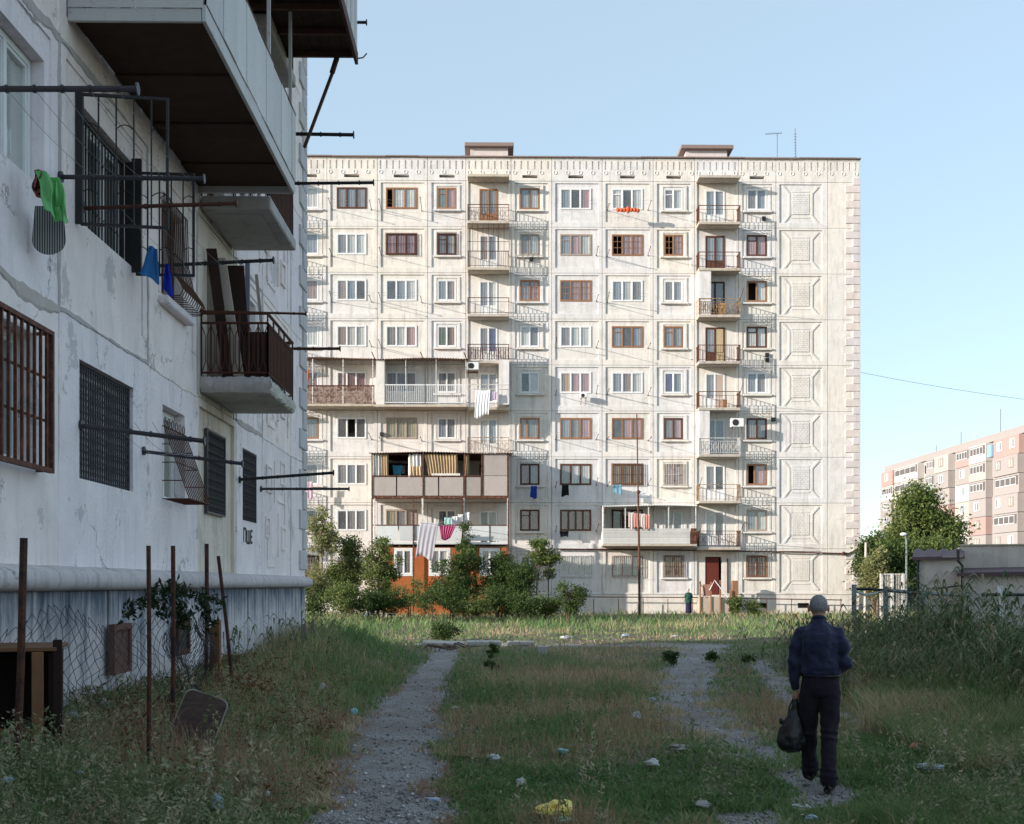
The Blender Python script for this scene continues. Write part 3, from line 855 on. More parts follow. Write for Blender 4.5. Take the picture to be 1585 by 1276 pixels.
# W2, W4, W5: folding lattice grilles
M_lat = simple('grey_black_lattice_iron', (0.05, 0.05, 0.058), 0.5, 0.4, 0.4, 14)
def lattice(cn, row, nb, mat, b=0.06):
    a0, z0, w, h = wbox(cn, row); q = MB(); a0 -= 0.02; w += 0.04
    q.frame(a0, a0 + w, z0 - 0.02, z0 + h + 0.02, 0.03, b - 0.02, b + 0.02)
    n2 = 9
    for k in range(nb + 1):
        x = a0 + 0.03 + (w - 0.06) * k / nb
        q.box(x - 0.008, x + 0.008, b - 0.008, b + 0.008, z0, z0 + h)
        if k < nb:
            x2 = a0 + 0.03 + (w - 0.06) * (k + 1) / nb
            for j in range(n2):
                z1 = z0 + h * (j + 0.5) / n2; dz = h / n2 * 0.36
                q.path([(x, b - 0.015, z1 - dz), ((x + x2) / 2, b - 0.02, z1), (x2, b - 0.015, z1 + dz)], 0.003, 4, caps=False)
                q.path([(x, b - 0.018, z1 + dz), (x2, b - 0.018, z1 - dz)], 0.003, 4, caps=False)
    q.build('window_grille', mat, left)
lattice('H', 8, 24, M_lat); lattice('J', 8, 15, M_lat, 0.02); lattice('K', 8, 15, M_lat, 0.02)
# W3: grille leaning outwards at its foot
a0, z0, w, h = wbox('I', 8); q = MB(); zt = z0 + h * 0.78; zb_ = z0 + 0.02; n = 11
for k in range(n + 1):
    x = a0 + w * k / n; q.path([(x, 0.0, zt + 0.0), (x, -0.02, zt), (x + 0.02, -0.36, zb_)], 0.008, 4); q.path([(x + 0.02, -0.36, zb_), (x, 0.0, zb_ - 0.0)], 0.007, 4)
for f in (0.0, 0.5, 1.0): q.tube((a0, -0.02 - 0.34 * f, zt + (zb_ - zt) * f), (a0 + w, -0.02 - 0.34 * f, zt + (zb_ - zt) * f), 0.01, 5)
for s in (0, w):
    for f in (0.25, 0.5, 0.75): q.tube((a0 + s, 0, zt + (zb_ - zt) * f), (a0 + s, -0.02 - 0.34 * f, zt + (zb_ - zt) * f), 0.007, 4)
for k in range(6): x = a0 + w * (k + 0.5) / 6; q.path([(x + 0.06 * math.cos(t_), -0.01, zt + 0.07 + 0.06 * math.sin(t_)) for t_ in [2 * math.pi * i / 8 for i in range(9)]], 0.006, 4, caps=False)
q.build('window_grille', M_rust, left)
# W3 above: grille bellied at its foot
a0, z0, w, h = wbox('I', 7); q = MB(); n = 12
for k in range(n + 1):
    x = a0 - 0.03 + (w + 0.06) * k / n
    q.path([(x, -0.03, z0 + h + 0.05), (x, -0.05, z0 + h * 0.5), (x, -0.12, z0 + h * 0.25), (x, -0.26, z0 + 0.12), (x, -0.29, z0 + 0.04), (x, -0.25, z0 - 0.04), (x, -0.03, z0 - 0.05)], 0.008, 4)
for y, z in ((-0.03, z0 + h + 0.05), (-0.05, z0 + h * 0.5), (-0.03, z0 - 0.05), (-0.26, z0 + 0.12)): q.tube((a0 - 0.03, y, z), (a0 + w + 0.03, y, z), 0.01, 5)
q.build('window_grille', M_rust, left)
# W2 above: bars in the opening and one leaf swung out over the wall at each side
a0, z0, w, h = wbox('H', 7)
def leaf(mw, mh, n):
    q = MB(); q.frame(0, mw, 0, mh, 0.03, -0.015, 0.015)
    for k in range(1, n): x = mw * k / n; q.box(x - 0.008, x + 0.008, -0.008, 0.008, 0.03, mh - 0.03)
    for f in (0.24, 0.74):
        for k in range(0, n, 2): q.path([(mw * (k + t_) / n, -0.012, mh * f + 0.05 * math.sin(math.pi * t_)) for t_ in (0, 0.25, 0.5, 0.75, 1)], 0.006, 4, caps=False)
    return q
o = inst('window_grille', leaf(w - 0.02, h, 17).mesh('window_grille', M_black), left, (a0 + 0.01, 0.12, z0))
lo_ = inst('grille_leaf', leaf(0.92, h + 0.14, 5).mesh('grille_leaf', M_black), left, (a0 - 0.03, -0.03, z0 - 0.07)); lo_.rotation_euler = (0, 0, R(-82))
lo_ = inst('grille_leaf', leaf(0.72, h + 0.0, 5).mesh('grille_leaf', M_black), left, (a0 + w + 0.03, -0.03, z0 - 0.1)); lo_.rotation_euler = (0, 0, R(-86))
MB().box(a0 - 0.07, a0 - 0.035, -0.06, 0.1, z0 - 0.06, z0 + h + 0.06).build('grille_post', M_black, left)
MB().box(a0 + w + 0.01, a0 + w + 0.05, -0.1, 0.1, z0 - 0.06, z0 + h + 0.06).build('grille_post', M_black, left)

# ---- balconies of the J stack
ja0, ja1 = lb(18.12), lb(20.4)
for row, rough in ((7, 0.05), (6, 0.0), (5, 0.0), (4, 0.0), (3, 0.0), (2, 0.0)):
    o = inst('balcony', slab_mesh(ja1 - ja0, 1.06, 0.20, M_lslab, rough, 5 + row), left, (ja0, -0.003, 4.05 + FL * (7 - row) - 0.0))
    key = 'lrail'
    if key not in RL:
        w, d = ja1 - ja0, 1.06; q = MB(); h = 0.86
        pts = [(0.03, 0, 0), (0.03, -d + 0.05, 0), (w - 0.03, -d + 0.05, 0), (w - 0.03, 0, 0)]
        for z, r in ((0.10, 0.016), (h, 0.02), (h + 0.15, 0.026)):
            for p0, p1 in zip(pts, pts[1:]): q.tube((p0[0], p0[1], z), (p1[0], p1[1], z), r, 5)
        for p0, p1, n in ((pts[0], pts[1], 7), (pts[1], pts[2], 19), (pts[2], pts[3], 7)):
            for k in range(n + 1):
                f = k / n; x = p0[0] + (p1[0] - p0[0]) * f; y = p0[1] + (p1[1] - p0[1]) * f
                ex = (p1[0] - p0[0]) / n * 0.42; ey = (p1[1] - p0[1]) / n * 0.42
                q.box(x - 0.011, x + 0.011, y - 0.011, y + 0.011, 0.0 if k in (0, n) else 0.10, h + (0.15 if k % 4 == 0 else 0))
                if k < n:
                    x += ex * 1.19; y += ey * 1.19
                    q.path([(x - ex, y - ey, 0.12), (x - ex * 0.2, y - ey * 0.2, 0.26), (x - ex * 0.2, y - ey * 0.2, h - 0.2), (x - ex, y - ey, h - 0.06)], 0.007, 4, caps=False)
                    q.path([(x + ex, y + ey, 0.12), (x + ex * 0.2, y + ey * 0.2, 0.26), (x + ex * 0.2, y + ey * 0.2, h - 0.2), (x + ex, y + ey, h - 0.06)], 0.007, 4, caps=False)
        RL[key] = q.mesh('railing', M_rust)
    inst('railing', RL[key], o, (0, 0, 0.2), M_rust)

# cement smeared over the joints between slabs: irregular raised ribbons
def ribbon(p0, p1, w0, seed):
    rg = random.Random(seed); P0, P1 = Vector(p0), Vector(p1); L = (P1 - P0).length; n = int(L / 0.07); d = (P1 - P0).normalized(); s_ = Vector((-d.z, 0, d.x)); q = MB(); vs = []; wa = wb = w0
    for i in range(n + 1):
        wa = min(2.6 * w0, max(0.2 * w0, wa + (rg.random() - 0.5) * w0 * 0.9)); wb = min(2.6 * w0, max(0.2 * w0, wb + (rg.random() - 0.5) * w0 * 0.9)); c = P0 + d * (L * i / n)
        vs += [c + s_ * wa + Vector((0, 0.012, 0)), c + s_ * wa * 0.6 + Vector((0, -0.006 - 0.01 * rg.random(), 0)), c - s_ * wb * 0.6 + Vector((0, -0.006 - 0.01 * rg.random(), 0)), c - s_ * wb + Vector((0, 0.012, 0))]
    fs = [(4 * i + k, 4 * i + 4 + k, 4 * i + 5 + k, 4 * i + 1 + k) for i in range(n) for k in range(3)]
    q.add(vs, fs); return q
for row in range(4, 9):
    segs = [(A(COLS['G'][0]), A(COLS['H'][0]), M_mortar), (A(COLS['H'][0]), A(COLS['I'][0]), M_mortar), (A(COLS['I'][0]), A(COLS['J'][0]) - 0.0, M_lwall), (A(COLS['K'][0]), A(COLS['L'][0]), M_mortar), (A(COLS['L'][0]), -0.9, M_lwall)]
    for k, (x0_, x1_, m_) in enumerate(segs): ribbon((x0_, 0, ZB(row) + FL), (x1_, 0, ZB(row) + FL), 0.034 if k else 0.07, row * 7 + k).build('joint_mortar', m_, left)
for cn in ('H', 'I', 'J', 'K', 'L', 'pier'):
    for row in range(4, 9): ribbon((A(COLS[cn][0]), 0, ZB(row) + 0.02), (A(COLS[cn][0]), 0, ZB(row) + FL - 0.02), 0.035, row * 11 + len(cn) + int(COLS[cn][0])).build('joint_mortar', M_lwall if (row + len(cn)) % 2 else M_mortar, left)
q = MB(); rg = random.Random(2); n, m = 34, 7; vs = []
for i in range(n + 1):
    for k in range(m + 1):
        t = math.pi * k / m; vs.append((ja0 - 0.045 * math.sin(t) - 0.03 * rg.random() * math.sin(t), -1.06 * i / n, 4.05 + 0.0 + 0.235 * k / m + (rg.random() - 0.5) * 0.03))
fs = [(i * (m + 1) + k, (i + 1) * (m + 1) + k, (i + 1) * (m + 1) + k + 1, i * (m + 1) + k + 1) for i in range(n) for k in range(m)]
q.add(vs, fs); q.build('broken_slab_edge', M_mortar, left, True)

# ---- the long sheet-clad balcony overhead and the wooden one above it
def metal_sheet(name, base, rustc=0.3):
    s = NT(name); p = s.pos(); ps = s.pos((1, 1, 0.2))
    n1 = s.noise(ps, 3, 5, 0.7); n2 = s.noise(p, 14, 5, 0.7); oi = s.n('ShaderNodeObjectInfo')
    c = s.mix(n1, tuple(x * 0.78 for x in base), base)
    c = s.mix(s.math('MULTIPLY', s.ramp(n2, [(0.58, 0), (0.72, 1)]), rustc), c, (0.20, 0.12, 0.09))
    hs = s.n('ShaderNodeHueSaturation'); s.l(c, hs.inputs['Color']); s.l(s.math('ADD', s.math('MULTIPLY', oi.outputs['Random'], 0.25), 0.86), hs.inputs['Value'])
    s.bump(s.noise(p, 1.8, 2, 0.5), 0.25, 0.05)
    return s.fin(hs.outputs[0], 0.55, 0.35)
M_sheet = metal_sheet('grey_painted_sheet', (0.64, 0.63, 0.62), 0.55)
M_plank = simple('dark_floor_plank', (0.060, 0.032, 0.021), 0.8, 0.2, 0.4, 5, bump=0.4)
M_joist = simple('dark_joist', (0.11, 0.055, 0.035), 0.7, 0.2, 0.4)

y0, y1 = 12.5, 18.0; p = 1.44; zb0 = 7.73 - ZL
lbal = empty('long_balcony', (lb(y0), 0, zb0), 0, parent=left)
def S(name, q, mat, smooth=False): return q.build(name, mat, lbal, smooth)
L = y1 - y0
n = 11; pw_ = (p - 0.05) / 1
for k in range(n):
    x0 = 0.06 + (L - 0.12) * k / n; x1 = 0.06 + (L - 0.12) * (k + 1) / n - 0.012
    S('floor_board', MB().bbox(x0, x1, -p + 0.04, -0.005, 0.06 + 0.012 * (k % 3), 0.13, 0.004), M_plank)
for f in (0.12, 0.4, 0.7, 0.92): S('joist', MB().box(0.03, L - 0.03, -p * f - 0.03, -p * f + 0.03, 0.132, 0.2), M_joist)
S('edge_beam', MB().bbox(0, L, -p - 0.01, -p + 0.035, -0.02, 0.16, 0.006), M_sheet)
S('edge_beam', MB().bbox(0, 0.045, -p + 0.04, -0.0, -0.02, 0.12, 0.006), M_sheet)
S('edge_beam', MB().bbox(L - 0.045, L, -p + 0.04, -0.0, -0.02, 0.12, 0.006), M_sheet)
H1 = 1.16
xs_ = [0, 0.75, 1.42, 1.98, 2.62, 3.2, 3.72, 4.3, 4.8, 5.18, L]
for i in range(len(xs_) - 1): S('side_sheet', MB().bbox(xs_[i] + 0.006, xs_[i + 1] - 0.006, -p - 0.022 - 0.006 * (i % 2), -p - 0.012, 0.16, H1, 0.003), M_sheet)
for x, e in ((0.0, -1), (L, 1)):
    for k in range(2):
        yA, yB = -p + 0.02 + k * (p - 0.02) / 2, -p + 0.02 + (k + 1) * (p - 0.02) / 2
        S('side_sheet', MB().bbox(min(x, x + 0.012 * e), max(x, x + 0.012 * e), yA + 0.004, yB - 0.004, 0.12, H1, 0.003), M_sheet)
S('top_rail', MB().box(0.0, L, -p - 0.03, -p + 0.02, H1, H1 + 0.035), M_rust)
for x in (0.05, 1.9, 3.75, L - 0.05): S('post', MB().box(x - 0.025, x + 0.025, -p + 0.024, -p + 0.07, 0.16, 2.72), M_sheet)
# balusters of an older rail inside and a slab edge of the flat above
for row, (za) in ((5, 0),):
    q = MB()
    for k in range(40): x = L - 2.2 + k * 0.055; q.box(x - 0.008, x + 0.008, -0.72, -0.704, 0.2, 1.5)
    S('inner_rail', q, M_rust)

# wooden platform one floor up
y0b, y1b, pb, zb1 = 14.6, 19.6, 2.17, 10.5 - ZL
wb = empty('wooden_balcony', (lb(y0b), 0, zb1), 0, parent=left)
def S2(name, q, mat, smooth=False): return q.build(name, mat, wb, smooth)
Lb = y1b - y0b
for k in range(13):
    yA = -pb + 0.02 + (pb - 0.03) * k / 13
    S2('floor_board', MB().box(0.02, Lb - 0.02, yA, yA + (pb - 0.03) / 13 - 0.01, 0.05 + 0.008 * (k % 2), 0.09), M_plank)
for k in range(7): x = 0.1 + (Lb - 0.2) * k / 6; S2('joist', MB().box(x - 0.03, x + 0.03, -pb + 0.01, 0, -0.04, 0.045), M_joist)
S2('edge_beam', MB().box(0, Lb + 0.06, -pb - 0.05, -pb, -0.09, 0.10), M_rust)
n = 18
for k in range(n):
    x = Lb * k / n; S2('side_sheet', MB().box(x + 0.004, x + Lb / n - 0.004, -pb - 0.035 - 0.008 * (k % 2), -pb - 0.02, 0.10, 1.5), M_sheet)
for k in range(8):
    yA = -pb + pb * k / 8; S2('side_sheet', MB().box(Lb + 0.0, Lb + 0.01 + 0.006 * (k % 2), yA + 0.004, yA + pb / 8 - 0.004, 0.10, 1.5), M_sheet)
S2('post', MB().tube((Lb - 0.05, -pb + 0.05, 0.1), (Lb - 0.05, -pb + 0.05, 3.0), 0.03, 6), M_rust)
# brace from the platform edge down to the wall side of the balcony below
q = MB().tube((Lb - 0.05, -pb + 0.28, -0.06), (Lb - 0.05 - 1.55 * 0.2, -1.40, -1.62), 0.03, 6); q.tube((Lb - 0.05, -pb + 0.28, 0.0), (Lb - 0.05 - 0.05, -pb + 0.36, -0.3), 0.045, 6)
S2('brace', q, M_rust)
q = MB().path([(Lb, -pb - 0.02, -0.02), (Lb, -pb - 0.14, 0.0), (Lb, -pb - 0.2, 0.07)], 0.012, 5); S2('hook', q, M_rust)

# ---- clothes poles on the near block (unprojected from their base and tip)
def wpole(px0, py0, px1, py1, r=0.028, mat=M_pole, lines=0):
    Y = XW / T(px0); z0 = wz(py0, XW, Y) - ZL; d = Y
    X1 = Y * T(px1); z1 = wz(py1, X1, Y) - ZL
    Lp = X1 - XW
    q = MB().tube((0, 0.06, 0), (0, -Lp, z1 - z0), r, 8); q.tube((0, -0.002, 0), (0, -0.03, 0), r * 2.4, 8)
    q.tube((0, -Lp - 0.012, z1 - z0), (0, -Lp + 0.004, z1 - z0), r * 2.0, 10)
    for k in range(5):
        f = 0.25 + 0.16 * k; q.tube((0, -Lp * f - 0.01, (z1 - z0) * f), (0, -Lp * f + 0.01, (z1 - z0) * f), r * 1.35, 7)
    inst('clothes_pole', q.mesh('clothes_pole', mat), left, (Y - YC, 0, z0))
    return (Y - YC, Lp, z0, z1)
P1 = wpole(-57, 138, 212, 138, 0.027)
P2 = wpole(92, 274, 315, 277, 0.025)
P3 = wpole(127, 323, 366, 315, 0.022, M_rust)
P4 = wpole(243, 412, 423, 403, 0.024, M_black)
wpole(124, 658, 316, 683, 0.025); wpole(221, 698, 375, 718, 0.023)
wpole(370, 743, 516, 732, 0.026, M_black); wpole(403, 757, 540, 757, 0.024)
wpole(312, 482, 473, 486, 0.018, M_rust); wpole(375, 540, 526, 540, 0.026, M_rust)
wpole(360, 206, 547, 209, 0.032, M_black); wpole(380, 285, 578, 283, 0.030, M_black)
wpole(352, 34, 567, 35, 0.026, M_black)
# drying lines strung between neighbouring poles
q = MB()
def sag(p, q_, s, n=10):
    p, q_ = Vector(p), Vector(q_); return [p.lerp(q_, i / n) - Vector((0, 0, s * 4 * (i / n) * (1 - i / n))) for i in range(n + 1)]
for f in (0.25, 0.41, 0.57, 0.73, 0.89):
    q.path(sag((P1[0], -P1[1] * f, P1[2]), (P2[0], -P2[1] * f, P2[2] + (P2[3] - P2[2]) * f), 0.03 + 0.05 * rnd.random()), 0.0028, 4, caps=False)
for f in (0.25, 0.41, 0.57, 0.73):
    q.path(sag((P3[0], -P3[1] * f, P3[2]), (P4[0], -P4[1] * f, P4[2]), 0.05), 0.0028, 4, caps=False)
za = zl(672, 165, 0.4); 
for f in (0.3, 0.45, 0.6): q.path(sag((al(124), -1.3 * f, zl(664, 150)), (al(221), -1.3 * f, zl(704, 235)), 0.12 + 0.08 * rnd.random()), 0.0028, 4, caps=False)
q.build('drying_line', M_wirey, left)

# graffiti-like white and black lettering under the last lattice window
q = MB(); x0 = al(377); z0 = zl(842, 382)
for pts in ([(0, 0), (0, .34), (.28, .34), (.28, 0)], [(.42, .32), (.42, 0), (.62, 0), (.62, .32)], [(.62, 0), (.82, 0), (.82, .32)], [(.98, 0), (.98, .32)], [(.98, .02), (1.2, .02)], [(.98, .17), (1.16, .17)], [(.98, .32), (1.2, .32)]):
    thick_line(q, [(x0 + a_ * 0.62, z0 + 0.02 + b_ * 0.72) for a_, b_ in pts], 0.045, -0.008, 0.004)
q.build('painted_letters', simple('black_paint', (0.012, 0.012, 0.014), 0.6), left)
# cellar vents and covers in the plinth
def vent(px0, px1, py0, py1, framem, fill, lean=0.05):
    a0, a1 = al(px0), al(px1); z0, z1 = zl(py1, (px0 + px1) / 2, 0.1), zl(py0, (px0 + px1) / 2, 0.1)
    o = MB().frame(a0, a1, z0, z1, 0.07, -0.13, -0.06).build('vent_frame', framem, left)
    MB().box(a0 + 0.07, a1 - 0.07, -0.10, -0.07, z0 + 0.07, z1 - 0.07).build('vent_cover', fill, left)
M_cover = simple('brown_painted_cover', (0.12, 0.06, 0.05), 0.75, var=0.3)
vent(160, 188, 967, 1045, M_cover, M_cover); vent(262, 281, 962, 1016, M_rust, M_black)

# ------------------------------------------------------------------ home-made additions on the far block
PE = 3.3                                                    # how far the three-storey addition stands out
YE = YM - PE
ax = lambda px, Y: wx(px, Y) - XC
zx = lambda py, Y=YE: wz(py, 0, Y)
M_corr = simple('corrugated_rusty_roof', (0.24, 0.15, 0.11), 0.7, var=0.35, scale=3)
M_greysheet = metal_sheet('pinkish_grey_sheet', (0.42, 0.37, 0.345), 0.85)
M_whitesheet = metal_sheet('pale_blue_sheet', (0.62, 0.64, 0.64), 0.25)
M_siding = metal_sheet('white_siding', (0.66, 0.65, 0.62), 0.3)
M_rustbeam = rusty('rusty_channel_beam', (0.33, 0.16, 0.11), 0.6)
M_dred = rusty('brown_ribbed_sheet', (0.30, 0.20, 0.16), 0.35)

def corr(parent, name, x0, x1, y0, y1, z, mat, slope=0.15, amp=0.025, pitch=0.16):
    n = int((x1 - x0) / pitch * 4); q = MB(); vs = []
    for i in range(n + 1):
        x = x0 + (x1 - x0) * i / n; a_ = amp * math.sin(2 * math.pi * (x - x0) / pitch)
        sg = 0.04 * math.sin(x * 0.9) 
        for t in (0, -0.02): vs += [(x, y0, z + a_ + t + sg), (x, y1, z + slope + a_ + t)]
    fs = []
    for i in range(n):
        o = 4 * i
        fs += [(o, o + 4, o + 5, o + 1), (o + 2, o + 3, o + 7, o + 6), (o, o + 2, o + 6, o + 4), (o + 1, o + 5, o + 7, o + 3)]
    q.add(vs, fs); return q.build(name, mat, parent, smooth=False)

ext = empty('balcony_extension', (0, 0, 0), 0, parent=main)
def B(name, q, mat, smooth=False, par=None): return q.build(name, mat, par or ext, smooth)
x0, x1 = ax(575, YE), ax(787, YE)
bo = -PE
# storey 6 floor + roof
zf6, zr6 = zx(771), zx(701)
corr(ext, 'extension_roof', ax(571, YE), ax(794, YE), bo - 0.15, -0.01, zr6, M_corr, 0.25)
B('floor_beam', MB().bbox(x0, x1, bo - 0.02, bo + 0.16, zf6 - 0.06, zf6 + 0.12, 0.02), M_rustbeam)
B('extension_floor', MB().box(x0, x1, bo + 0.165, -0.012, zf6 - 0.02, zf6 + 0.10), M_slab)
B('ceiling_board', MB().box(x0 + 0.03, x1 - 0.03, bo + 0.17, -0.02, zr6 - 0.12, zr6 - 0.06), M_plank)
B('end_wall', MB().box(x0 + 0.0, x0 + 0.03, bo + 0.1, -0.015, zf6 + 0.1, zr6 - 0.03), M_greysheet)
B('end_wall', MB().box(x1 - 0.03, x1 - 0.0, bo + 0.1, -0.015, zf6 + 0.1, zr6 - 0.03), M_greysheet)
zp6 = zx(738)
for p0, p1, pt in ((577, 613, 739), (615, 654, 739), (657, 678, 739), (680, 717, 739), (721, 744, 739), (748, 785, 737)):
    B('parapet_sheet', MB().bbox(ax(p0, YE), ax(p1, YE), bo - 0.01, bo + 0.01, zf6 + 0.13, zx(pt), 0.004), M_greysheet)
B('parapet_sheet', MB().bbox(ax(748, YE), ax(785, YE), bo - 0.012, bo + 0.01, zx(736.4), zr6 - 0.08, 0.004), M_greysheet)
for px in (576, 655, 719, 746, 787): B('post', MB().box(ax(px, YE) - 0.04, ax(px, YE) + 0.04, bo - 0.05, bo + 0.03, zf6 + 0.12, zr6 - 0.02), M_rustbeam)
B('sill_rail', MB().box(x0, ax(746, YE), bo - 0.035, bo + 0.035, zp6, zp6 + 0.06), M_rustbeam)
# curtains in the open bays of storey 6
def drape(px0, px1, py0, py1, Y, mat, par, skew=0.0, folds=6, sk2=0.0, name='curtain', amp=0.07):
    a0, a1 = ax(px0, Y), ax(px1, Y); z0, z1 = wz(py1, 0, Y), wz(py0, 0, Y); n = folds * 6; vs = []; m = 8
    rg = random.Random(int(px0 * 7 + py0)); ph = [rg.random() * 6 for _ in range(3)]
    for j in range(m + 1):
        f = j / m
        for i in range(n + 1):
            t = i / n; x = a0 + (a1 - a0) * t + skew * (1 - f) * (1 - t) + sk2 * (1 - f) * t
            y = Y - YM + amp * math.sin(ph[0] + t * folds * 2 * math.pi + 0.6 * math.sin(3 * f + ph[1])) * (1.15 - 0.5 * f) + 0.03 * math.sin(ph[2] + t * 7)
            vs.append((x, y, z0 + (z1 - z0) * f + 0.02 * math.sin(t * 9 + ph[1]) * (f == 0)))
    fs = [(j * (n + 1) + i, j * (n + 1) + i + 1, (j + 1) * (n + 1) + i + 1, (j + 1) * (n + 1) + i) for j in range(m) for i in range(n)]
    q = MB(); q.add(vs, fs); o = B(name, q, mat, True, par)
    md = o.modifiers.new('thickness', 'SOLIDIFY'); md.thickness = 0.006
    return o
M_tanc = simple('tan_striped_cloth', (0.50, 0.36, 0.22), 0.9, 0.1, 0.3, 4)
M_whc = simple('off_white_cloth', (0.68, 0.66, 0.62), 0.9, 0.1, 0.12, 4)
Yc = YE + 0.12
drape(577, 590, 703, 740, Yc, M_whc, ext, folds=3, skew=-0.0); drape(590, 601, 703, 740, Yc, M_tanc, ext, folds=3)
drape(574 + 58, 654, 703, 740, Yc + 0.02, M_whc, ext, folds=4); drape(636, 652, 722, 740, Yc - 0.05, M_tanc, ext, folds=3)
drape(657, 708, 703, 738, Yc, M_tanc, ext, folds=11, skew=0.25); drape(720, 726, 703, 738, Yc, M_tanc, ext, folds=2)
B('curtain_shelf', MB().box(ax(668, YE), ax(712, YE), bo + 0.03, bo + 0.3, zx(737.5), zx(733)), M_whc)
# storey 7: open loggia, pale sheets
zf7 = zx(842)
B('floor_beam', MB().bbox(x0 + 0.05, x1, bo - 0.02, bo + 0.14, zf7 - 0.04, zf7 + 0.10, 0.02), M_whitesheet)
B('extension_floor', MB().box(x0 + 0.05, x1, bo + 0.145, -0.012, zf7 - 0.02, zf7 + 0.09), M_slab)
for p0, p1 in ((584, 616), (618, 654), (657, 717), (721, 757), (760, 786)):
    B('parapet_sheet', MB().bbox(ax(p0, YE), ax(p1, YE), bo - 0.01, bo + 0.01, zx(837.5), zx(814), 0.004), M_whitesheet)
B('sill_rail', MB().box(x0 + 0.05, x1, bo - 0.03, bo + 0.03, zx(814), zx(812.5)), M_rustbeam)
for px, w in ((580, 0.03), (654, 0.05), (718, 0.05), (786, 0.045)):
    B('post', MB().box(ax(px, YE) - w, ax(px, YE) + w, bo - 0.045, bo + 0.045, zf7 + 0.1, zf6 - 0.03), M_wrail)
for px in (576, 640, 716, 787): B('post', MB().box(ax(px, YE) - 0.04, ax(px, YE) + 0.04, bo - 0.08, bo - 0.02, 0.0, zf6 - 0.06), M_rustbeam)
# ground floor: orange plastered room with white windows
M_ochre = concrete_panel('orange_plaster', (0.40, 0.125, 0.045), (0.22, 0.085, 0.045), 0.8)
zt = zx(847); wy = bo + 0.25
xa, xb = ax(594, YE), ax(784, YE)
w_ = xb - xa; h_ = zt
wins = [(ax(613, YE) - xa, ax(636, YE) - xa, zx(888), zx(852)), (ax(667, YE) - xa, ax(693, YE) - xa, zx(888), zx(852)), (ax(746, YE) - xa, ax(770, YE) - xa, zx(888), zx(852))]
me = relief(w_, h_, [(a, b, c, d, 0.3, 1) for a, b, c, d in wins], 0.0, 0.3, [M_ochre, M_room], 'extension_wall')
inst('extension_wall', me, ext, (xa, wy, 0))
B('extension_wall', MB().box(xa + 0.01, xb - 0.01, wy + 0.31, -0.02, 0, zt - 0.01), M_ochre)
for (a, b, c, d), k in zip(wins, ('w:gg', 'w:gl', 'w:gg')):
    o = window(ext, xa + a - 0.05, c - 0.05, b - a + 0.1, d - c + 0.1, k, wy - 0.03)
    B('window_surround', MB().frame(xa + a - 0.14, xa + b + 0.14, c - 0.14, d + 0.14, 0.085, wy - 0.02, wy + 0.01), M_white)

# --- the fifth-storey loggias: brown ribbed one and white railed one
P4_ = 1.25; Y4 = YM - P4_
lo4 = empty('loggia_extension', (0, 0, 0), 0, parent=main)
def B4(name, q, mat, s=False): return q.build(name, mat, lo4, s)
xa, xm, xb = ax(466, Y4), ax(580, Y4), ax(788, Y4)
zfl, zro = wz(628, 0, Y4), wz(556, 0, Y4)
corr(lo4, 'loggia_roof', xa, xm, -P4_ - 0.15, -0.01, zro + 0.03, M_corr, 0.12); corr(lo4, 'loggia_roof', xm + 0.02, ax(724, Y4), -P4_ - 0.15, -0.01, zro, M_corr, 0.12)
B4('floor_slab', MB().bbox(xa, xm, -P4_, -0.01, zfl - 0.06, zfl + 0.09, 0.02), M_slab)
B4('floor_slab', MB().bbox(xm + 0.01, ax(723, Y4), -P4_ - 0.05, -0.01, zfl - 0.1, zfl + 0.05, 0.02), M_slab)
n = 60
q = MB()
for k in range(n):
    xA = xa + (xm - xa) * k / n; xB = xa + (xm - xa) * (k + 0.82) / n
    q.box(xA, xB, -P4_ - 0.012 - 0.012 * (k % 2), -P4_ + 0.012, zfl + 0.1, wz(599, 0, Y4))
o_ = B4('ribbed_parapet', q, M_dred); o_['kind'] = 'stuff'
B4('sill_rail', MB().box(xa, xm, -P4_ - 0.03, -P4_ + 0.03, wz(599, 0, Y4), wz(597, 0, Y4)), M_rustbeam)
for px in (484, 531, 577): B4('post', MB().box(ax(px, Y4) - 0.03, ax(px, Y4) + 0.03, -P4_ - 0.03, -P4_ + 0.03, zfl + 0.1, zro - 0.03), M_wrail)
for p0, p1 in ((582, 595), (772, 788)): B4('pier', MB().box(ax(p0, Y4), ax(p1, Y4), -P4_, -0.02, zfl + 0.06, zro - 0.04), M_wall)
q = MB()
xc0, xc1 = ax(596, Y4), ax(722, Y4)
q.box(xc0, xc1, -P4_ - 0.02, -P4_ + 0.01, wz(597, 0, Y4), wz(595.5, 0, Y4)); q.box(xc0, xc1, -P4_ - 0.02, -P4_ + 0.01, wz(624, 0, Y4), wz(622.8, 0, Y4))
for k in range(1, 44): x = xc0 + (xc1 - xc0) * k / 44; q.box(x - 0.012, x + 0.012, -P4_ - 0.012, -P4_ + 0.004, wz(622, 0, Y4), wz(597, 0, Y4))
B4('white_railing', q, M_white)
q = MB(); xd0, xd1 = ax(723, Y4), ax(788, Y4)
for py in (596, 603): q.box(xd0, xd1, -P4_ - 0.02, -P4_ + 0.01, wz(py, 0, Y4), wz(py - 1, 0, Y4))
B4('white_railing', q, M_wrail)
for px in (628, 658, 675, 721): B4('post', MB().box(ax(px, Y4) - 0.022, ax(px, Y4) + 0.022, -P4_ - 0.025, -P4_ + 0.015, zfl + 0.05, zro), M_wrail if px != 658 else M_pole)
for px in (580, 655, 722): B4('bracket', MB().path([(ax(px, Y4), -P4_, zro), (ax(px, Y4) - 0.15, -P4_ - 0.3, zro + 0.35)], 0.03, 5), M_rust)
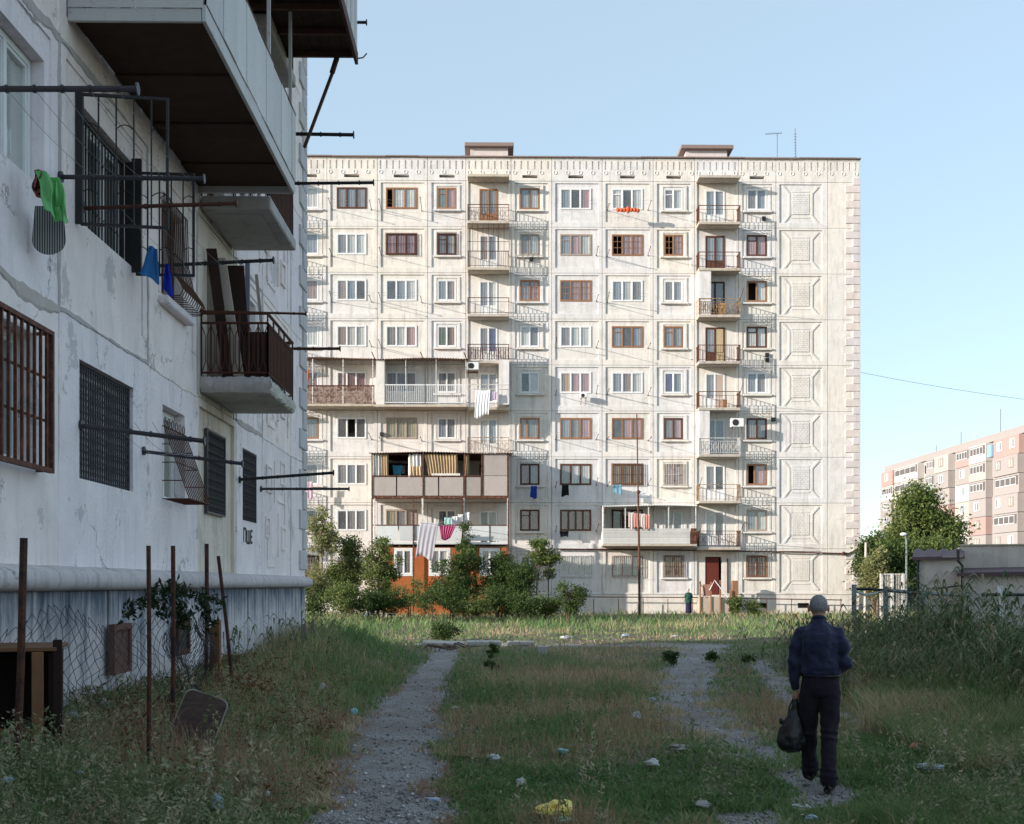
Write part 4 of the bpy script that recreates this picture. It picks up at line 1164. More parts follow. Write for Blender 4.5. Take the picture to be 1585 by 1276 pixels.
B4('ac_shelf', MB().box(ax(723, Y4), ax(740, Y4), -P4_ + 0.2, -P4_ + 0.6, wz(575.5, 0, Y4), wz(574, 0, Y4)), M_rust)
MB().box(ax(594, Y4) + 0.1, ax(616, Y4), -P4_ + 0.3, -P4_ + 0.34, zfl + 0.1, wz(587, 0, Y4)).build('leaning_board', simple('tan_board', (0.45, 0.34, 0.24), 0.8), None) if False else None

# --- second-storey loggia on the H/I bays with horizontal siding
P7 = 1.35; Y7 = YM - P7
lo7 = empty('loggia_extension', (0, 0, 0), 0, parent=main)
def B7(name, q, mat, s=False): return q.build(name, mat, lo7, s)
xa, xb = ax(933, Y7), ax(1079, Y7); z7f, z7r = wz(843, 5, Y7), wz(783, 5, Y7)
corr(lo7, 'loggia_roof', xa, xb, -P7 - 0.1, -0.01, z7r, M_siding, 0.12)
B7('floor_slab', MB().bbox(xa, xb, -P7, -0.01, z7f - 0.10, z7f + 0.06, 0.02), M_slab)
zA, zB_ = wz(842, 5, Y7), wz(818, 5, Y7)
for k in range(8):
    B7('siding_board', MB().bbox(xa + 0.02, ax(1068, Y7), -P7 - 0.02, -P7 + 0.01, zA + (zB_ - zA) * k / 8 + 0.005, zA + (zB_ - zA) * (k + 1) / 8 - 0.006, 0.006), M_siding)
B7('siding_board', MB().box(ax(1069, Y7), ax(1078, Y7), -P7 - 0.02, -P7 + 0.01, zA, zB_), M_rustbeam)
B7('side_wall', MB().box(xa, xa + 0.05, -P7 + 0.015, -0.02, zA, z7r - 0.03), M_wall)
for px in (934, 968, 1004, 1035, 1077): B7('post', MB().box(ax(px, Y7) - 0.03, ax(px, Y7) + 0.03, -P7 + 0.012, -P7 + 0.06, zA, z7r), M_wrail)

# ------------------------------------------------------------------ things fixed or hung on the far block
def ac_unit(loc, rz, s, label):
    o = empty('air_conditioner', loc, rz, label, 'air conditioner', 'air conditioner outdoor units on the far block')
    MB().bbox(-0.42 * s, 0.42 * s, -0.3, 0.0, 0, 0.55 * s, 0.03).build('case', M_white, o)
    q = MB()
    for r in (0.2, 0.14, 0.08): q.path([(-0.12 * s + r * s * math.cos(t), -0.31, 0.28 * s + r * s * math.sin(t)) for t in [2 * math.pi * i / 14 for i in range(15)]], 0.008, 4, caps=False)
    for k in range(6): t = math.pi * k / 6; q.tube((-0.12 * s - 0.2 * s * math.cos(t), -0.312, 0.28 * s - 0.2 * s * math.sin(t)), (-0.12 * s + 0.2 * s * math.cos(t), -0.312, 0.28 * s + 0.2 * s * math.sin(t)), 0.005, 4)
    q.build('fan_guard', M_pole, o)
    MB().prism([(-0.12 * s + 0.19 * s * math.cos(2 * math.pi * i / 14), 0.28 * s + 0.19 * s * math.sin(2 * math.pi * i / 14)) for i in range(14)], -0.304, -0.2995).build('fan_opening', M_black, o)
    q = MB(); 
    for x in (-0.3 * s, 0.3 * s): q.box(x - 0.015, x + 0.015, -0.3, 0.14, -0.03, -0.001); q.tube((x, -0.28, -0.03), (x, 0.14, -0.35), 0.014, 4)
    q.build('bracket', M_rust, o)
    return o
W3 = lambda px, py, n: (wx(px, YM - n), YM - n, wz(py, wx(px, YM - n), YM - n))
ac_unit(W3(732, 574, P4_ - 0.35), 0, 0.85, 'white air conditioner unit above the hanging white sheets')
ac_unit(W3(1140, 662, 0.75), R(0), 0.95, 'white air conditioner unit beside the balcony with white ironwork')
ac_unit(W3(903, 617, 0.2), 0, 0.5, 'small white unit under the pink-curtained window')

def hanging(name, cat, label, px0, px1, py0, py1, n, mat, folds=4, skew=0, sk2=0, amp=0.016, group='laundry hung out on the far block', shape=None, extra=None):
    Y = YM - n; xA, xB = wx(px0, Y), wx(px1, Y); z0, z1 = wz(py1, xA, Y), wz(py0, xA, Y); nn = max(12, folds * 6); m = 8; vs = []
    rg = random.Random(int(px0 * 3 + py1)); ph = [rg.random() * 6 for _ in range(4)]
    for j in range(m + 1):
        f = j / m
        for i in range(nn + 1):
            t = i / nn; x = xA + (xB - xA) * t + (1 - f) * (skew * (1 - t) + sk2 * t)
            y = Y + amp * math.sin(ph[0] + t * folds * 2 * math.pi + ph[1] * 0.2 * math.sin(4 * f)) * (1.2 - 0.7 * f)
            zz = z0 + (z1 - z0) * f + (1 - f) ** 2 * 0.08 * (z1 - z0) * math.sin(ph[2] + t * 5) - 0.03 * math.sin(math.pi * t) * f
            vs.append((x, y, zz))
    fs = [(j * (nn + 1) + i, j * (nn + 1) + i + 1, (j + 1) * (nn + 1) + i + 1, (j + 1) * (nn + 1) + i) for j in range(m) for i in range(nn)]
    q = MB(); q.add(vs, fs); o = q.build(name, mat, None, True); tag(o, label, cat, group)
    md = o.modifiers.new('thickness', 'SOLIDIFY'); md.thickness = 0.006
    return o
cl = lambda n, c: simple(n, c, 0.9, 0.1, 0.15, 5)
M_pinkcl = cl('pink_cloth', (0.55, 0.10, 0.22)); M_bluecl = cl('blue_cloth', (0.02, 0.05, 0.30)); M_blackcl = cl('black_cloth', (0.012, 0.012, 0.014))
M_whitecl = cl('white_cloth', (0.75, 0.74, 0.74)); M_lilac = cl('lilac_cloth', (0.5, 0.42, 0.55)); M_ltblue = cl('light_blue_cloth', (0.17, 0.33, 0.42)); M_redcl = cl('orange_red_cloth', (0.65, 0.12, 0.05))
M_turq = cl('turquoise_cloth', (0.05, 0.26, 0.36)); M_greycl = cl('printed_grey_cloth', (0.44, 0.42, 0.46))
hanging('hanging_sheet', 'laundry', 'large white sheets hung over the railing below the air conditioner', 737, 759, 604, 645, 1.55, M_whitecl, 5, -0.1, -0.1)
hanging('hanging_towel', 'laundry', 'pale pinkish towel hung beside the large white sheets', 758, 769, 606, 620, 1.5, M_lilac, 3)
hanging('hanging_sheet', 'laundry', 'grey printed bed sheet on the line before the addition', 650, 679, 809, 864, PE + 1.0, M_greycl, 4, -0.25, -0.35)
hanging('hanging_sheet', 'laundry', 'pink sheet draped on the line beside the grey printed sheet', 680, 706, 813, 835, PE + 0.9, M_pinkcl, 6, 0.1, -0.35, 0.06)
hanging('hanging_cloth', 'laundry', 'small pale teal garment pegged above the pink sheet', 688, 700, 801, 812, PE + 0.4, cl('pale_teal_cloth', (0.35, 0.55, 0.52)), 2)
for k, (a, b) in enumerate(((700, 708), (709, 716), (717, 727))):
    hanging('hanging_cloth', 'laundry', ['first small white garment right of the teal one', 'middle small white garment on the sloping line', 'last white garment at the right end of the sloping line'][k], a, b, 799 - 3 * k, 812 - 3 * k, PE + 0.2 - 0.1 * k, M_whitecl, 2)
hanging('hanging_trousers', 'laundry', 'royal blue garment hung under a dark third-row window', 822, 831, 752, 771, 0.7, M_bluecl, 2, -0.07, 0)
hanging('hanging_shirt', 'laundry', 'black garment hung under the window with brown frame, third row from the ground', 870, 880, 750, 768, 0.7, M_blackcl, 2, -0.05, 0.03)
hanging('hanging_shirt', 'laundry', 'light blue top hung beneath the rust-barred window', 949, 962, 750, 765, 0.8, M_ltblue, 2)
hanging('hanging_cloth', 'laundry', 'black cloth hung under the wooden brown window, second row', 866, 880, 822, 831, 0.5, M_blackcl, 2, 0.06, -0.02)
hanging('hanging_cloth', 'laundry', 'pink and white garment hung at the far left column', 473, 484, 745, 772, 0.7, cl('pale_pink_cloth', (0.6, 0.42, 0.5)), 2)
hanging('hanging_towel', 'laundry', 'turquoise towel hung inside the dark curtained loggia', 607, 623, 720, 736, PE - 0.8, M_turq, 1, 0.1, -0.1)
for k in range(4):
    hanging('hanging_shirt', 'laundry', ['red striped shirt, first from the left on the siding loggia', 'red striped shirt, second on the siding loggia line', 'red striped shirt, third on the siding loggia line', 'red striped shirt, rightmost on the siding loggia line'][k], 973 + 8.5 * k, 981 + 8.5 * k, 793 + k, 818, 1.5, cl('red_striped_cloth', (0.50, 0.24, 0.20)) if k % 2 else cl('striped_cloth_pale', (0.6, 0.5, 0.46)), 2)
hanging('hanging_cloth', 'laundry', 'red cloth hung at the left end of the brown ribbed loggia', 473, 478, 572, 590, 1.0, M_redcl, 2)
rg = random.Random(5)
o = empty('hanging_laundry', W3(972, 326, 0.9), 0, 'row of small orange-red pieces on a top floor window line', 'laundry', 'laundry hung out on the far block')
for k in range(7):
    x = -0.6 + 0.2 * k; q = MB().ell((x, 0, rg.random() * 0.06), (0.12, 0.09, 0.13 + 0.08 * (k == 3)), 9, 6, 0.15, rg); q.build('cloth', M_redcl, o, True)
# lines before the addition
q = MB(); q.path([W3(651, 809, PE + 1.0), W3(690, 814, PE + 1.0), W3(786, 828, PE + 0.5)], 0.012, 4); q.path([W3(655, 817, PE + 0.45), W3(725, 797, PE + 0.1), W3(772, 784, 0.6)], 0.01, 4)
tag(q.build('washing_line', M_wirey, None), 'thin washing lines strung across the orange addition', 'washing line')

# clutter on balconies
def crate(loc, sx, sy, sz, mat, label, name='balcony_box', cat='box'):
    q = MB().bbox(-sx / 2, sx / 2, -sy / 2, sy / 2, 0, sz, 0.02); o = q.build(name, mat, None); o.location = Vector(loc); tag(o, label, cat); return o
bz = lambda row: ZB(row) + 0.075
q0 = lambda px, n, row: (wx(px, YM - n), YM - n, bz(row))
crate(q0(1117, 0.55, 2), 0.5, 0.4, 0.75, simple('tan_chest', (0.42, 0.25, 0.12)), 'tan wooden chest on the tan ironwork balcony', 'wooden_chest', 'chest')
crate(q0(1121, 0.5, 4), 0.3, 0.3, 0.55, M_orange, 'small orange wooden stool on the fifth storey balcony', 'wooden_stool', 'stool')
def pot_plant(loc, label, r=0.3, h=0.5, seed=1, potmat=None, leaf=None):
    o = empty('potted_plant', loc, 0, label, 'potted plant'); rg = random.Random(seed)
    MB().path([(0, 0, 0), (0, 0, 0.24)], 0.1, 8, r1=0.14).build('pot', potmat or M_orange, o)
    q = MB()
    for k in range(90):
        a = rg.random() * 6.28; rr = r * rg.random() ** 0.5; z = 0.25 + h * rg.random(); c = Vector((rr * math.cos(a), rr * math.sin(a), z)); u = Vector((rg.random() - .5, rg.random() - .5, rg.random() - .5)).normalized(); v = u.cross(Vector((rg.random(), rg.random(), 1))).normalized()
        s_ = 0.05 + 0.04 * rg.random(); q.add([c - u * s_, c + v * s_ * 0.5, c + u * s_, c - v * s_ * 0.5], [(0, 1, 2, 3)])
    q.build('foliage', leaf or M_leafdark, o); return o

# ------------------------------------------------------------------ the ground
def vnoise(x, y, sc, seed=0):
    """smooth value noise 0..1, vectorised"""
    x = np.asarray(x, float) * sc + 31.7 * seed; y = np.asarray(y, float) * sc - 17.3 * seed
    xi = np.floor(x).astype(np.int64); yi = np.floor(y).astype(np.int64); fx = x - xi; fy = y - yi
    fx = fx * fx * (3 - 2 * fx); fy = fy * fy * (3 - 2 * fy)
    def h(a, b):
        n = (a * 374761393 + b * 668265263 + seed * 974711) & 0x7fffffff
        n = (n ^ (n >> 13)) * 1274126177 & 0x7fffffff
        return ((n ^ (n >> 16)) & 0xffff) / 65535.0
    return (h(xi, yi) * (1 - fx) + h(xi + 1, yi) * fx) * (1 - fy) + (h(xi, yi + 1) * (1 - fx) + h(xi + 1, yi + 1) * fx) * fy
def fnoise(x, y, sc, seed=0, o=3):
    t = 0; a = 1; n = 0
    for k in range(o): t = t + a * vnoise(x, y, sc * 2 ** k, seed + k); n += a; a *= 0.5
    return t / n
def sst(a, b, x):
    t = np.clip((x - a) / (b - a), 0, 1); return t * t * (3 - 2 * t)
def gh(x, y):
    x = np.asarray(x, float); y = np.asarray(y, float)
    left_ = 0.50 * sst(-1.7, -4.0, x) * (1 - sst(28.5, 34, y)) * sst(-90, -60, x)
    right_ = 0.30 * sst(4.6, 8.0, x) * (1 - sst(27, 34, y))
    near = np.exp(-((y - 20) / 60.0) ** 2)
    return left_ + right_ + (fnoise(x, y, 0.55, 3) - 0.5) * 0.16 * near + (fnoise(x, y, 2.6, 9) - 0.5) * 0.05 * near
def GH(x, y): return float(gh(x, y))
def PGh(px, py):
    zg = 0.0
    for _ in range(6):
        p = PG(px, py, zg); zg = GH(p.x, p.y)
    return Vector((p.x, p.y, zg))

# worn gravel: centre pixel, half width in pixels -> world segments
TR = [
 ([(600, 1400, 190), (605, 1276, 136), (594, 1200, 106), (604, 1150, 82), (630, 1100, 62), (658, 1055, 40), (684, 1022, 25), (690, 1002, 22)], 1.0),
 ([(655, 998, 60), (760, 999, 60), (870, 998, 60), (980, 998, 60), (1090, 1000, 55)], 0.85),
 ([(1090, 1000, 45), (1072, 1030, 42), (1062, 1060, 46), (1055, 1090, 55), (1085, 1118, 70)], 0.97),
 ([(1175, 1030, 16), (1205, 1062, 24), (1238, 1092, 26), (1330, 1122, 30), (1385, 1146, 34)], 0.88),
 ([(1085, 1118, 70), (1160, 1150, 62), (1215, 1190, 55), (1290, 1228, 60), (1230, 1262, 110), (1130, 1285, 120)], 0.74),
]
SEG = []
for pts, w in TR:
    W = []
    for (px, py, hw) in pts:
        p = PG(px, py); d = EYE * F / (py - HY); W.append((p.x, p.y, hw * d / F))
    for a_, b_ in zip(W, W[1:]): SEG.append((a_, b_, w))
def pmask(x, y):
    x = np.asarray(x, float); y = np.asarray(y, float); m = np.zeros(x.shape)
    wob = (fnoise(x, y, 1.3, 21) - 0.5) * 0.75 + (fnoise(x, y, 5.0, 27, 2) - 0.5) * 0.35
    for (ax_, ay_, aw), (bx_, by_, bw), w in SEG:
        dx, dy = bx_ - ax_, by_ - ay_; L2 = dx * dx + dy * dy + 1e-9
        t = np.clip(((x - ax_) * dx + (y - ay_) * dy) / L2, 0, 1)
        d = np.hypot(x - ax_ - t * dx, y - ay_ - t * dy); hw = (aw + (bw - aw) * t) * 1.12
        m = np.maximum(m, (1.25 - d / hw) * (0.55 + 0.45 * w) + wob * (1.3 - 0.6 * w) - (1 - w) * 0.25)
    return m            # > 0.5 reads as gravel

def ground_mat():
    s = NT('dry_soil'); p = s.pos(); a = s.noise(p, 1.1, 6, 0.65); b = s.noise(p, 9, 5, 0.7); c = s.noise(p, 60, 3, 0.6)
    col = s.mix(a, (0.11, 0.09, 0.07), (0.24, 0.205, 0.165)); col = s.mix(s.math('MULTIPLY', b, 0.4), col, (0.12, 0.12, 0.07))
    at = s.n('ShaderNodeAttribute', attribute_name='bare'); 
    col = s.mix(s.math('MULTIPLY', at.outputs['Fac'], 0.9), col, s.mix(c, (0.18, 0.17, 0.16), (0.36, 0.345, 0.33)))
    s.bump(s.math('ADD', b, c), 0.6, 0.03); return s.fin(col, 0.95, 0.1)
def gravel_mat():
    s = NT('gravel'); p = s.pos()
    v = s.n('ShaderNodeTexVoronoi'); v.inputs['Scale'].default_value = 60; s.l(p, v.inputs['Vector'])
    v2 = s.n('ShaderNodeTexVoronoi'); v2.inputs['Scale'].default_value = 15; s.l(p, v2.inputs['Vector'])
    big = s.noise(p, 0.9, 5, 0.65); sm = s.noise(p, 30, 4, 0.7)
    sep = s.n('ShaderNodeSeparateXYZ'); s.l(v.outputs['Color'], sep.inputs[0])
    col = s.mix(sep.outputs[0], (0.25, 0.245, 0.25), (0.58, 0.56, 0.555)); col = s.mix(s.ramp(big, [(0.4, 0), (0.7, 1)]), col, (0.27, 0.235, 0.20))
    col = s.mix(s.math('MULTIPLY', sm, 0.5), col, (0.22, 0.21, 0.205))
    h = s.math('ADD', v.outputs['Distance'], s.math('MULTIPLY', v2.outputs['Distance'], 0.8)); s.bump(h, 0.9, 0.03)
    return s.fin(col, 0.9, 0.2)
M_soil = ground_mat(); M_gravel = gravel_mat()
gx = np.unique(np.concatenate([np.array([-900, -500, -250, -120, -60, -35, -20, -12, -8.0]), np.arange(-6.0, 17.0, 0.11), np.array([17.5, 19, 22, 26, 32, 45, 70, 110, 200, 400, 900])]))
gy = np.unique(np.concatenate([np.array([-300, -100, -40, -15, -4, 2, 5.0]), np.arange(7.0, 46.0, 0.11), np.arange(46, 75, 0.7), np.array([80, 95, 130, 190, 300, 520, 1100])]))
X, Y = np.meshgrid(gx, gy, indexing='ij'); Z = gh(X, Y); PM = pmask(X, Y)
Z = Z - 0.03 * np.clip(PM * 2 - 0.4, 0, 1)
nx, ny = X.shape
V = np.stack([X, Y, Z], -1).reshape(-1, 3)
I = np.arange(nx * ny).reshape(nx, ny)
Q = np.stack([I[:-1, :-1], I[1:, :-1], I[1:, 1:], I[:-1, 1:]], -1).reshape(-1, 4)
bare = np.clip((PM - 0.1) * 2.2, 0, 1).reshape(-1)
g = inst('ground', np_mesh('ground', V, Q, M_soil, {'bare': bare}, smooth=True)); g['kind'] = 'structure'
pm = PM.reshape(-1); sel = (pm[Q].mean(1) > 0.52)
Qp = Q[sel]; used = np.unique(Qp); mp = -np.ones(len(V), int); mp[used] = np.arange(len(used)); Vp = V[used].copy(); Vp[:, 2] += 0.008
g = inst('gravel_path', np_mesh('gravel_path', Vp, mp[Qp], M_gravel, smooth=True)); g['kind'] = 'structure'

# loose stones on and beside the track
def scatter_px(n, y0, y1, power=1.6, x0=-140, x1=1720):
    """points spread over the ground, denser nearby"""
    u = nr.rand(n); d0, d1 = EYE * F / (y1 - HY), EYE * F / (y0 - HY)
    k = power - 1; d = (d0 ** -k + u * (d1 ** -k - d0 ** -k)) ** (-1 / k)
    px = x0 + nr.rand(n) * (x1 - x0); s = (px - CX) / F
    return d * SN + s * d * CS, d * CS - s * d * SN, d, px
x, y, d, px = scatter_px(42000, 992, 1300, 2.2)
k = pmask(x, y) + nr.rand(len(x)) * 0.3 > 0.6
x, y, d = x[k], y[k], d[k]; n = len(x)
r = (0.004 + 0.017 * nr.rand(n) ** 4) * (1 + d / 40)
octv = np.array([(1, 0, 0), (0, 1, 0), (-1, 0, 0), (0, -1, 0), (0.1, 0.1, 0.7), (0, 0, -0.4)]); octf = np.array([(0, 1, 4), (1, 2, 4), (2, 3, 4), (3, 0, 4), (1, 0, 5), (2, 1, 5), (3, 2, 5), (0, 3, 5)])
jit = 1 + (nr.rand(n, 6, 1) - 0.5) * 0.7; th = nr.rand(n) * 6.28; c, s = np.cos(th)[:, None], np.sin(th)[:, None]
P = octv[None] * jit * r[:, None, None]; P = np.stack([P[..., 0] * c - P[..., 1] * s, P[..., 0] * s + P[..., 1] * c, P[..., 2]], -1)
P[..., 0] += x[:, None]; P[..., 1] += y[:, None]; P[..., 2] += (gh(x, y) - 0.015)[:, None]
FF = (octf[None] + (np.arange(n) * 6)[:, None, None]).reshape(-1, 3)
def stone_mat():
    s = NT('loose_stone'); g_ = s.n('ShaderNodeNewGeometry'); col = s.ramp(g_.outputs['Random Per Island'], [(0.0, (0.14, 0.135, 0.14)), (0.7, (0.34, 0.325, 0.32)), (1.0, (0.62, 0.60, 0.58))]); return s.fin(col, 0.85, 0.2)
g = inst('loose_stones', np_mesh('loose_stones', P.reshape(-1, 3), FF, stone_mat())); tag(g, 'small grey stones scattered along the worn gravel tracks', 'stones', kind='stuff')

# ------------------------------------------------------------------ grass and weeds
def leaf_mat(name, stops, transl=0.35, rough=0.6):
    s = NT(name); out = s.t.nodes['Material Output']; g_ = s.n('ShaderNodeNewGeometry'); p = s.pos()
    at = s.n('ShaderNodeAttribute', attribute_name='dry')
    f = s.math('ADD', s.math('MULTIPLY', g_.outputs['Random Per Island'], 0.45), s.math('MULTIPLY', at.outputs['Fac'], 0.75))
    f = s.math('ADD', f, s.math('MULTIPLY', s.math('SUBTRACT', s.noise(p, 0.8, 4, 0.6), 0.5), 0.35), True)
    col = s.ramp(f, stops)
    s.l(col, s.b.inputs['Base Color']); s.b.inputs['Roughness'].default_value = rough; s.b.inputs['Specular IOR Level'].default_value = 0.2
    tr = s.n('ShaderNodeBsdfTranslucent'); s.l(col, tr.inputs[0]); m = s.n('ShaderNodeMixShader', i_0=transl)
    s.l(s.b.outputs[0], m.inputs[1]); s.l(tr.outputs[0], m.inputs[2]); s.l(m.outputs[0], out.inputs[0]); return s.m
GR = [(0.0, (0.07, 0.14, 0.042)), (0.25, (0.125, 0.225, 0.075)), (0.50, (0.20, 0.28, 0.11)), (0.72, (0.38, 0.33, 0.18)), (1.0, (0.56, 0.43, 0.29))]
M_grass = leaf_mat('grass_blade', GR)
M_drygrass = leaf_mat('dry_stalk', [(0.0, (0.14, 0.12, 0.05)), (0.4, (0.28, 0.20, 0.11)), (0.7, (0.40, 0.29, 0.18)), (1.0, (0.33, 0.19, 0.13))])
M_weed = leaf_mat('weed_leaf', [(0.0, (0.07, 0.11, 0.045)), (0.4, (0.15, 0.20, 0.085)), (0.75, (0.27, 0.28, 0.16)), (1.0, (0.44, 0.38, 0.26))])
M_leafdark = leaf_mat('dark_green_leaf', [(0.0, (0.022, 0.045, 0.014)), (0.5, (0.055, 0.095, 0.026)), (1.0, (0.11, 0.15, 0.045))])
M_leafmid = leaf_mat('mid_green_leaf', [(0.0, (0.05, 0.09, 0.022)), (0.5, (0.115, 0.16, 0.045)), (1.0, (0.22, 0.25, 0.085))])
M_leafpale = leaf_mat('olive_leaf', [(0.0, (0.11, 0.13, 0.05)), (0.5, (0.22, 0.235, 0.095)), (1.0, (0.36, 0.35, 0.17))])

def leaf_cloud(C, S, size, mat, name, dry=None, long=1.0, droop=0.0):
    """folded diamond leaves: centres C, per-leaf size"""
    n = len(C); u = nr.randn(n, 3); u[:, 2] -= droop; u /= np.linalg.norm(u, axis=1)[:, None]
    v = np.cross(u, nr.randn(n, 3)); v /= np.linalg.norm(v, axis=1)[:, None]; nn_ = np.cross(u, v)
    s = S[:, None]; P = np.zeros((n, 4, 3))
    P[:, 0] = C - u * s * long; P[:, 1] = C + v * s * 0.5 + nn_ * s * 0.15; P[:, 2] = C + u * s * long; P[:, 3] = C - v * s * 0.5 + nn_ * s * 0.15
    o = (np.arange(n) * 4)[:, None, None]; FF = (np.array([(0, 1, 2), (0, 2, 3)])[None] + o).reshape(-1, 3)
    if dry is None: dry = nr.rand(n) * 0.6
    return np_mesh(name, P.reshape(-1, 3), FF, mat, {'dry': np.repeat(dry, 4)})

def blades(name, x, y, z, h, w, dry, mat, lean=0.5, label=None, cat=None, obj=True):
    n = len(x); th = nr.rand(n) * 2 * np.pi; fc = nr.rand(n) * 2 * np.pi
    bx, by = np.cos(th), np.sin(th); wx_, wy_ = np.cos(fc) * w, np.sin(fc) * w
    ln = h * lean * (0.3 + nr.rand(n)); P = np.zeros((n, 5, 3))
    b = np.stack([x, y, z], -1)
    mid = b + np.stack([bx * ln * 0.3, by * ln * 0.3, h * 0.58], -1); tip = b + np.stack([bx * ln, by * ln, h * (1.0 - 0.12 * nr.rand(n))], -1)
    W = np.stack([wx_, wy_, 0 * w], -1)
    P[:, 0] = b - W; P[:, 1] = b + W; P[:, 2] = mid + W * 0.75; P[:, 3] = mid - W * 0.75; P[:, 4] = tip
    o = (np.arange(n) * 5)[:, None, None]; FF = (np.array([(0, 1, 2), (0, 2, 3), (3, 2, 4)])[None] + o).reshape(-1, 3)
    me = np_mesh(name, P.reshape(-1, 3), FF, mat, {'dry': np.repeat(dry, 5)})
    ob = inst(name, me); tag(ob, label, cat, kind='stuff'); return ob

def dryness(x, y, px, d):
    py = HY + EYE * F / d
    f = 0.10 + 0.55 * sst(0.42, 0.70, fnoise(x, y, 0.5, 41))
    f = f + 0.45 * sst(962, 940, py)                                           # the sun-bleached far strip
    f = f - 0.25 * np.exp(-((px - 900) / 260) ** 2 - ((py - 970) / 9) ** 2)
    f = f + 0.35 * np.exp(-((px - 400) / 130) ** 2 - ((py - 1085) / 70) ** 2)   # brown weeds on the left bank
    f = f + 0.45 * np.exp(-((px - 560) / 60) ** 2 - ((py - 1190) / 70) ** 2) + 0.4 * np.exp(-((px - 720) / 60) ** 2 - ((py - 1150) / 25) ** 2)
    f = f - 0.28 * np.exp(-((px - 860) / 220) ** 2 - ((py - 1195) / 38) ** 2) - 0.35 * np.exp(-((px - 1450) / 140) ** 2 - ((py - 1110) / 70) ** 2)
    f = f + 0.25 * np.exp(-((px - 880) / 150) ** 2 - ((py - 1055) / 40) ** 2) - 0.3 * np.exp(-((px - 560) / 90) ** 2 - ((py - 1000) / 35) ** 2)
    f = f - 0.3 * np.exp(-((px - 750) / 70) ** 2 - ((py - 1060) / 30) ** 2)
    f = f + 0.07 + 0.35 * np.exp(-((px - 270) / 200) ** 2 - ((py - 1200) / 80) ** 2) + 0.3 * sst(1340, 1420, px) * np.exp(-((py - 1030) / 45) ** 2)
    return np.clip(f + (nr.rand(len(x)) - 0.5) * 0.4, 0, 1)
def field(n, y0, y1, power):
    x, y, d, px = scatter_px(n, y0, y1, power)
    m = pmask(x, y); keep = (m < 0.42 + 0.2 * nr.rand(len(x)) ** 2) & (x > XW + 0.02 + 100 * (y > YC)) | ((y > YC) & (m < 0.5))
    keep &= (x > -26) & (y < YM - 0.1) & ~((x < XW + 0.05) & (y < YC + 0.1))
    return x[keep], y[keep], d[keep], px[keep], m[keep]
def heights(x, y, px, d, m):
    py = HY + EYE * F / d
    h = 0.05 + 0.34 * fnoise(x, y, 0.5, 51) ** 2.0
    h = h * (0.55 + 0.45 * sst(0.45, -0.6, m))
    h = h + 0.13 * np.exp(-((px - 850) / 200) ** 2 - ((py - 1065) / 38) ** 2) + 0.2 * sst(1330, 1450, px) * sst(1200, 1080, py) + 0.15 * sst(620, 480, px) * sst(1180, 1080, py) + 0.26 * np.exp(-((px - 500) / 110) ** 2 - ((py - 1015) / 42) ** 2)
    h = h + 0.20 * sst(988, 968, py)
    h = h * (0.35 + 1.3 * fnoise(x, y, 2.3, 55, 2) ** 1.2)
    h = h * (1 - 0.6 * sst(-3.1, -4.0, x) * (y < 22))
    return h * (0.6 + 0.8 * nr.rand(len(x)))
x, y, d, px, m = field(370000, 930, 1560, 2.0)
kk = fnoise(x, y, 2.2, 61) * 0.6 + fnoise(x, y, 0.7, 63) * 0.5 - 0.25 * np.clip(m, 0, 1) + 0.25 * nr.rand(len(x)) > 0.485
x, y, d, px, m = [a[kk] for a in (x, y, d, px, m)]
print('grass blades', len(x)); blades('grass', x, y, gh(x, y) - 0.01, heights(x, y, px, d, m), 0.0030 + 0.00030 * d * (0.6 + 0.8 * nr.rand(len(x))), dryness(x, y, px, d), M_grass, 0.75,
       'uneven green and straw-coloured grass covering the yard between the tracks', 'grass')
# short blades creeping into the faint right-hand tracks
x, y, d, px = scatter_px(90000, 992, 1500, 2.0, 950, 1500)
m = pmask(x, y); k = (m > 0.3) & (m < 0.95) & (fnoise(x, y, 1.5, 83) + 0.25 * (nr.rand(len(x)) - .5) > 0.56); x, y, d, px = x[k], y[k], d[k], px[k]
blades('short_grass', x, y, gh(x, y) - 0.01, 0.03 + 0.07 * nr.rand(len(x)), 0.0030 + 0.0003 * d, np.clip(dryness(x, y, px, d) + 0.15, 0, 1), M_grass, 1.0, 'sparse short grass creeping over the faint right-hand tracks', 'grass')
# straw and short blades fringing the left track
x, y, d, px = scatter_px(60000, 992, 1560, 2.0, 380, 1000)
m = pmask(x, y); k = (m > 0.30) & (m < 0.80) & (fnoise(x, y, 2.1, 87) - 0.35 * (m - 0.45) + 0.2 * (nr.rand(len(x)) - .5) > 0.50); x, y, d, px = x[k], y[k], d[k], px[k]
blades('straw_fringe', x, y, gh(x, y) - 0.01, 0.02 + 0.06 * nr.rand(len(x)), 0.0026 + 0.00028 * d, np.clip(0.5 + 0.5 * nr.rand(len(x)), 0, 1), M_drygrass, 1.6, 'trampled straw fringing the left gravel track', 'dry grass')
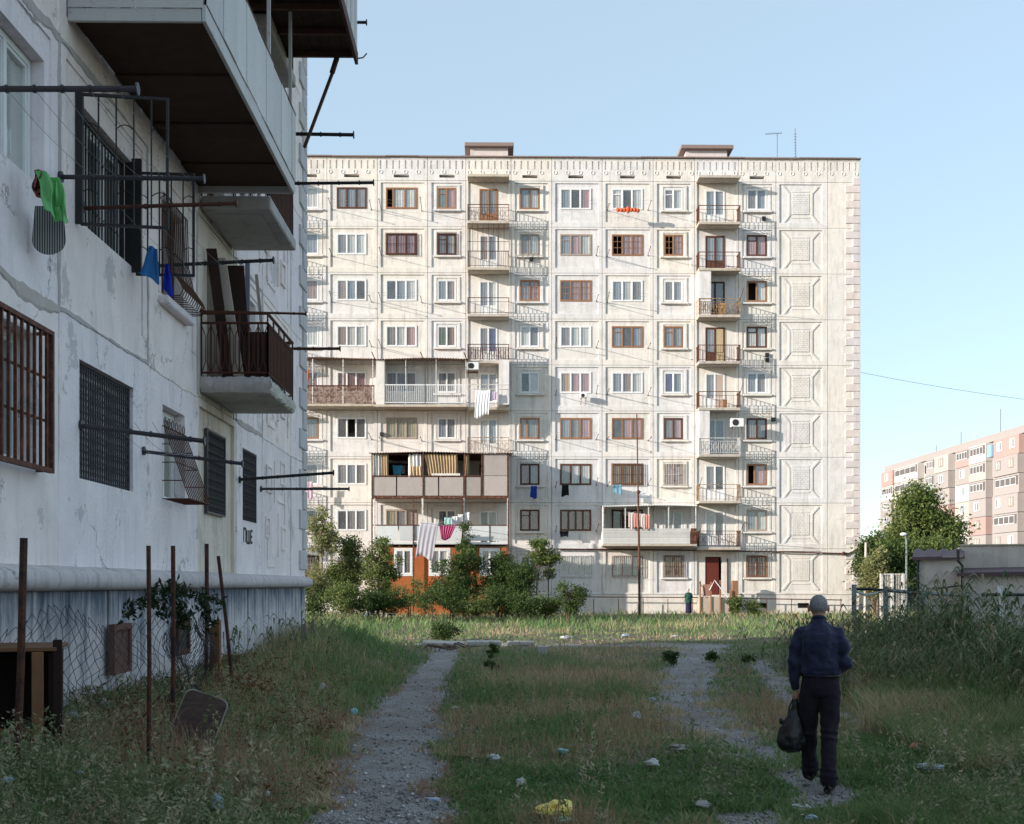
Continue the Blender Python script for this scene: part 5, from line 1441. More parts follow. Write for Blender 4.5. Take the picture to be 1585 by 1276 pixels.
# tall single weeds
x, y, d, px, m = field(2600, 985, 1500, 1.7)
k = (m < 0.2) & (fnoise(x, y, 0.9, 95) > 0.48) & (y < 40); x, y, d, px = x[k][:900], y[k][:900], d[k][:900], px[k][:900]; n = len(x); L_ = 30; t = nr.rand(n, L_); hh = (0.3 + 0.35 * nr.rand(n)) * (1 - 0.55 * sst(-3.0, -3.9, x) * (y < 22))
C = np.stack([x[:, None] + nr.randn(n, L_) * 0.035 * (1.2 - t) + 0.08 * t * nr.randn(n, 1), y[:, None] + nr.randn(n, L_) * 0.035, gh(x, y)[:, None] + hh[:, None] * t], -1).reshape(-1, 3)
g = inst('upright_weeds', leaf_cloud(C, 0.010 + 0.012 * nr.rand(n * L_), 0, M_weed, 'upright_weeds', np.repeat(np.clip(nr.rand(n) * 1.3, 0, 1), L_), 1.5)); tag(g, 'upright leafy weeds standing singly above the grass', 'weeds', kind='stuff')
# low clover-like cover between the blades
x, y, d, px, m = field(70000, 940, 1560, 2.0)
k = m < 0.65; x, y, d, px = x[k], y[k], d[k], px[k]
blades('ground_cover', x, y, gh(x, y) - 0.01, 0.03 + 0.05 * nr.rand(len(x)), 0.010 + 0.0006 * d, np.clip(dryness(x, y, px, d) - 0.1, 0, 1), M_grass, 1.6, 'low matted green growth under the taller grass', 'ground cover')
# dry seeding stalks
x, y, d, px, m = field(70000, 930, 1500, 1.8)
dr = dryness(x, y, px, d); k = (dr + 0.5 * nr.rand(len(x)) + 0.5 * (fnoise(x, y, 1.1, 93) - 0.5) > 0.85) & (m < 0.2); x, y, d, px, dr = x[k], y[k], d[k], px[k], dr[k]
n = len(x)
hs_ = (0.16 + 0.34 * nr.rand(n)) * (0.6 + 0.8 * fnoise(x, y, 0.6, 91)) * (0.8 + 0.4 * sst(1250, 1450, px)) * (1 - 0.5 * sst(-3.1, -4.0, x) * (y < 22))
blades('dry_grass', x, y, gh(x, y), hs_, 0.0022 + 0.00022 * d, dr, M_drygrass, 0.45, 'pale dry grass stalks standing above the green', 'dry grass')

# broad-leaved weeds, thick on the left bank
x, y, d, px, m = field(9000, 985, 1560, 2.2)
pr = 0.07 + 0.6 * np.exp(-((px - 170) / 260) ** 2) * sst(1000, 1080, HY + EYE * F / d) + 0.35 * sst(1330, 1480, px)
k = (nr.rand(len(x)) < pr) & (m < 0.3) & (y < 40); x, y, d = x[k], y[k], d[k]; n = len(x); L_ = 40
hh = (0.10 + 0.26 * nr.rand(n)) * (1 - 0.45 * sst(-3.4, -4.3, x)); t = nr.rand(n, L_)
C = np.stack([x[:, None] + nr.randn(n, L_) * 0.05 * (0.6 + t), y[:, None] + nr.randn(n, L_) * 0.05 * (0.6 + t), gh(x, y)[:, None] + 0.02 + hh[:, None] * t], -1).reshape(-1, 3)
g = inst('weeds', leaf_cloud(C, 0.007 + 0.012 * nr.rand(n * L_) ** 2, 0, M_weed, 'weeds', np.repeat(nr.rand(n) * 0.9, L_), 1.4)); tag(g, 'grey-green broad-leaved weeds along the left bank and among the grass', 'weeds', kind='stuff')
# brown dead undergrowth on the left bank and at the right
x, y, d, px, m = field(9000, 985, 1560, 2.0)
pr = np.exp(-((px - 380) / 120) ** 2 - ((HY + EYE * F / d - 1090) / 70) ** 2) + 0.8 * sst(1340, 1400, px) * np.exp(-((HY + EYE * F / d - 1020) / 50) ** 2) + 0.25 * np.exp(-((px - 230) / 120) ** 2 - ((HY + EYE * F / d - 1200) / 60) ** 2)
k = (nr.rand(len(x)) < pr); x, y = x[k], y[k]; n = len(x); L_ = 22; t = nr.rand(n, L_); hh = (0.18 + 0.25 * nr.rand(n)) * (1 - 0.5 * sst(-3.0, -3.9, x))
C = np.stack([x[:, None] + nr.randn(n, L_) * 0.07 * (0.5 + t), y[:, None] + nr.randn(n, L_) * 0.07 * (0.5 + t), gh(x, y)[:, None] + hh[:, None] * t], -1).reshape(-1, 3)
M_deadleaf = leaf_mat('dead_brown_leaf', [(0.0, (0.07, 0.035, 0.02)), (0.5, (0.17, 0.085, 0.045)), (1.0, (0.30, 0.18, 0.10))])
g = inst('dead_weeds', leaf_cloud(C, 0.010 + 0.016 * nr.rand(n * L_), 0, M_deadleaf, 'dead_weeds', None, 1.8)); tag(g, 'rust-brown dead undergrowth on the left bank and in the right-hand thicket', 'dead weeds', kind='stuff')

# ------------------------------------------------------------------ reeds and thicket on the right
def reeds(name, cx, cy, n, sx, sy, h0, h1, label, leafw=0.020, mat=None, gap=0.75):
    x = cx + nr.randn(n) * sx; y = cy + nr.randn(n) * sy; H_ = h0 + (h1 - h0) * nr.rand(n) ** 0.7 * np.exp(-((x - cx) / (1.6 * sx)) ** 2 * 0.5)
    z0 = gh(x, y); lx, ly = nr.randn(n) * 0.10, nr.randn(n) * 0.10; q = [] ; T_ = []; dr = []; o = 0
    V_, F_, D_ = [], [], []
    for i in range(n):
        top = np.array([x[i] + lx[i] * H_[i] * 1.5, y[i] + ly[i] * H_[i] * 1.5, z0[i] + H_[i]]); bs = np.array([x[i], y[i], z0[i]]); dry = nr.rand() * 0.5 + (nr.rand() < 0.18) * 0.5
        w = 0.006
        V_ += [bs + (w, 0, 0), bs + (-w * .5, w, 0), bs + (-w * .5, -w, 0), top + (w * .4, 0, 0), top + (-w * .2, w * .4, 0), top + (-w * .2, -w * .4, 0)]
        F_ += [(o, o + 1, o + 4), (o, o + 4, o + 3), (o + 1, o + 2, o + 5), (o + 1, o + 5, o + 4), (o + 2, o, o + 3), (o + 2, o + 3, o + 5)]; D_ += [dry] * 6; o += 6
        nl = int(5 + 6 * nr.rand())
        for k_ in range(nl):
            f = 0.25 + 0.75 * (k_ + nr.rand()) / nl; p = bs + (top - bs) * f; a_ = nr.rand() * 6.28; L = (0.28 + 0.30 * nr.rand()) * (1.1 - 0.3 * f); dr_ = np.array([math.cos(a_), math.sin(a_), 0]); sd = np.array([-dr_[1], dr_[0], 0]) * leafw * (0.7 + 0.6 * nr.rand())
            p1 = p + dr_ * L * 0.45 + (0, 0, L * 0.42); p2 = p + dr_ * L * (0.8 + 0.25 * nr.rand()) + (0, 0, L * (0.35 - 0.5 * nr.rand()))
            V_ += [p, p1 + sd, p1 - sd, p2]; F_ += [(o, o + 1, o + 2), (o + 1, o + 3, o + 2)]; D_ += [dry] * 4; o += 4
    me = np_mesh(name, np.array(V_), np.array(F_), mat or M_reed, {'dry': np.array(D_)}); ob = inst(name, me); tag(ob, label, 'reeds', kind='stuff'); return ob
M_reed = leaf_mat('reed_leaf', [(0.0, (0.03, 0.06, 0.02)), (0.35, (0.075, 0.13, 0.04)), (0.65, (0.18, 0.20, 0.09)), (1.0, (0.42, 0.33, 0.21))])
c = PD(1465, 0, 21.5); reeds('reeds', c.x + 0.25, c.y, 120, 0.75, 1.2, 0.7, 1.75, 'tall dark green reeds thrusting up before the low grey sheds', 0.020)
c = PD(1560, 0, 17.5); reeds('reeds', c.x, c.y, 200, 0.9, 1.8, 0.4, 0.95, 'lower mixed reeds and canes at the right edge of the yard', 0.015)
c = PD(1400, 0, 24.0); reeds('reeds', c.x, c.y, 240, 1.3, 1.5, 0.5, 0.95, 'thick green canes climbing along the broken fence', 0.015)
c = PD(1352, 0, 19.0); reeds('reeds', c.x + 0.25, c.y, 130, 0.5, 1.8, 0.25, 0.75, 'waist-high weeds right of the walking man', 0.010)
# tall mixed grass under them
x, y, d, px = scatter_px(52000, 950, 1200, 1.5, 1318, 1720)
k = (x > 4.4) & (nr.rand(len(x)) < sst(1315, 1370, px)); x, y, d, px = x[k], y[k], d[k], px[k]
dr_ = np.clip(-0.05 + 1.3 * fnoise(x, y, 0.7, 71) ** 1.2 + 0.25 * (nr.rand(len(x)) - .5), 0, 1)
blades('tall_grass', x, y, gh(x, y), (0.18 + 0.5 * fnoise(x, y, 0.6, 73) ** 1.5) * (0.6 + 0.6 * nr.rand(len(x))) * (0.6 + 0.4 * sst(12, 17, y)), 0.003 + 0.0003 * d, dr_, M_grass, 0.6, 'deep tangled grass in the right-hand thicket', 'tall grass')
# tall bent blades by the left corner
c = PD(455, 0, 22); reeds('cane_grass', c.x + 0.1, c.y, 26, 0.5, 3.0, 0.35, 0.75, 'clumps of coarse arching grass at the foot of the near block', 0.012)

# ------------------------------------------------------------------ trees and shrubs
def bark_mat(name, c):
    s = NT(name); p = s.pos((1, 1, 0.25)); n_ = s.noise(p, 14, 6, 0.7); s.bump(n_, 0.7, 0.03)
    return s.fin(s.mix(n_, tuple(x * 0.6 for x in c), tuple(min(1, x * 1.3) for x in c)), 0.9, 0.1)
M_bark = bark_mat('grey_brown_bark', (0.16, 0.12, 0.09)); M_palebark = bark_mat('pale_bark', (0.42, 0.33, 0.26))
def tree(name, cat, label, base, blobs, nleaf, ls, mat, trunk_r=0.12, bark=None, clump=0.42, seed=1, group=None, long=1.0, dry=0.6, multi=1):
    """blobs: (dx, dy, z, rx, ry, rz) of the crown relative to the base; leaves sit in clumps on limbs"""
    rs = np.random.RandomState(seed); rg = random.Random(seed)
    o = empty(name, base, 0, label, cat, group)
    vol = np.array([b[3] * b[4] * b[5] for b in blobs]); vol = vol / vol.sum()
    nc = max(10, int(nleaf / 75)); ci = rs.choice(len(blobs), nc, p=vol); Cc = []
    for i in ci:
        b = blobs[i]; v = rs.randn(3); v /= np.linalg.norm(v); r = rs.rand() ** 0.42 * (1 + 0.28 * rs.rand() ** 3)
        Cc.append((b[0] + v[0] * r * b[3], b[1] + v[1] * r * b[4], b[2] + v[2] * r * b[5]))
    Cc = np.array(Cc); sz = (0.35 + 0.95 * rs.rand(nc)) * clump
    wt = sz ** 2; wt = wt / wt.sum(); k = rs.choice(nc, nleaf, p=wt)
    C = Cc[k] + rs.randn(nleaf, 3) * sz[k][:, None] * np.array([0.55, 0.55, 0.42]); C[:, 2] = np.maximum(C[:, 2], 0.03)
    dv = np.clip(rs.rand(nc)[k] * dry + rs.rand(nleaf) * 0.3, 0, 1)
    inst('crown', leaf_cloud(C, ls * (0.55 + 0.95 * rs.rand(nleaf)), 0, mat, 'crown', dv, long), o)
    q = MB(); zc = min(b[2] - b[5] * 0.2 for b in blobs)
    for m_ in range(multi):
        dx0 = (rg.random() - .5) * 0.15 * multi; top = blobs[m_ % len(blobs)]
        pts = [(dx0, 0, -0.1), (dx0 + top[0] * 0.15 + rg.random() * 0.1, top[1] * 0.15, zc * 0.5), (dx0 + top[0] * 0.5, top[1] * 0.5, zc), (top[0], top[1], top[2] + top[5] * 0.5)]
        q.path(pts, trunk_r, 7, r1=trunk_r * 0.18)
        for j in range(m_, min(nc, 46 * multi), multi):
            c = Cc[j]; f = 0.35 + 0.6 * rg.random(); a = Vector(pts[1]).lerp(Vector(pts[3]), f) if c[2] > zc else Vector(pts[1])
            mid = a.lerp(Vector(c), 0.55) + Vector((rg.random() - .5, rg.random() - .5, 0.3)) * 0.15 * (Vector(c) - a).length
            q.path([a, mid, Vector(c)], trunk_r * 0.28, 4, r1=trunk_r * 0.06, caps=False)
    q.build('trunk', bark or M_bark, o, True)
    return o
def at(px, d): p = PD(px, 0, d); return (p.x, p.y, GH(p.x, p.y))
def blob(px0, px1, py0, py1, d, base, ry=None):
    a, b = PD(px0, py0, d), PD(px1, py1, d); cx = (a.x + b.x) / 2 - base[0]; z0, z1 = b.z - base[2], a.z - base[2]
    rx = abs(b.x - a.x) / 2; return (cx, (a.y + b.y) / 2 - base[1], (z0 + z1) / 2, rx, ry or rx, (z1 - z0) / 2)
GB = 'shrubs and young trees at the foot of the far block'
b_ = at(497, 60)
tree('young_tree', 'tree', 'slender pale-barked young tree left of the orange addition, sunlit', b_, [blob(483, 517, 790, 850, 60, b_), blob(480, 524, 815, 862, 60, b_), blob(488, 506, 780, 800, 60, b_)], 5200, 0.055, M_leafpale, 0.07, M_palebark, 0.26, 3, GB)
b_ = at(487, 58); tree('shrub', 'shrub', 'low yellow-green shrub under the slender young tree', b_, [blob(474, 508, 875, 935, 58, b_)], 3200, 0.05, M_leafpale, 0.05, None, 0.28, 4, GB, multi=3)
b_ = at(540, 61); tree('shrub', 'shrub', 'full green shrub between the slender tree and the white-framed window', b_, [blob(508, 566, 850, 935, 61, b_), blob(520, 560, 832, 870, 61, b_), blob(502, 530, 880, 930, 61, b_)], 11000, 0.06, M_leafmid, 0.07, None, 0.34, 5, GB, multi=4)
b_ = at(588, 60); tree('shrub', 'shrub', 'tall sunlit shrub hiding the left edge of the orange wall', b_, [blob(560, 606, 835, 935, 60, b_), blob(585, 622, 850, 900, 60, b_), blob(575, 600, 826, 860, 60, b_)], 7000, 0.06, M_leafmid, 0.07, None, 0.33, 6, GB, multi=4)
b_ = at(712, 60); tree('shrub', 'shrub', 'broad dark shrub before the middle of the orange wall', b_, [blob(672, 752, 868, 938, 60, b_), blob(695, 745, 848, 890, 60, b_), blob(655, 700, 890, 935, 60, b_)], 9500, 0.06, M_leafdark, 0.07, None, 0.36, 7, GB, multi=5)
b_ = at(720, 61.5); tree('young_tree', 'tree', 'thin dark sapling rising behind the pink sheet', b_, [blob(706, 734, 818, 880, 61.5, b_)], 2600, 0.05, M_leafdark, 0.05, None, 0.22, 17, GB)
b_ = at(775, 60); tree('shrub', 'shrub', 'dark shrub at the right end of the orange wall', b_, [blob(752, 800, 868, 938, 60, b_), blob(765, 790, 855, 880, 60, b_)], 9000, 0.06, M_leafdark, 0.06, None, 0.34, 8, GB, multi=4)
b_ = at(808, 59); tree('shrub', 'shrub', 'feathery dark shrub right of the orange wall', b_, [blob(785, 828, 872, 938, 59, b_)], 7000, 0.05, M_leafdark, 0.06, None, 0.3, 9, GB, multi=4)
b_ = at(828, 62); tree('young_tree', 'tree', 'small tree with rounded leaves and bare stem tied to a stake', b_, [blob(820, 848, 832, 880, 62, b_), blob(838, 866, 850, 878, 62, b_), blob(842, 862, 880, 900, 62, b_)], 4600, 0.06, M_leafmid, 0.06, None, 0.24, 10, GB)
p = at(849, 61.5); q = MB().tube((p[0], p[1], p[2]), (p[0], p[1], PD(0, 872, 61.5).z), 0.03, 5); tag(q.build('tree_stake', M_pole, None), 'thin dark stake beside the small round-leaved tree', 'stake')
# low green belt, each clump a shrub of its own
rg = random.Random(8)
names = ['low leafy clump %s' % t for t in ('at the left end of the green belt', 'below the slender young tree', 'under the full green shrub', 'below the tall sunlit shrub', 'before the white-framed window', 'left of the hanging grey sheet', 'beneath the broad dark shrub', 'in front of the orange wall corner', 'under the feathery dark shrub', 'below the round-leaved tree', 'right of the tree stake', 'at the right end of the green belt')]
for i, nm in enumerate(names):
    thin = 0.45 if i in (4, 5) else 1.0
    px = 488 + i * 35 + rg.random() * 10; d = 55 + rg.random() * 3; b_ = at(px, d)
    tree('low_shrub', 'shrub', nm, b_, [blob(px - 27, px + 27, 898 + rg.random() * 34, 950, d, b_)], int(3600 * thin), 0.05, M_leafmid if i % 3 == 1 else M_leafdark, 0.03, None, 0.30, 30 + i, GB, multi=3)
b_ = at(684, 37); tree('low_shrub', 'shrub', 'isolated dark bush in the sunlit grass by the cross path', b_, [blob(664, 706, 962, 988, 37, b_)], 2400, 0.035, M_leafdark, 0.03, None, 0.2, 50, multi=4)
for i, (px, py0, d, lb_) in enumerate(((1040, 1005, 26.5, 'upright weedy bush beside the right-hand track'), (1105, 1010, 27, 'dark thistle clump right of the gravel track'), (1158, 1018, 26, 'small round weed clump left of the man'), (1140, 925, 66, 'green bush beside the entrance steps'), (1168, 928, 66, 'smaller bush right of the entrance steps'), (762, 995, 24, 'spindly weed on the left edge of the grass island'))):
    b_ = at(px, d); top = PD(0, py0, d).z; r_ = 9 * d / F
    tree('weed_bush' if d < 50 else 'shrub', 'shrub', lb_, b_, [(0, 0, (top - b_[2]) / 2, r_ * (1.3 if d > 50 else 1.0), r_, (top - b_[2]) / 2)], 900 if d < 50 else 1800, 0.025 if d < 50 else 0.05, M_leafdark if d < 50 else M_leafmid, 0.015, None, 0.08 if d < 50 else 0.25, 60 + i, multi=2)

GT = 'trees beyond the sheds'
b_ = at(1425, 62)
tree('broadleaf_tree', 'tree', 'big dense green tree between the far block and the distant pink building', b_, [blob(1385, 1470, 790, 880, 62, b_), blob(1392, 1445, 755, 820, 62, b_), blob(1420, 1486, 792, 860, 62, b_), blob(1375, 1415, 810, 880, 62, b_), blob(1404, 1428, 748, 780, 62, b_)], 30000, 0.085, M_leafmid, 0.25, None, 0.6, 11, GT)
b_ = at(1395, 56); tree('broadleaf_tree', 'tree', 'dark lower tree in front of the big dense one', b_, [blob(1362, 1420, 842, 930, 56, b_), blob(1395, 1425, 870, 930, 56, b_)], 13000, 0.075, M_leafdark, 0.16, None, 0.45, 12, GT)
b_ = at(1455, 57); tree('broadleaf_tree', 'tree', 'rounded bright green tree just above the small shed roof', b_, [blob(1412, 1482, 835, 900, 57, b_)], 9000, 0.075, M_leafmid, 0.14, None, 0.45, 13, GT)
b_ = at(1353, 70); tree('broadleaf_tree', 'tree', 'dark tree partly hidden behind the corner of the far block', b_, [blob(1332, 1362, 835, 920, 70, b_), blob(1340, 1375, 828, 870, 70, b_)], 12000, 0.09, M_leafdark, 0.2, None, 0.5, 14, GT)
b_ = at(1356, 55); tree('olive_tree', 'tree', 'narrow silvery olive tree behind the white mesh fence', b_, [blob(1340, 1376, 848, 915, 55, b_), blob(1335, 1362, 870, 925, 55, b_)], 7000, 0.055, M_leafpale, 0.1, None, 0.3, 15, GT, 1.3)
for i, (px, d, y0, lb_) in enumerate(((1345, 150, 860, 'distant treetops just right of the far block'), (1500, 120, 868, 'treetops showing over the long shed roof'), (1560, 125, 872, 'treetops at the foot of the pink building'))):
    b_ = at(px, d); tree('broadleaf_tree', 'tree', lb_, b_, [blob(px - 40, px + 40, y0, 905, d, b_)], 6000, 0.2, M_leafdark, 0.3, None, 1.0, 70 + i, GT)

# vine hanging on the wire by the near block
vb = PD(250, 0, 12.6)
M_vine = leaf_mat('vine_leaf', [(0.0, (0.010, 0.022, 0.010)), (0.6, (0.03, 0.05, 0.02)), (1.0, (0.07, 0.09, 0.03))])
def vine():
    o = empty('climbing_vine', (vb.x, vb.y, GH(vb.x, vb.y)), 0, 'dark-leaved vine trailing along the wire fence by the plinth', 'vine'); rs = np.random.RandomState(5); C = []
    def P_(px, py, dd): p = PD(px, py, dd); return Vector((p.x - vb.x, p.y - vb.y, p.z - o.location.z))
    lines = [[P_(190, 952, 11.6), P_(225, 925, 11.9), P_(262, 905, 12.3), P_(300, 915, 13.2), P_(345, 930, 14.2)], [P_(262, 905, 12.3), P_(275, 935, 12.4), P_(286, 965, 12.6)], [P_(300, 915, 13.2), P_(320, 940, 13.6), P_(330, 975, 14)], [P_(230, 920, 12), P_(262, 945, 12.2), P_(290, 950, 12.6)]]
    q = MB()
    for L_ in lines:
        q.path(L_, 0.006, 4, caps=False)
        for a, b in zip(L_, L_[1:]):
            for _ in range(70): t = rs.rand(); C.append(np.array(a.lerp(b, t)) + rs.randn(3) * [0.04, 0.04, 0.045] - [0, 0, 0.03])
    q.build('stem', M_bark, o); C = np.array(C)
    inst('foliage', leaf_cloud(C, 0.022 + 0.016 * rs.rand(len(C)), 0, M_vine, 'foliage', rs.rand(len(C)) * 0.4, 1.6, 0.9), o)
vine()

# ------------------------------------------------------------------ low sheds on the right
M_shedwall = concrete_panel('grey_rendered_wall', (0.58, 0.53, 0.49), (0.34, 0.31, 0.29), 0.7, 0.3)
M_fascia = simple('purple_brown_tin', (0.10, 0.062, 0.075), 0.6, 0.3, 0.3)
d = 39.5
pA, pB = PD(1420, 862, d), PD(1486, 860, d); zt = pA.z
sh = empty('shed', (pA.x, pA.y, 0), R(-21), 'small grey rendered shed with dark purple-brown roof edge left of the longer one', 'shed')
def SB(o, name, q, mat): return q.build(name, mat, o)
wA = (pB - pA).length; zt = PD(0, 866, d).z; zh = PD(0, 850, d).z
SB(sh, 'wall', MB().box(0, wA, 0, 5, -0.2, zt), M_shedwall)
q = MB(); n = 14
vs = []
for i in range(n + 1):
    x = -0.15 + (wA + 0.2) * i / n; dz = 0.05 * math.sin(i * 1.7)
    vs += [(x, -0.18, zt - 0.03 + 0.03 * i / n), (x, -0.18, zt + 0.07 + 0.03 * i / n), (x, 1.2, zh + dz), (x, 5.2, zh + 0.1 + dz)]
fs = [(4 * i + k, 4 * i + 4 + k, 4 * i + 5 + k, 4 * i + 1 + k) for i in range(n) for k in range(3)]
q.add(vs, fs); SB(sh, 'roof', q, M_fascia)
SB(sh, 'roof_patch', MB().box(wA * 0.55, wA, -0.2, -0.19, zt + 0.05, zt + 0.1), M_greysheet)
SB(sh, 'drain_pipe', MB().tube((0.02, -0.06, 0), (0.02, -0.06, zt), 0.05, 6), M_black)
# long shed: lower front range and taller rear wall
d2 = 38.0
gA = PD(1488, 884, d2); gz1 = PD(0, 886, d2).z; gz2 = PD(0, 846, 40.5).z
lg = empty('long_shed', (gA.x, gA.y, 0), R(-19), 'long low grey shed with a taller rear wall and dark sloping eave', 'shed')
SB(lg, 'wall', MB().box(0, 22, 0, 2.4, -0.2, gz1), M_shedwall)
SB(lg, 'rear_wall', MB().box(0.1, 22, 2.41, 7, -0.2, gz2), M_shedwall)
SB(lg, 'wall_coping', MB().bbox(0.05, 22, 2.36, 2.7, gz2 + 0.004, gz2 + 0.06, 0.01), M_slab)
q = MB(); q.add([(-0.15, -0.25, gz1 - 0.02), (22, -0.25, gz1 + 0.35), (22, 2.4, gz1 + 0.5), (-0.15, 2.4, gz1 + 0.16)], [(0, 1, 2, 3)]); q.add([(-0.15, -0.25, gz1 - 0.14), (22, -0.25, gz1 + 0.2), (22, -0.25, gz1 + 0.345), (-0.15, -0.25, gz1 - 0.025)], [(0, 1, 2, 3)])
SB(lg, 'eave', q, M_fascia)
SB(lg, 'eave_fill', MB().prism([(0, gz1), (22, gz1), (22, gz1 + 0.3)], 0.02, 0.05), M_shedwall)
SB(lg, 'drain_pipe', MB().path([(-0.1, -0.05, gz2 - 0.2), (-0.1, -0.1, gz2 - 0.55), (0.02, -0.12, gz2 - 0.7), (0.02, -0.12, 0.6), (-0.3, -0.2, 0.5)], 0.05, 6), M_black)
# wires of old iron sticking out of the shed corner
SB(lg, 'iron_rung', MB().path([(-0.75, -0.2, 1.65), (0, -0.2, 1.75)], 0.025, 4), M_black); SB(lg, 'iron_rung', MB().path([(-0.7, -0.2, 1.1), (0, -0.2, 1.12)], 0.025, 4), M_black)

# ------------------------------------------------------------------ the broken mesh fence
M_fence = rusty('grey_green_fence_paint', (0.22, 0.27, 0.28), 0.3)
fd = 27.0
fo = PD(1322, 0, fd); fence = empty('wire_fence', (fo.x, fo.y, GH(fo.x, fo.y)), 0, 'sagging grey-green post and rail fence half swallowed by reeds', 'fence')
def FP(px, py, dd=fd): p = PD(px, py, dd); return (p.x - fence.location.x, p.y - fence.location.y, p.z - fence.location.z)
for px, top in ((1322, 905), (1372, 908), (1428, 918), (1548, 907)):
    a = FP(px, top); MB().bbox(a[0] - 0.045, a[0] + 0.045, a[1] - 0.045, a[1] + 0.045, -0.1, a[2], 0.01).build('fence_post', M_fence if px != 1548 else M_white, fence)
MB().path([FP(1326, 912), FP(1345, 912), FP(1368, 914)], 0.035, 5).build('fence_rail', M_black, fence)
MB().path([FP(1326, 916), FP(1340, 921), FP(1355, 919), FP(1370, 913)], 0.03, 5).build('fence_rail', M_whitesheet, fence)
MB().path([FP(1372, 914), FP(1420, 918), FP(1500, 922)], 0.045, 5).build('fence_rail', M_fence, fence)
MB().path([FP(1520, 921), FP(1549, 921), FP(1600, 921)], 0.035, 5).build('fence_rail', M_black, fence)
q = MB(); 
a, b = FP(1374, 916), FP(1600, 922)
nx_ = 60
for k in range(nx_):
    x = a[0] + (b[0] - a[0]) * k / nx_; q.path([(x, a[1], a[2] - 0.03), (x + 0.35, a[1], a[2] - 0.4), (x, a[1], a[2] - 0.8)], 0.004, 3, caps=False); q.path([(x + 0.2, a[1] + 0.01, a[2] - 0.03), (x - 0.15, a[1] + 0.01, a[2] - 0.4), (x + 0.2, a[1] + 0.01, a[2] - 0.8)], 0.004, 3, caps=False)
q.build('fence_mesh', M_fence, fence)
# white frame fence under the trees
wf = PD(1366, 0, 50); wfe = empty('white_fence', (wf.x, wf.y, 0), 0, 'white painted metal frame fence in sun under the olive tree', 'fence')
z1 = PD(0, 888, 50).z
for px in (1364, 1381, 1398): x = PD(px, 0, 50).x - wf.x; MB().box(x - 0.05, x + 0.05, -0.05, 0.05, 0, z1).build('fence_post', M_wrail, wfe)
xl = PD(1364, 0, 50).x - wf.x; xr = PD(1398, 0, 50).x - wf.x
for z in (z1 - 0.03, z1 * 0.66, 0.3): MB().box(xl, xr, -0.03, 0.03, z - 0.02, z + 0.02).build('fence_rail', M_wrail, wfe)
q = MB()
for k in range(1, 14): x = xl + (xr - xl) * k / 14; q.box(x - 0.01, x + 0.01, -0.012, 0.012, 0.3, z1)
q.build('fence_bars', M_wrail, wfe)
# lamp and poles
p = PD(1403, 0, 52); z1 = PD(0, 828, 52).z
o = empty('street_lamp', (p.x, p.y, 0), 0, 'slim grey street lamp with a round white head among the trees', 'street lamp')
MB().path([(0, 0, 0), (0, 0, z1 - 0.3), (-0.06, 0, z1)], 0.05, 7, r1=0.03).build('pole', M_fence, o)
MB().ell((-0.12, 0, z1 + 0.02), (0.17, 0.12, 0.08), 10, 6).build('lamp_head', M_white, o, True)
p = PD(1338.5, 0, 56); z1 = PD(0, 840, 56).z
tag(MB().path([(p.x, p.y, 0), (p.x + 0.05, p.y, z1)], 0.07, 7, r1=0.05).build('concrete_pole', M_quoin, None), 'short sunlit concrete pole beside the far block corner', 'pole')
# rusty pole standing in the yard before the far block
p = PD(989, 943, 64); z1 = PD(0, 640, 64).z
o = empty('rusty_pole', (p.x, p.y, 0), 0, 'tall thin rusty pole standing in the grass before the far block', 'pole')
MB().path([(0.03, 0, 0), (0.0, 0, 4), (-0.05, 0, 6.9)], 0.07, 7, r1=0.055).build('pole', M_rust2, o); MB().path([(-0.05, 0, 6.9), (-0.12, 0, z1)], 0.04, 6, r1=0.035).build('pole_top', M_rust2, o)
q = MB(); zz = PD(0, 762, 64).z; q.tube((-0.3, 0, zz), (0.12, 0, zz + 0.03), 0.02, 4); q.ell((-0.03, 0, zz), (0.1, 0.1, 0.12), 7, 5); q.build('clamp', M_rust, o)

# roof antennas
p = PD(1231, 246, 74); z1 = PD(0, 199, 74).z
o = empty('antenna', (p.x, p.y, 27.8), 0, 'tall thin lattice mast aerial near the right end of the roof', 'antenna')
q = MB(); h = z1 - 27.8; q.path([(0.05, 0, 0), (-0.02, 0, h)], 0.022, 4)
for k in range(9): q.box(-0.07, 0.07, -0.01, 0.01, h * (0.3 + 0.07 * k) - 0.012, h * (0.3 + 0.07 * k) + 0.012)
q.build('mast', M_pole, o)
p = PD(1203, 246, 74); z1 = PD(0, 207, 74).z
o = empty('antenna', (p.x, p.y, 27.8), 0, 'shorter television aerial with comb of rods left of the mast', 'antenna')
q = MB(); h = z1 - 27.8; q.path([(0, 0, 0), (0, 0, h)], 0.02, 4); q.build('mast', M_pole, o)
q = MB(); q.tube((-0.75, 0, h - 0.05), (0.3, 0, h + 0.02), 0.014, 4)
for k in range(8): x = -0.7 + k * 0.13; q.tube((x, -0.25, h - 0.05 + (x + .75) * 0.06), (x + 0.04, 0.25, h - 0.05 + (x + .75) * 0.06 + 0.1), 0.012, 4)
q.build('aerial_rods', M_pole, o)

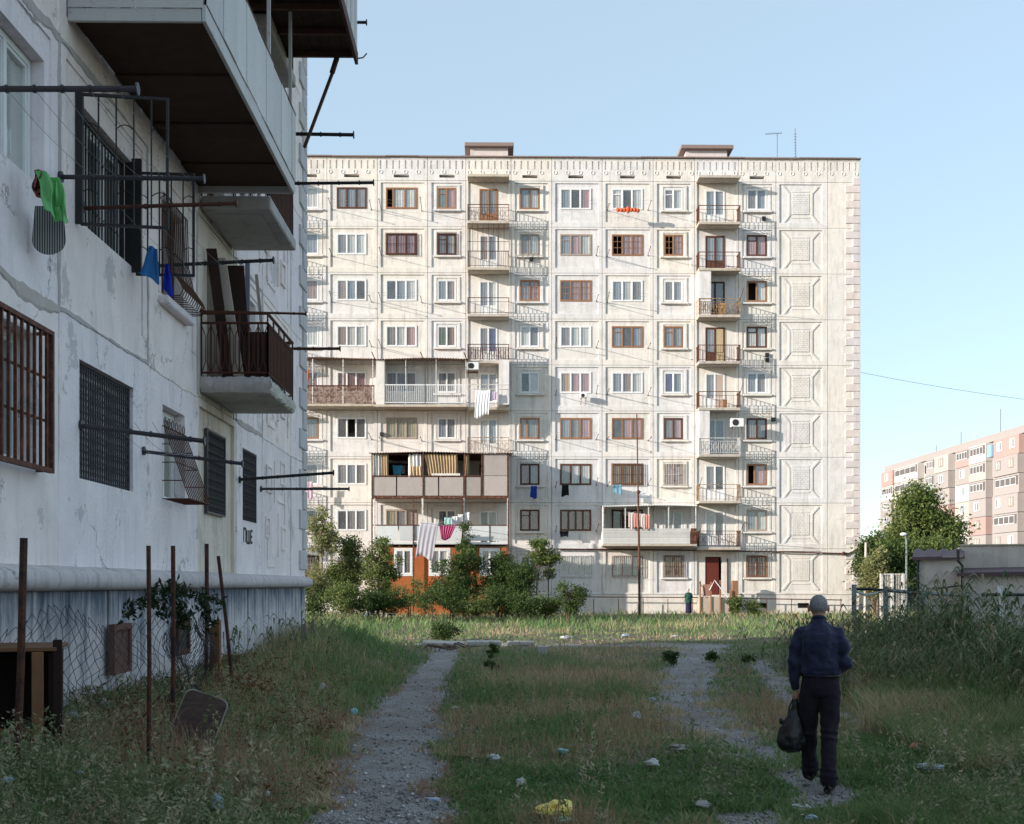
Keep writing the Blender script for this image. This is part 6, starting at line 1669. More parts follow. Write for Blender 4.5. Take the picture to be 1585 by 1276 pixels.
# ------------------------------------------------------------------ the distant pink-panelled block, seen along its front
FX = 75.0; y_far = FX / T(1371)
dist = empty('distant_apartment_building', (FX, y_far, 0), R(-90), 'distant eight-storey block with pink and grey loggia boxes beyond the trees', 'apartment building')
M_f = {'p': simple('salmon_panel', (0.40, 0.27, 0.25), var=0.1), 'g': simple('warm_grey_panel', (0.34, 0.305, 0.295), var=0.12), 'c': simple('cream_panel', (0.43, 0.39, 0.36), var=0.1), 't': simple('teal_panel', (0.28, 0.30, 0.30), var=0.1), 'w': simple('pale_panel', (0.48, 0.45, 0.43), var=0.1)}  # panel colours paled to paint in the haze of distance
af = lambda px: y_far - FX / T(px)
ends = [1371, 1389, 1393, 1430, 1441, 1456, 1478, 1487, 1510, 1537, 1547, 1587, 1600, 1640, 1650, 1700]
kinds = 'bsbsbbsbbsbsbsb'
rg = random.Random(12); NF = 8; FH = 22.2 / NF
MB().box(0, af(1700), 0.6, 12, 0, 23.6).build('building_core', M_f['c'], dist)
MB().box(-0.1, af(1700), -0.2, 12.1, 23.3, 24.4).build('roof_edge', M_f['g'], dist)
M_lowin = simple('hazed_interior', (0.13, 0.12, 0.12), 0.9)  # dark of the openings lifted in colour, as haze would
for i, kd in enumerate(kinds):
    a0, a1 = af(ends[i]), af(ends[i + 1])
    for f in range(NF):
        z = 1.0 + f * FH
        if kd == 's':
            MB().box(a0 + 0.02, a1 - 0.02, 0.02, 0.58, z, z + FH - 0.05).build('stair_panel', M_f['c'], dist)
            if a1 - a0 > 0.8: MB().box(a0 + 0.5, a1 - 0.4, -0.03, 0.015, z + 0.7, z + 2.1).build('stair_window', M_room, dist)
            continue
        m = M_f[rg.choice('ppggcgwgt' if f else 'gg')]; dd = -1.1 if rg.random() < 0.62 else -0.9; w = a1 - a0
        MB().bbox(a0 + 0.06, a1 - 0.06, dd, 0.58, z, z + FH - 0.06, 0.02).build('loggia_box', m, dist)
        if rg.random() < 0.25:
            MB().box(a0 + 0.3, a1 - 0.3, dd - 0.03, dd - 0.002, z + 1.15, z + FH - 0.3).build('loggia_opening', M_lowin, dist)
            window(dist, a0 + 0.6, z + 1.15, w - 1.6, 1.2, 'w:lbbg', dd - 0.06); continue
        nw = max(1, int(w / 3.6))
        for k in range(nw):
            ww = 1.5 if nw > 1 else min(1.8, w * 0.5); cx = a0 + w * (k + 0.5) / nw - ww / 2
            MB().box(cx, cx + ww, dd - 0.02, dd - 0.002, z + 0.95, z + 2.25).build('window_back', M_lowin, dist)
            window(dist, cx - 0.05, z + 0.92, ww + 0.1, 1.36, rg.choice(['w:bg', 'w:gl', 'w:lb', 's:ll']), dd - 0.10)
for k, (px, hh) in enumerate(((1460, 3), (1519, 4.5), (1423, 2))):
    a = af(px); MB().tube((a, 3, 24.4), (a, 3, 24.4 + hh), 0.06, 4).build('roof_aerial', M_pole, dist)
MB().box(af(1541), af(1548), -1.3, 0.5, 20.8, 22.6).build('blue_glazed_loggia', simple('blue_glazing', (0.25, 0.40, 0.55), 0.25, 0.5), dist)

# ------------------------------------------------------------------ things on and by the near block
def cloth3(name, cat, label, corners, mat, nu=10, nv=12, wob=0.03, seed=1, pinch=None, group=None, thick=0.006):
    """a hanging cloth between four world points: top-left, top-right, bottom-right, bottom-left"""
    tl, tr, brr, bl = [Vector(c) for c in corners]; rg = random.Random(seed); ph = [rg.random() * 6 for _ in range(5)]; q = MB(); vs = []
    nrm = (tr - tl).cross(bl - tl).normalized()
    for j in range(nv + 1):
        f = j / nv; a = tl.lerp(bl, f); b = tr.lerp(brr, f)
        for i in range(nu + 1):
            t = i / nu; w = wob * (math.sin(ph[0] + t * 9 + 1.5 * f) + 0.5 * math.sin(ph[1] + t * 17 - 3 * f) + 0.4 * math.sin(ph[2] + f * 8))
            vs.append(a.lerp(b, t) + nrm * w + Vector((0, 0, 0.02 * math.sin(ph[3] + t * 8) * f)))
    fs = [(j * (nu + 1) + i, j * (nu + 1) + i + 1, (j + 1) * (nu + 1) + i + 1, (j + 1) * (nu + 1) + i) for j in range(nv) for i in range(nu)]
    q.add(vs, fs); o = q.build(name, mat, None, True); tag(o, label, cat, group); md = o.modifiers.new('thickness', 'SOLIDIFY'); md.thickness = thick
    md = o.modifiers.new('soft', 'SUBSURF'); md.levels = 1; md.render_levels = 1
    return o
def stripes(name, c1, c2, n, axis=0):
    s = NT(name); g_ = s.n('ShaderNodeTexCoord'); sp = s.n('ShaderNodeSeparateXYZ'); s.l(g_.outputs['Generated'], sp.inputs[0])
    w = s.math('SINE', s.math('MULTIPLY', sp.outputs[axis], n)); f = s.math('GREATER_THAN', w, 0.1)
    return s.fin(s.mix(f, c1, c2), 0.9, 0.1)
def LP(px, py, out):                      # a point `out` metres in front of the near wall, seen at the pixel
    X = XW + out; Yv = X / T(px); return Vector((X, Yv, wz(py, X, Yv)))
M_stripe = stripes('striped_ticking', (0.30, 0.31, 0.30), (0.05, 0.055, 0.06), 62, 0)
M_plastic_g = simple('green_plastic_bag', (0.12, 0.42, 0.13), 0.3, 0.5, 0.25, 12)
# striped cushion, bag and cloth at the end of the pole line
def puffy(name, cat, label, c, r, mat, seed=1, sub=0.12, group=None, rot=0.0):
    q = MB(); q.ell((0, 0, 0), r, 22, 16)
    for i, v in enumerate(q.v):
        p = Vector(v); n_ = vnoise(np.array([p.x / r[0] * 1.6 + seed]), np.array([p.z / r[2] * 1.6 + p.y / r[1]]), 1.7, seed)[0] + 0.5 * vnoise(np.array([p.x / r[0] * 4]), np.array([p.z / r[2] * 4 + p.y / r[1] * 3]), 1.3, seed + 3)[0]
        q.v[i] = tuple(p * (1 - sub + sub * 1.6 * n_))
    o = q.build(name, mat, None, True); o.location = Vector(c); o.rotation_euler = (0, 0, rot); tag(o, label, cat, group)
    return o
p = LP(80, 352, 0.22); yv = p.y
q = MB(); wv = 0.235; hv = (LP(80, 318, 0.22) - LP(80, 391, 0.22)).length
prof = []
for i in range(13): t = math.pi * i / 12; prof.append((-wv / 2 * math.cos(t), -hv * 0.62 - wv * 0.42 * math.sin(t)))
prof = [(-wv / 2 * 0.8, 0.0)] + prof + [(wv / 2 * 0.8, 0.0)]
q.prism(prof, -0.07, 0.07)
o = q.build('striped_cushion', M_stripe, None); o.location = LP(80, 318, 0.2) - Vector((0, 0, hv)); tag(o, 'grey and white striped cushion cover hanging below the green bag', 'cushion')
md = o.modifiers.new('round', 'BEVEL'); md.width = 0.045; md.segments = 4
cloth3('green_plastic_bag', 'plastic bag', 'bright green plastic bag hanging from the upper left window', [LP(60, 262, 0.25), LP(88, 276, 0.35), LP(104, 349, 0.42), LP(68, 330, 0.28)], M_plastic_g, 18, 20, 0.035, 4)
cloth3('green_plastic_bag', 'plastic bag', 'torn lower flap of the green plastic bag over the striped cushion', [LP(84, 276, 0.33), LP(101, 300, 0.42), LP(104, 348, 0.45), LP(86, 330, 0.33)], M_plastic_g, 8, 10, 0.05, 9)
s_ = NT('dark_red_patterned_cloth'); n_ = s_.noise(s_.pos(), 26, 2, 0.5); M_pat = s_.fin(s_.ramp(n_, [(0.45, (0.05, 0.012, 0.02)), (0.55, (0.30, 0.10, 0.09))]), 0.9, 0.1)
cloth3('patterned_cloth', 'cloth', 'dark red patterned cloth hanging left of the green bag', [LP(54, 262, 0.2), LP(66, 266, 0.22), LP(72, 306, 0.25), LP(53, 304, 0.2)], M_pat, 8, 10, 0.04, 6)
M_towel = simple('blue_towel', (0.04, 0.17, 0.42), 0.95, 0.1, 0.25, 10); M_ublue = simple('ultramarine_cloth', (0.012, 0.03, 0.36), 0.9, 0.1)
Y_ = 14.55
def onp(px, py, f): X_ = XW + P4[1] * f; return Vector((X_, Y_, wz(py, X_, Y_)))
def pP4(px, py):
    X_ = Y_ * T(px); return Vector((X_, Y_ , wz(py, X_, Y_)))
cloth3('blue_towel', 'towel', 'pale blue towel hung over the dark pole between the upper barred windows', [pP4(231, 379) , pP4(244, 386), pP4(246, 440) + Vector((0, .05, 0)), pP4(218, 424) + Vector((0, -.05, 0))], M_towel, 10, 14, 0.022, 3)
cloth3('blue_cloth', 'cloth', 'narrow ultramarine cloth hanging right of the pale blue towel', [pP4(256, 409), pP4(261, 409), pP4(268, 462), pP4(252, 448)], M_ublue, 6, 10, 0.02, 5)
# junk on the first balcony: boards and a dark cupboard
zb_ = 4.05 + 0.2 + ZL
M_pboard = simple('pale_door_leaf', (0.50, 0.43, 0.38), 0.8, var=0.2, scale=3); M_dboard = simple('dark_veneer', (0.035, 0.016, 0.013), 0.6, 0.3, 0.4, 4); M_grb = simple('blue_grey_board', (0.25, 0.26, 0.36), 0.7)
def board(px0, px1, pyt, pyb, depth_out, mat, label, lean=0.25, t=0.04, ytop=None, w=None):
    X0 = XW + depth_out; Yb = (X0 + lean) / T(px1); 
    zt = wz(pyt, X0, Yb)
    q = MB(); w = w or 0.3
    q.add([(X0 + lean, Yb - w / 2, zb_), (X0 + lean + t, Yb - w / 2, zb_), (X0 + lean + t, Yb + w / 2, zb_), (X0 + lean, Yb + w / 2, zb_),
           (X0, Yb - w / 2, zt), (X0 + t, Yb - w / 2, zt), (X0 + t, Yb + w / 2, zt), (X0, Yb + w / 2, zt)], [(0, 3, 2, 1), (4, 5, 6, 7), (0, 1, 5, 4), (1, 2, 6, 5), (2, 3, 7, 6), (3, 0, 4, 7)])
    o = q.build('leaning_board', mat, None); tag(o, label, 'board', 'boards stored on the first balcony'); return o
def bx_board(a0, a1, n_top0, n_bot0, zt, y, wdt, mat, label):
    """a plank seen broadside from the yard: leans against the wall, lying across the view"""
    q = MB(); Yv = y
    q.add([(XW + n_bot0, Yv, zb_), (XW + n_bot0 + wdt, Yv, zb_), (XW + n_bot0 + wdt, Yv + 0.035, zb_), (XW + n_bot0, Yv + 0.035, zb_),
           (XW + n_top0, Yv, zt), (XW + n_top0 + wdt, Yv, zt), (XW + n_top0 + wdt, Yv + 0.035, zt), (XW + n_top0, Yv + 0.035, zt)], [(0, 3, 2, 1), (4, 5, 6, 7), (0, 1, 5, 4), (1, 2, 6, 5), (2, 3, 7, 6), (3, 0, 4, 7)])
    o = q.build('leaning_board', mat, None); tag(o, label, 'board', 'boards stored on the first balcony'); return o
zz = lambda py, y: wz(py, -4, y)
bx_board(0, 0, 0.01, 0.28, zz(385, 18.4), 18.40, 0.16, M_dboard, 'dark narrow board nearest the wall on the first balcony')
bx_board(0, 0, 0.12, 0.42, zz(398, 18.45), 18.50, 0.17, M_pboard, 'pale door leaf leaning on the first balcony')
bx_board(0, 0, 0.26, 0.40, zz(410, 18.7), 18.75, 0.26, M_dboard, 'wide dark veneer panel behind the pale door leaf')
bx_board(0, 0, 0.50, 0.50, zz(404, 18.9), 18.95, 0.07, M_grb, 'upright blue-grey board among the dark panels')
bx_board(0, 0, 0.56, 0.76, zz(425, 19.4), 19.4, 0.05, M_pboard, 'thin slanting batten at the right of the stacked boards')
o = empty('old_cupboard', (XW + 0.50, 18.75, zb_), 0, 'dark old cupboard standing behind the first balcony railing', 'cupboard')
MB().bbox(0.0, 0.42, 0, 1.25, 0, 0.86, 0.02).build('carcass', M_dboard, o)
for k in range(3): MB().bbox(0.03 + 0.125 * k, 0.145 + 0.125 * k, -0.02, -0.002, 0.06, 0.78, 0.006).build('door', M_dboard, o)

# iron posts with sagging chicken wire
def PX(px, py, d): return PD(px, py, d)
wfn = empty('chicken_wire_fence', (-3.3, 8.3, GH(-3.3, 8.3)), 0, 'rusty upright rods carrying torn chicken wire along the near block', 'fence'); WL = Vector(wfn.location); M_post = rusty('dark_rusty_rod', (0.022, 0.011, 0.012), 0.45)
posts = [((24, 1215), (37, 833), 8.6, 0.028), ((230, 1165), (230, 845), 9.9, 0.019), ((267, 1112), (268, 845), 11.6, 0.022), ((319, 1035), (320, 842), 15.4, 0.028), ((361, 1022), (338, 861), 16.5, 0.026)]
pw_ = []
for (b_, t_, d, r) in posts:
    a = PD(b_[0], b_[1], d); c = PD(t_[0], t_[1], d); a.z = min(a.z, GH(a.x, a.y)) - 0.1; pw_.append((a, c))
    q = MB().path([a - WL, a.lerp(c, 0.5) - WL + Vector((0.008, 0, 0)), c - WL], r, 7); q.build('post', M_post, wfn)
# hexagonal mesh between rods 1 and 3, running on beyond
def hexwire(pa, pb, z0, z1, cell=0.075, seed=1, miss=0.04):
    rg = random.Random(seed); q = MB(); L = (pb - pa).length; nxc = int(L / cell); nzc = int((z1 - z0) / (cell * 0.9)); P_ = {}
    d = (pb - pa).normalized(); nn_ = Vector((-d.y, d.x, 0))
    def pt(i, j):
        if (i, j) not in P_:
            x = (i + 0.5 * (j % 2)) * cell; f = x / L
            top = z0 + (z1 - z0) * (0.9 + 0.1 * math.cos(f * 9 + seed)); z = z0 + (top - z0) * j / nzc
            P_[i, j] = pa + d * (x + (rg.random() - .5) * cell * 0.5) + nn_ * (0.08 * math.sin(f * 7 + j * 0.6) + (rg.random() - .5) * 0.02) + Vector((0, 0, z - pa.z + (rg.random() - .5) * cell * 0.35))
        return P_[i, j]
    for j in range(nzc):
        for i in range(nxc):
            if rg.random() < miss: continue
            a = pt(i, j); b1 = pt(i, j + 1); b2 = pt(i + (1 if j % 2 else -1), j + 1)
            for b in (b1, b2): q.path([a - WL, b - WL], 0.0032, 3, caps=False)
    return q
a, b, c, e = pw_[0][0], pw_[1][0], pw_[2][0], pw_[3][0]
M_wire = simple('rusty_chicken_wire', (0.045, 0.04, 0.045), 0.7)
for k, (p0, p1) in enumerate(((PD(-25, 0, 10.4), PD(262, 0, 12.0)), (PD(262, 0, 12.0), PD(330, 0, 15.2)))):
    z0 = 0.35; p0.z = p1.z = z0
    o = hexwire(p0, p1, z0, 1.60 if k == 0 else 1.50, 0.085, 3 + k).build('wire_mesh', M_wire, wfn)
    o['kind'] = 'stuff'

# broken wooden cabinet at the left edge
cb = PD(48, 1080, 9.6); zc = GH(cb.x, cb.y)
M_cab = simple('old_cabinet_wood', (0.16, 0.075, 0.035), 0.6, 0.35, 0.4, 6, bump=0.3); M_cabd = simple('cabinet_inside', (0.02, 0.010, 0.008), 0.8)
o = empty('broken_cabinet', (cb.x, cb.y, zc), R(14), 'broken dark wooden cabinet dumped at the foot of the near block', 'cabinet')
zt = PD(0, 1000, 9.8).z - zc
MB().bbox(-0.95, 0.20, -0.05, 0.85, zt - 0.035, zt, 0.006).build('top', M_cab, o)
MB().box(-0.95, 0.16, 0.80, 0.83, 0.0, zt - 0.04).build('back_panel', M_cabd, o)
MB().bbox(0.13, 0.165, 0.0, 0.79, 0.0, zt - 0.04, 0.004).build('side_panel', M_cabd, o)
MB().bbox(0.01, 0.10, -0.06, -0.01, -0.05, zt - 0.038, 0.006).build('front_stile', M_cab, o)
MB().bbox(0.17, 0.24, -0.04, 0.0, -0.05, zt + 0.06, 0.006).build('corner_post', M_cabd, o)
MB().bbox(-0.95, 0.005, -0.05, -0.01, 0.10, 0.16, 0.004).build('front_rail', M_cab, o)
MB().box(-0.95, 0.12, 0.0, 0.79, 0.10, 0.12).build('shelf', M_cabd, o)
MB().box(-0.95, 0.0, -0.03, -0.012, -0.1, 0.095).build('lower_panel', M_cab, o)
# leaning table top with rounded corners
tb_ = PD(285, 1110, 11.0); zt_ = GH(tb_.x, tb_.y)
s_ = NT('rotten_tabletop'); p_ = s_.pos(); n_ = s_.noise(s_.pos((1, 1, 3)), 8, 6, 0.75); M_rot = s_.fin(s_.ramp(n_, [(0.3, (0.035, 0.024, 0.022)), (0.6, (0.085, 0.055, 0.048)), (0.8, (0.15, 0.11, 0.10))]), 0.85, 0.2)
def rrect(w, h, r):
    P_ = []
    for cx_, cz_, a0 in ((w / 2 - r, h - r, 0), (-w / 2 + r, h - r, 90), (-w / 2 + r, r, 180), (w / 2 - r, r, 270)):
        for k in range(6): t = R(a0 + 18 * k); P_.append((cx_ + r * math.cos(t), cz_ + r * math.sin(t)))
    return P_
o = empty('leaning_tabletop', (tb_.x, tb_.y, zt_ - 0.05), 0, 'mouldy brown tabletop with rounded corners leaning in the weeds', 'tabletop')
k1 = MB().prism(rrect(0.40, 0.62, 0.07), -0.015, 0.015).build('top_board', M_rot, o); k2 = MB()
pts = [(x, 0, z) for x, z in rrect(0.405, 0.625, 0.07)]; k2.path(pts + [pts[0]], 0.009, 5, caps=False); k2 = k2.build('edge_band', simple('worn_edge_band', (0.30, 0.27, 0.25), 0.7), o)
o.rotation_euler = (R(-22), R(20), R(8))
# old timber posts
for (px, pyb, pyt, d, w, lb_) in ((336, 1032, 958, 15.6, 0.05, 'squared brown timber post by the third iron rod'), (328, 1020, 968, 15.8, 0.035, 'thin split timber just left of the squared post'),
                                  (453, 1010, 975, 23, 0.045, 'grey weathered stake left of the leaning one near the corner'), (470, 1012, 965, 22, 0.05, 'tallest grey stake in the grass by the near corner'), (487, 992, 960, 25, 0.04, 'grey stake leaning left by the near corner')):
    a = PD(px, pyb, d); t = PD(px + (-3 if px == 487 else 1), pyt, d); a.z = min(a.z, GH(a.x, a.y)) - 0.05
    q = MB(); q.add([(a.x - w, a.y - w, a.z), (a.x + w, a.y - w, a.z), (a.x + w, a.y + w, a.z), (a.x - w, a.y + w, a.z), (t.x - w * .9, t.y - w, t.z - 0.03), (t.x + w * .6, t.y - w, t.z), (t.x + w * .7, t.y + w, t.z - 0.02), (t.x - w, t.y + w, t.z - 0.05)], [(0, 3, 2, 1), (4, 5, 6, 7), (0, 1, 5, 4), (1, 2, 6, 5), (2, 3, 7, 6), (3, 0, 4, 7)])
    tag(q.build('timber_post', M_cab if px < 400 else simple('grey_timber', (0.17, 0.15, 0.14), 0.9, 0.1, 0.4, 9), None), lb_, 'post')

# ------------------------------------------------------------------ entrance steps of the far block
st0 = PD(1085, 0, 70.3); E0 = Vector((wx(1076, 70.9), 70.9, 0))
st = empty('entrance_steps', (E0.x, E0.y, 0), 0, 'worn concrete entrance steps with improvised brown rails before the dark red door', 'steps')
zd = ZB(8) - 0.12
wq = wx(1115, 70.9) - E0.x
M_step = concrete_panel('worn_step', (0.50, 0.42, 0.34), (0.30, 0.24, 0.18), 0.6)
MB().bbox(0.3, wq, 0.0, 1.04, 0, zd, 0.02).build('landing', M_step, st)
for k in range(5):
    x0 = wq + 0.005 - 0.0 + k * 0.28; MB().bbox(x0, x0 + 0.30, 0.05, 1.0, 0, zd - 0.2 * (k + 1) + 0.02, 0.012).build('step', M_step, st)
for (x, h) in ((0.3, 0.95), (0.95, 0.9), (1.5, 1.0), (wq + 0.6, 0.4)): MB().box(x - 0.04, x + 0.04, -0.06, -0.005, 0, zd + h).build('rail_post', M_orange, st)
MB().path([(0.2, -0.08, zd + 0.9), (0.45, -0.08, zd + 0.55), (0.5, -0.08, zd)], 0.03, 5).build('rail', M_lrail, st); MB().path([(0.85, -0.1, zd + 0.4), (1.15, -0.1, zd + 1.0), (wq + 0.5, -0.1, zd - 0.1)], 0.035, 5).build('rail', M_white, st)
MB().box(0.45, 0.9, -0.05, -0.02, zd + 0.05, zd + 0.75).build('rail_board', simple('faded_red_board', (0.35, 0.17, 0.13), 0.8), st)
pp = W3(1137, 904, 0.9); tag(MB().bbox(pp[0] - 0.18, pp[0] + 0.18, pp[1] - 0.15, pp[1] + 0.15, 0.0, wz(899, pp[0], pp[1]), 0.02).build('wooden_hutch', M_orange, None), 'small orange-brown wooden hutch right of the entrance steps', 'hutch')

# ------------------------------------------------------------------ the walking man
def ring_loft(q, rings, n=20):
    """rings: (x, y, z, rx, ry) horizontal ellipses, capped"""
    vs = []; m = len(rings)
    for (x, y, z, rx, ry) in rings:
        for k in range(n):
            t = 2 * math.pi * k / n; vs.append((x + rx * math.cos(t), y + ry * math.sin(t), z))
    fs = [(i * n + k, i * n + (k + 1) % n, (i + 1) * n + (k + 1) % n, (i + 1) * n + k) for i in range(m - 1) for k in range(n)]
    fs += [tuple(reversed(range(n))), tuple((m - 1) * n + k for k in range(n))]; q.add(vs, fs)
def drape_loft(q, rings, n=40, f=0.05, k1=7, k2=11, tw=8.0):
    """ring loft with soft hanging folds"""
    R_ = []
    for a, b in zip(rings, rings[1:]):
        for j in range(5): t = j / 5; R_.append([a[i] + (b[i] - a[i]) * t for i in range(5)])
    R_.append(list(rings[-1])); vs = []; m = len(R_)
    for (x, y, z, rx, ry) in R_:
        for k in range(n):
            t = 2 * math.pi * k / n; w = 1 + f * (0.6 * math.sin(k1 * t + tw * z + 2 * math.sin(z * 11)) + 0.5 * math.sin(k2 * t - tw * 1.7 * z + 1.0))
            vs.append((x + rx * w * math.cos(t), y + ry * w * math.sin(t), z))
    fs = [(i * n + k, i * n + (k + 1) % n, (i + 1) * n + (k + 1) % n, (i + 1) * n + k) for i in range(m - 1) for k in range(n)]
    fs += [tuple(reversed(range(n))), tuple((m - 1) * n + k for k in range(n))]; q.add(vs, fs)
def limb(q, pts, radii, n=12):
    q.path(pts, 0.05, n, radii=radii)
    for p, r in ((pts[0], radii[0]), (pts[-1], radii[-1])): q.ell(tuple(p), (r * 0.98,) * 3, n, 8)
    for p, r in zip(pts[1:-1], radii[1:-1]): q.ell(tuple(p), (r,) * 3, n, 8)
FOLD = bpy.data.textures.new('cloth_folds', 'CLOUDS'); FOLD.noise_scale = 0.11; FOLD.noise_depth = 3
def soft(o, voxel, smooth=6, fold=0.0, tex=FOLD):
    md = o.modifiers.new('weld', 'REMESH'); md.mode = 'VOXEL'; md.voxel_size = voxel; md.use_smooth_shade = True
    md = o.modifiers.new('smooth', 'SMOOTH'); md.factor = 0.6; md.iterations = smooth
    if fold:
        md = o.modifiers.new('folds', 'DISPLACE'); md.texture = tex; md.strength = fold; md.mid_level = 0.5; md.texture_coords = 'LOCAL'
    return o
def fabric(name, c, rough=0.85, sheen=0.0):
    s = NT(name); p = s.pos(); a = s.noise(p, 5, 5, 0.6); b = s.noise(p, 260, 2, 0.5); s.bump(b, 0.25, 0.002)
    m = s.fin(s.mix(a, tuple(x * 0.75 for x in c), tuple(x * 1.25 for x in c)), rough, 0.2)
    s.b.inputs['Sheen Weight'].default_value = sheen; return m
M_skin = simple('tanned_skin', (0.42, 0.235, 0.165), 0.55, 0.35, 0.12, 14)
M_shirt = fabric('indigo_shirt', (0.019, 0.022, 0.054), 0.7, 0.15); M_trou = fabric('dark_plum_trousers', (0.017, 0.013, 0.021), 0.85, 0.05)
M_shoe = simple('black_shoe', (0.012, 0.011, 0.011), 0.45, 0.4)
s_ = NT('grey_hair'); p_ = s_.pos((1, 1, 0.35)); n_ = s_.noise(p_, 170, 5, 0.75); s_.bump(n_, 0.6, 0.004); M_hair = s_.fin(s_.ramp(n_, [(0.35, (0.10, 0.10, 0.105)), (0.65, (0.36, 0.355, 0.36))]), 0.75, 0.25)

fp = PGh(1284, 1222); MZ = fp.z
man = empty('person', (PD(1267, 0, 10.4).x, PD(1267, 0, 10.4).y, MZ), R(-15.5), 'grey-haired man in dark indigo shirt and black trousers walking away carrying a black bag', 'person')
def hand(q, wrist, fwd, down, thumb_side, curl, r=0.0088):
    """palm and five fingers; fwd = palm normal side the fingers curl towards, down = direction of the hand"""
    w = Vector(wrist); down = Vector(down).normalized(); fwd = Vector(fwd).normalized(); side = down.cross(fwd).normalized() * thumb_side
    pc = w + down * 0.055
    q.path([w - down * 0.02, w + down * 0.02, w + down * 0.05, w + down * 0.088], 0.02, 10, radii=[0.025, 0.027, 0.031, 0.024])
    q.ell(tuple(pc + side * 0.016), (0.022, 0.022, 0.03), 8, 6); q.ell(tuple(pc - side * 0.016), (0.02, 0.022, 0.03), 8, 6)
    for k, (off, L) in enumerate(((0.030, 0.072), (0.010, 0.080), (-0.010, 0.074), (-0.029, 0.058))):
        b0 = w + down * (0.088 - 0.006 * abs(off) / 0.03) + side * off; pts = [b0 - down * 0.02]; p_ = b0; ang = curl * 0.25; pts.append(b0)
        for seg in (0.42, 0.32, 0.26):
            ang += curl * 0.42; dv = down * math.cos(ang) + fwd * math.sin(ang); p_ = p_ + dv * L * seg; pts.append(p_)
        q.path(pts, r, 7, radii=[r, r, r * 0.95, r * 0.9, r * 0.75])
        q.ell(tuple(p_), (r * 0.75,) * 3, 6, 5)
    b0 = w + down * 0.03 + side * 0.026; p1 = b0 + side * 0.022 + down * 0.02 + fwd * 0.014; p2 = p1 + down * 0.024 + fwd * 0.016 - side * 0.006; p3 = p2 + down * 0.010 + fwd * 0.018 - side * 0.012
    q.path([b0, p1, p2, p3], 0.011, 7, radii=[0.014, 0.0115, 0.0105, 0.0085]); q.ell(tuple(p3), (0.0085,) * 3, 6, 5)

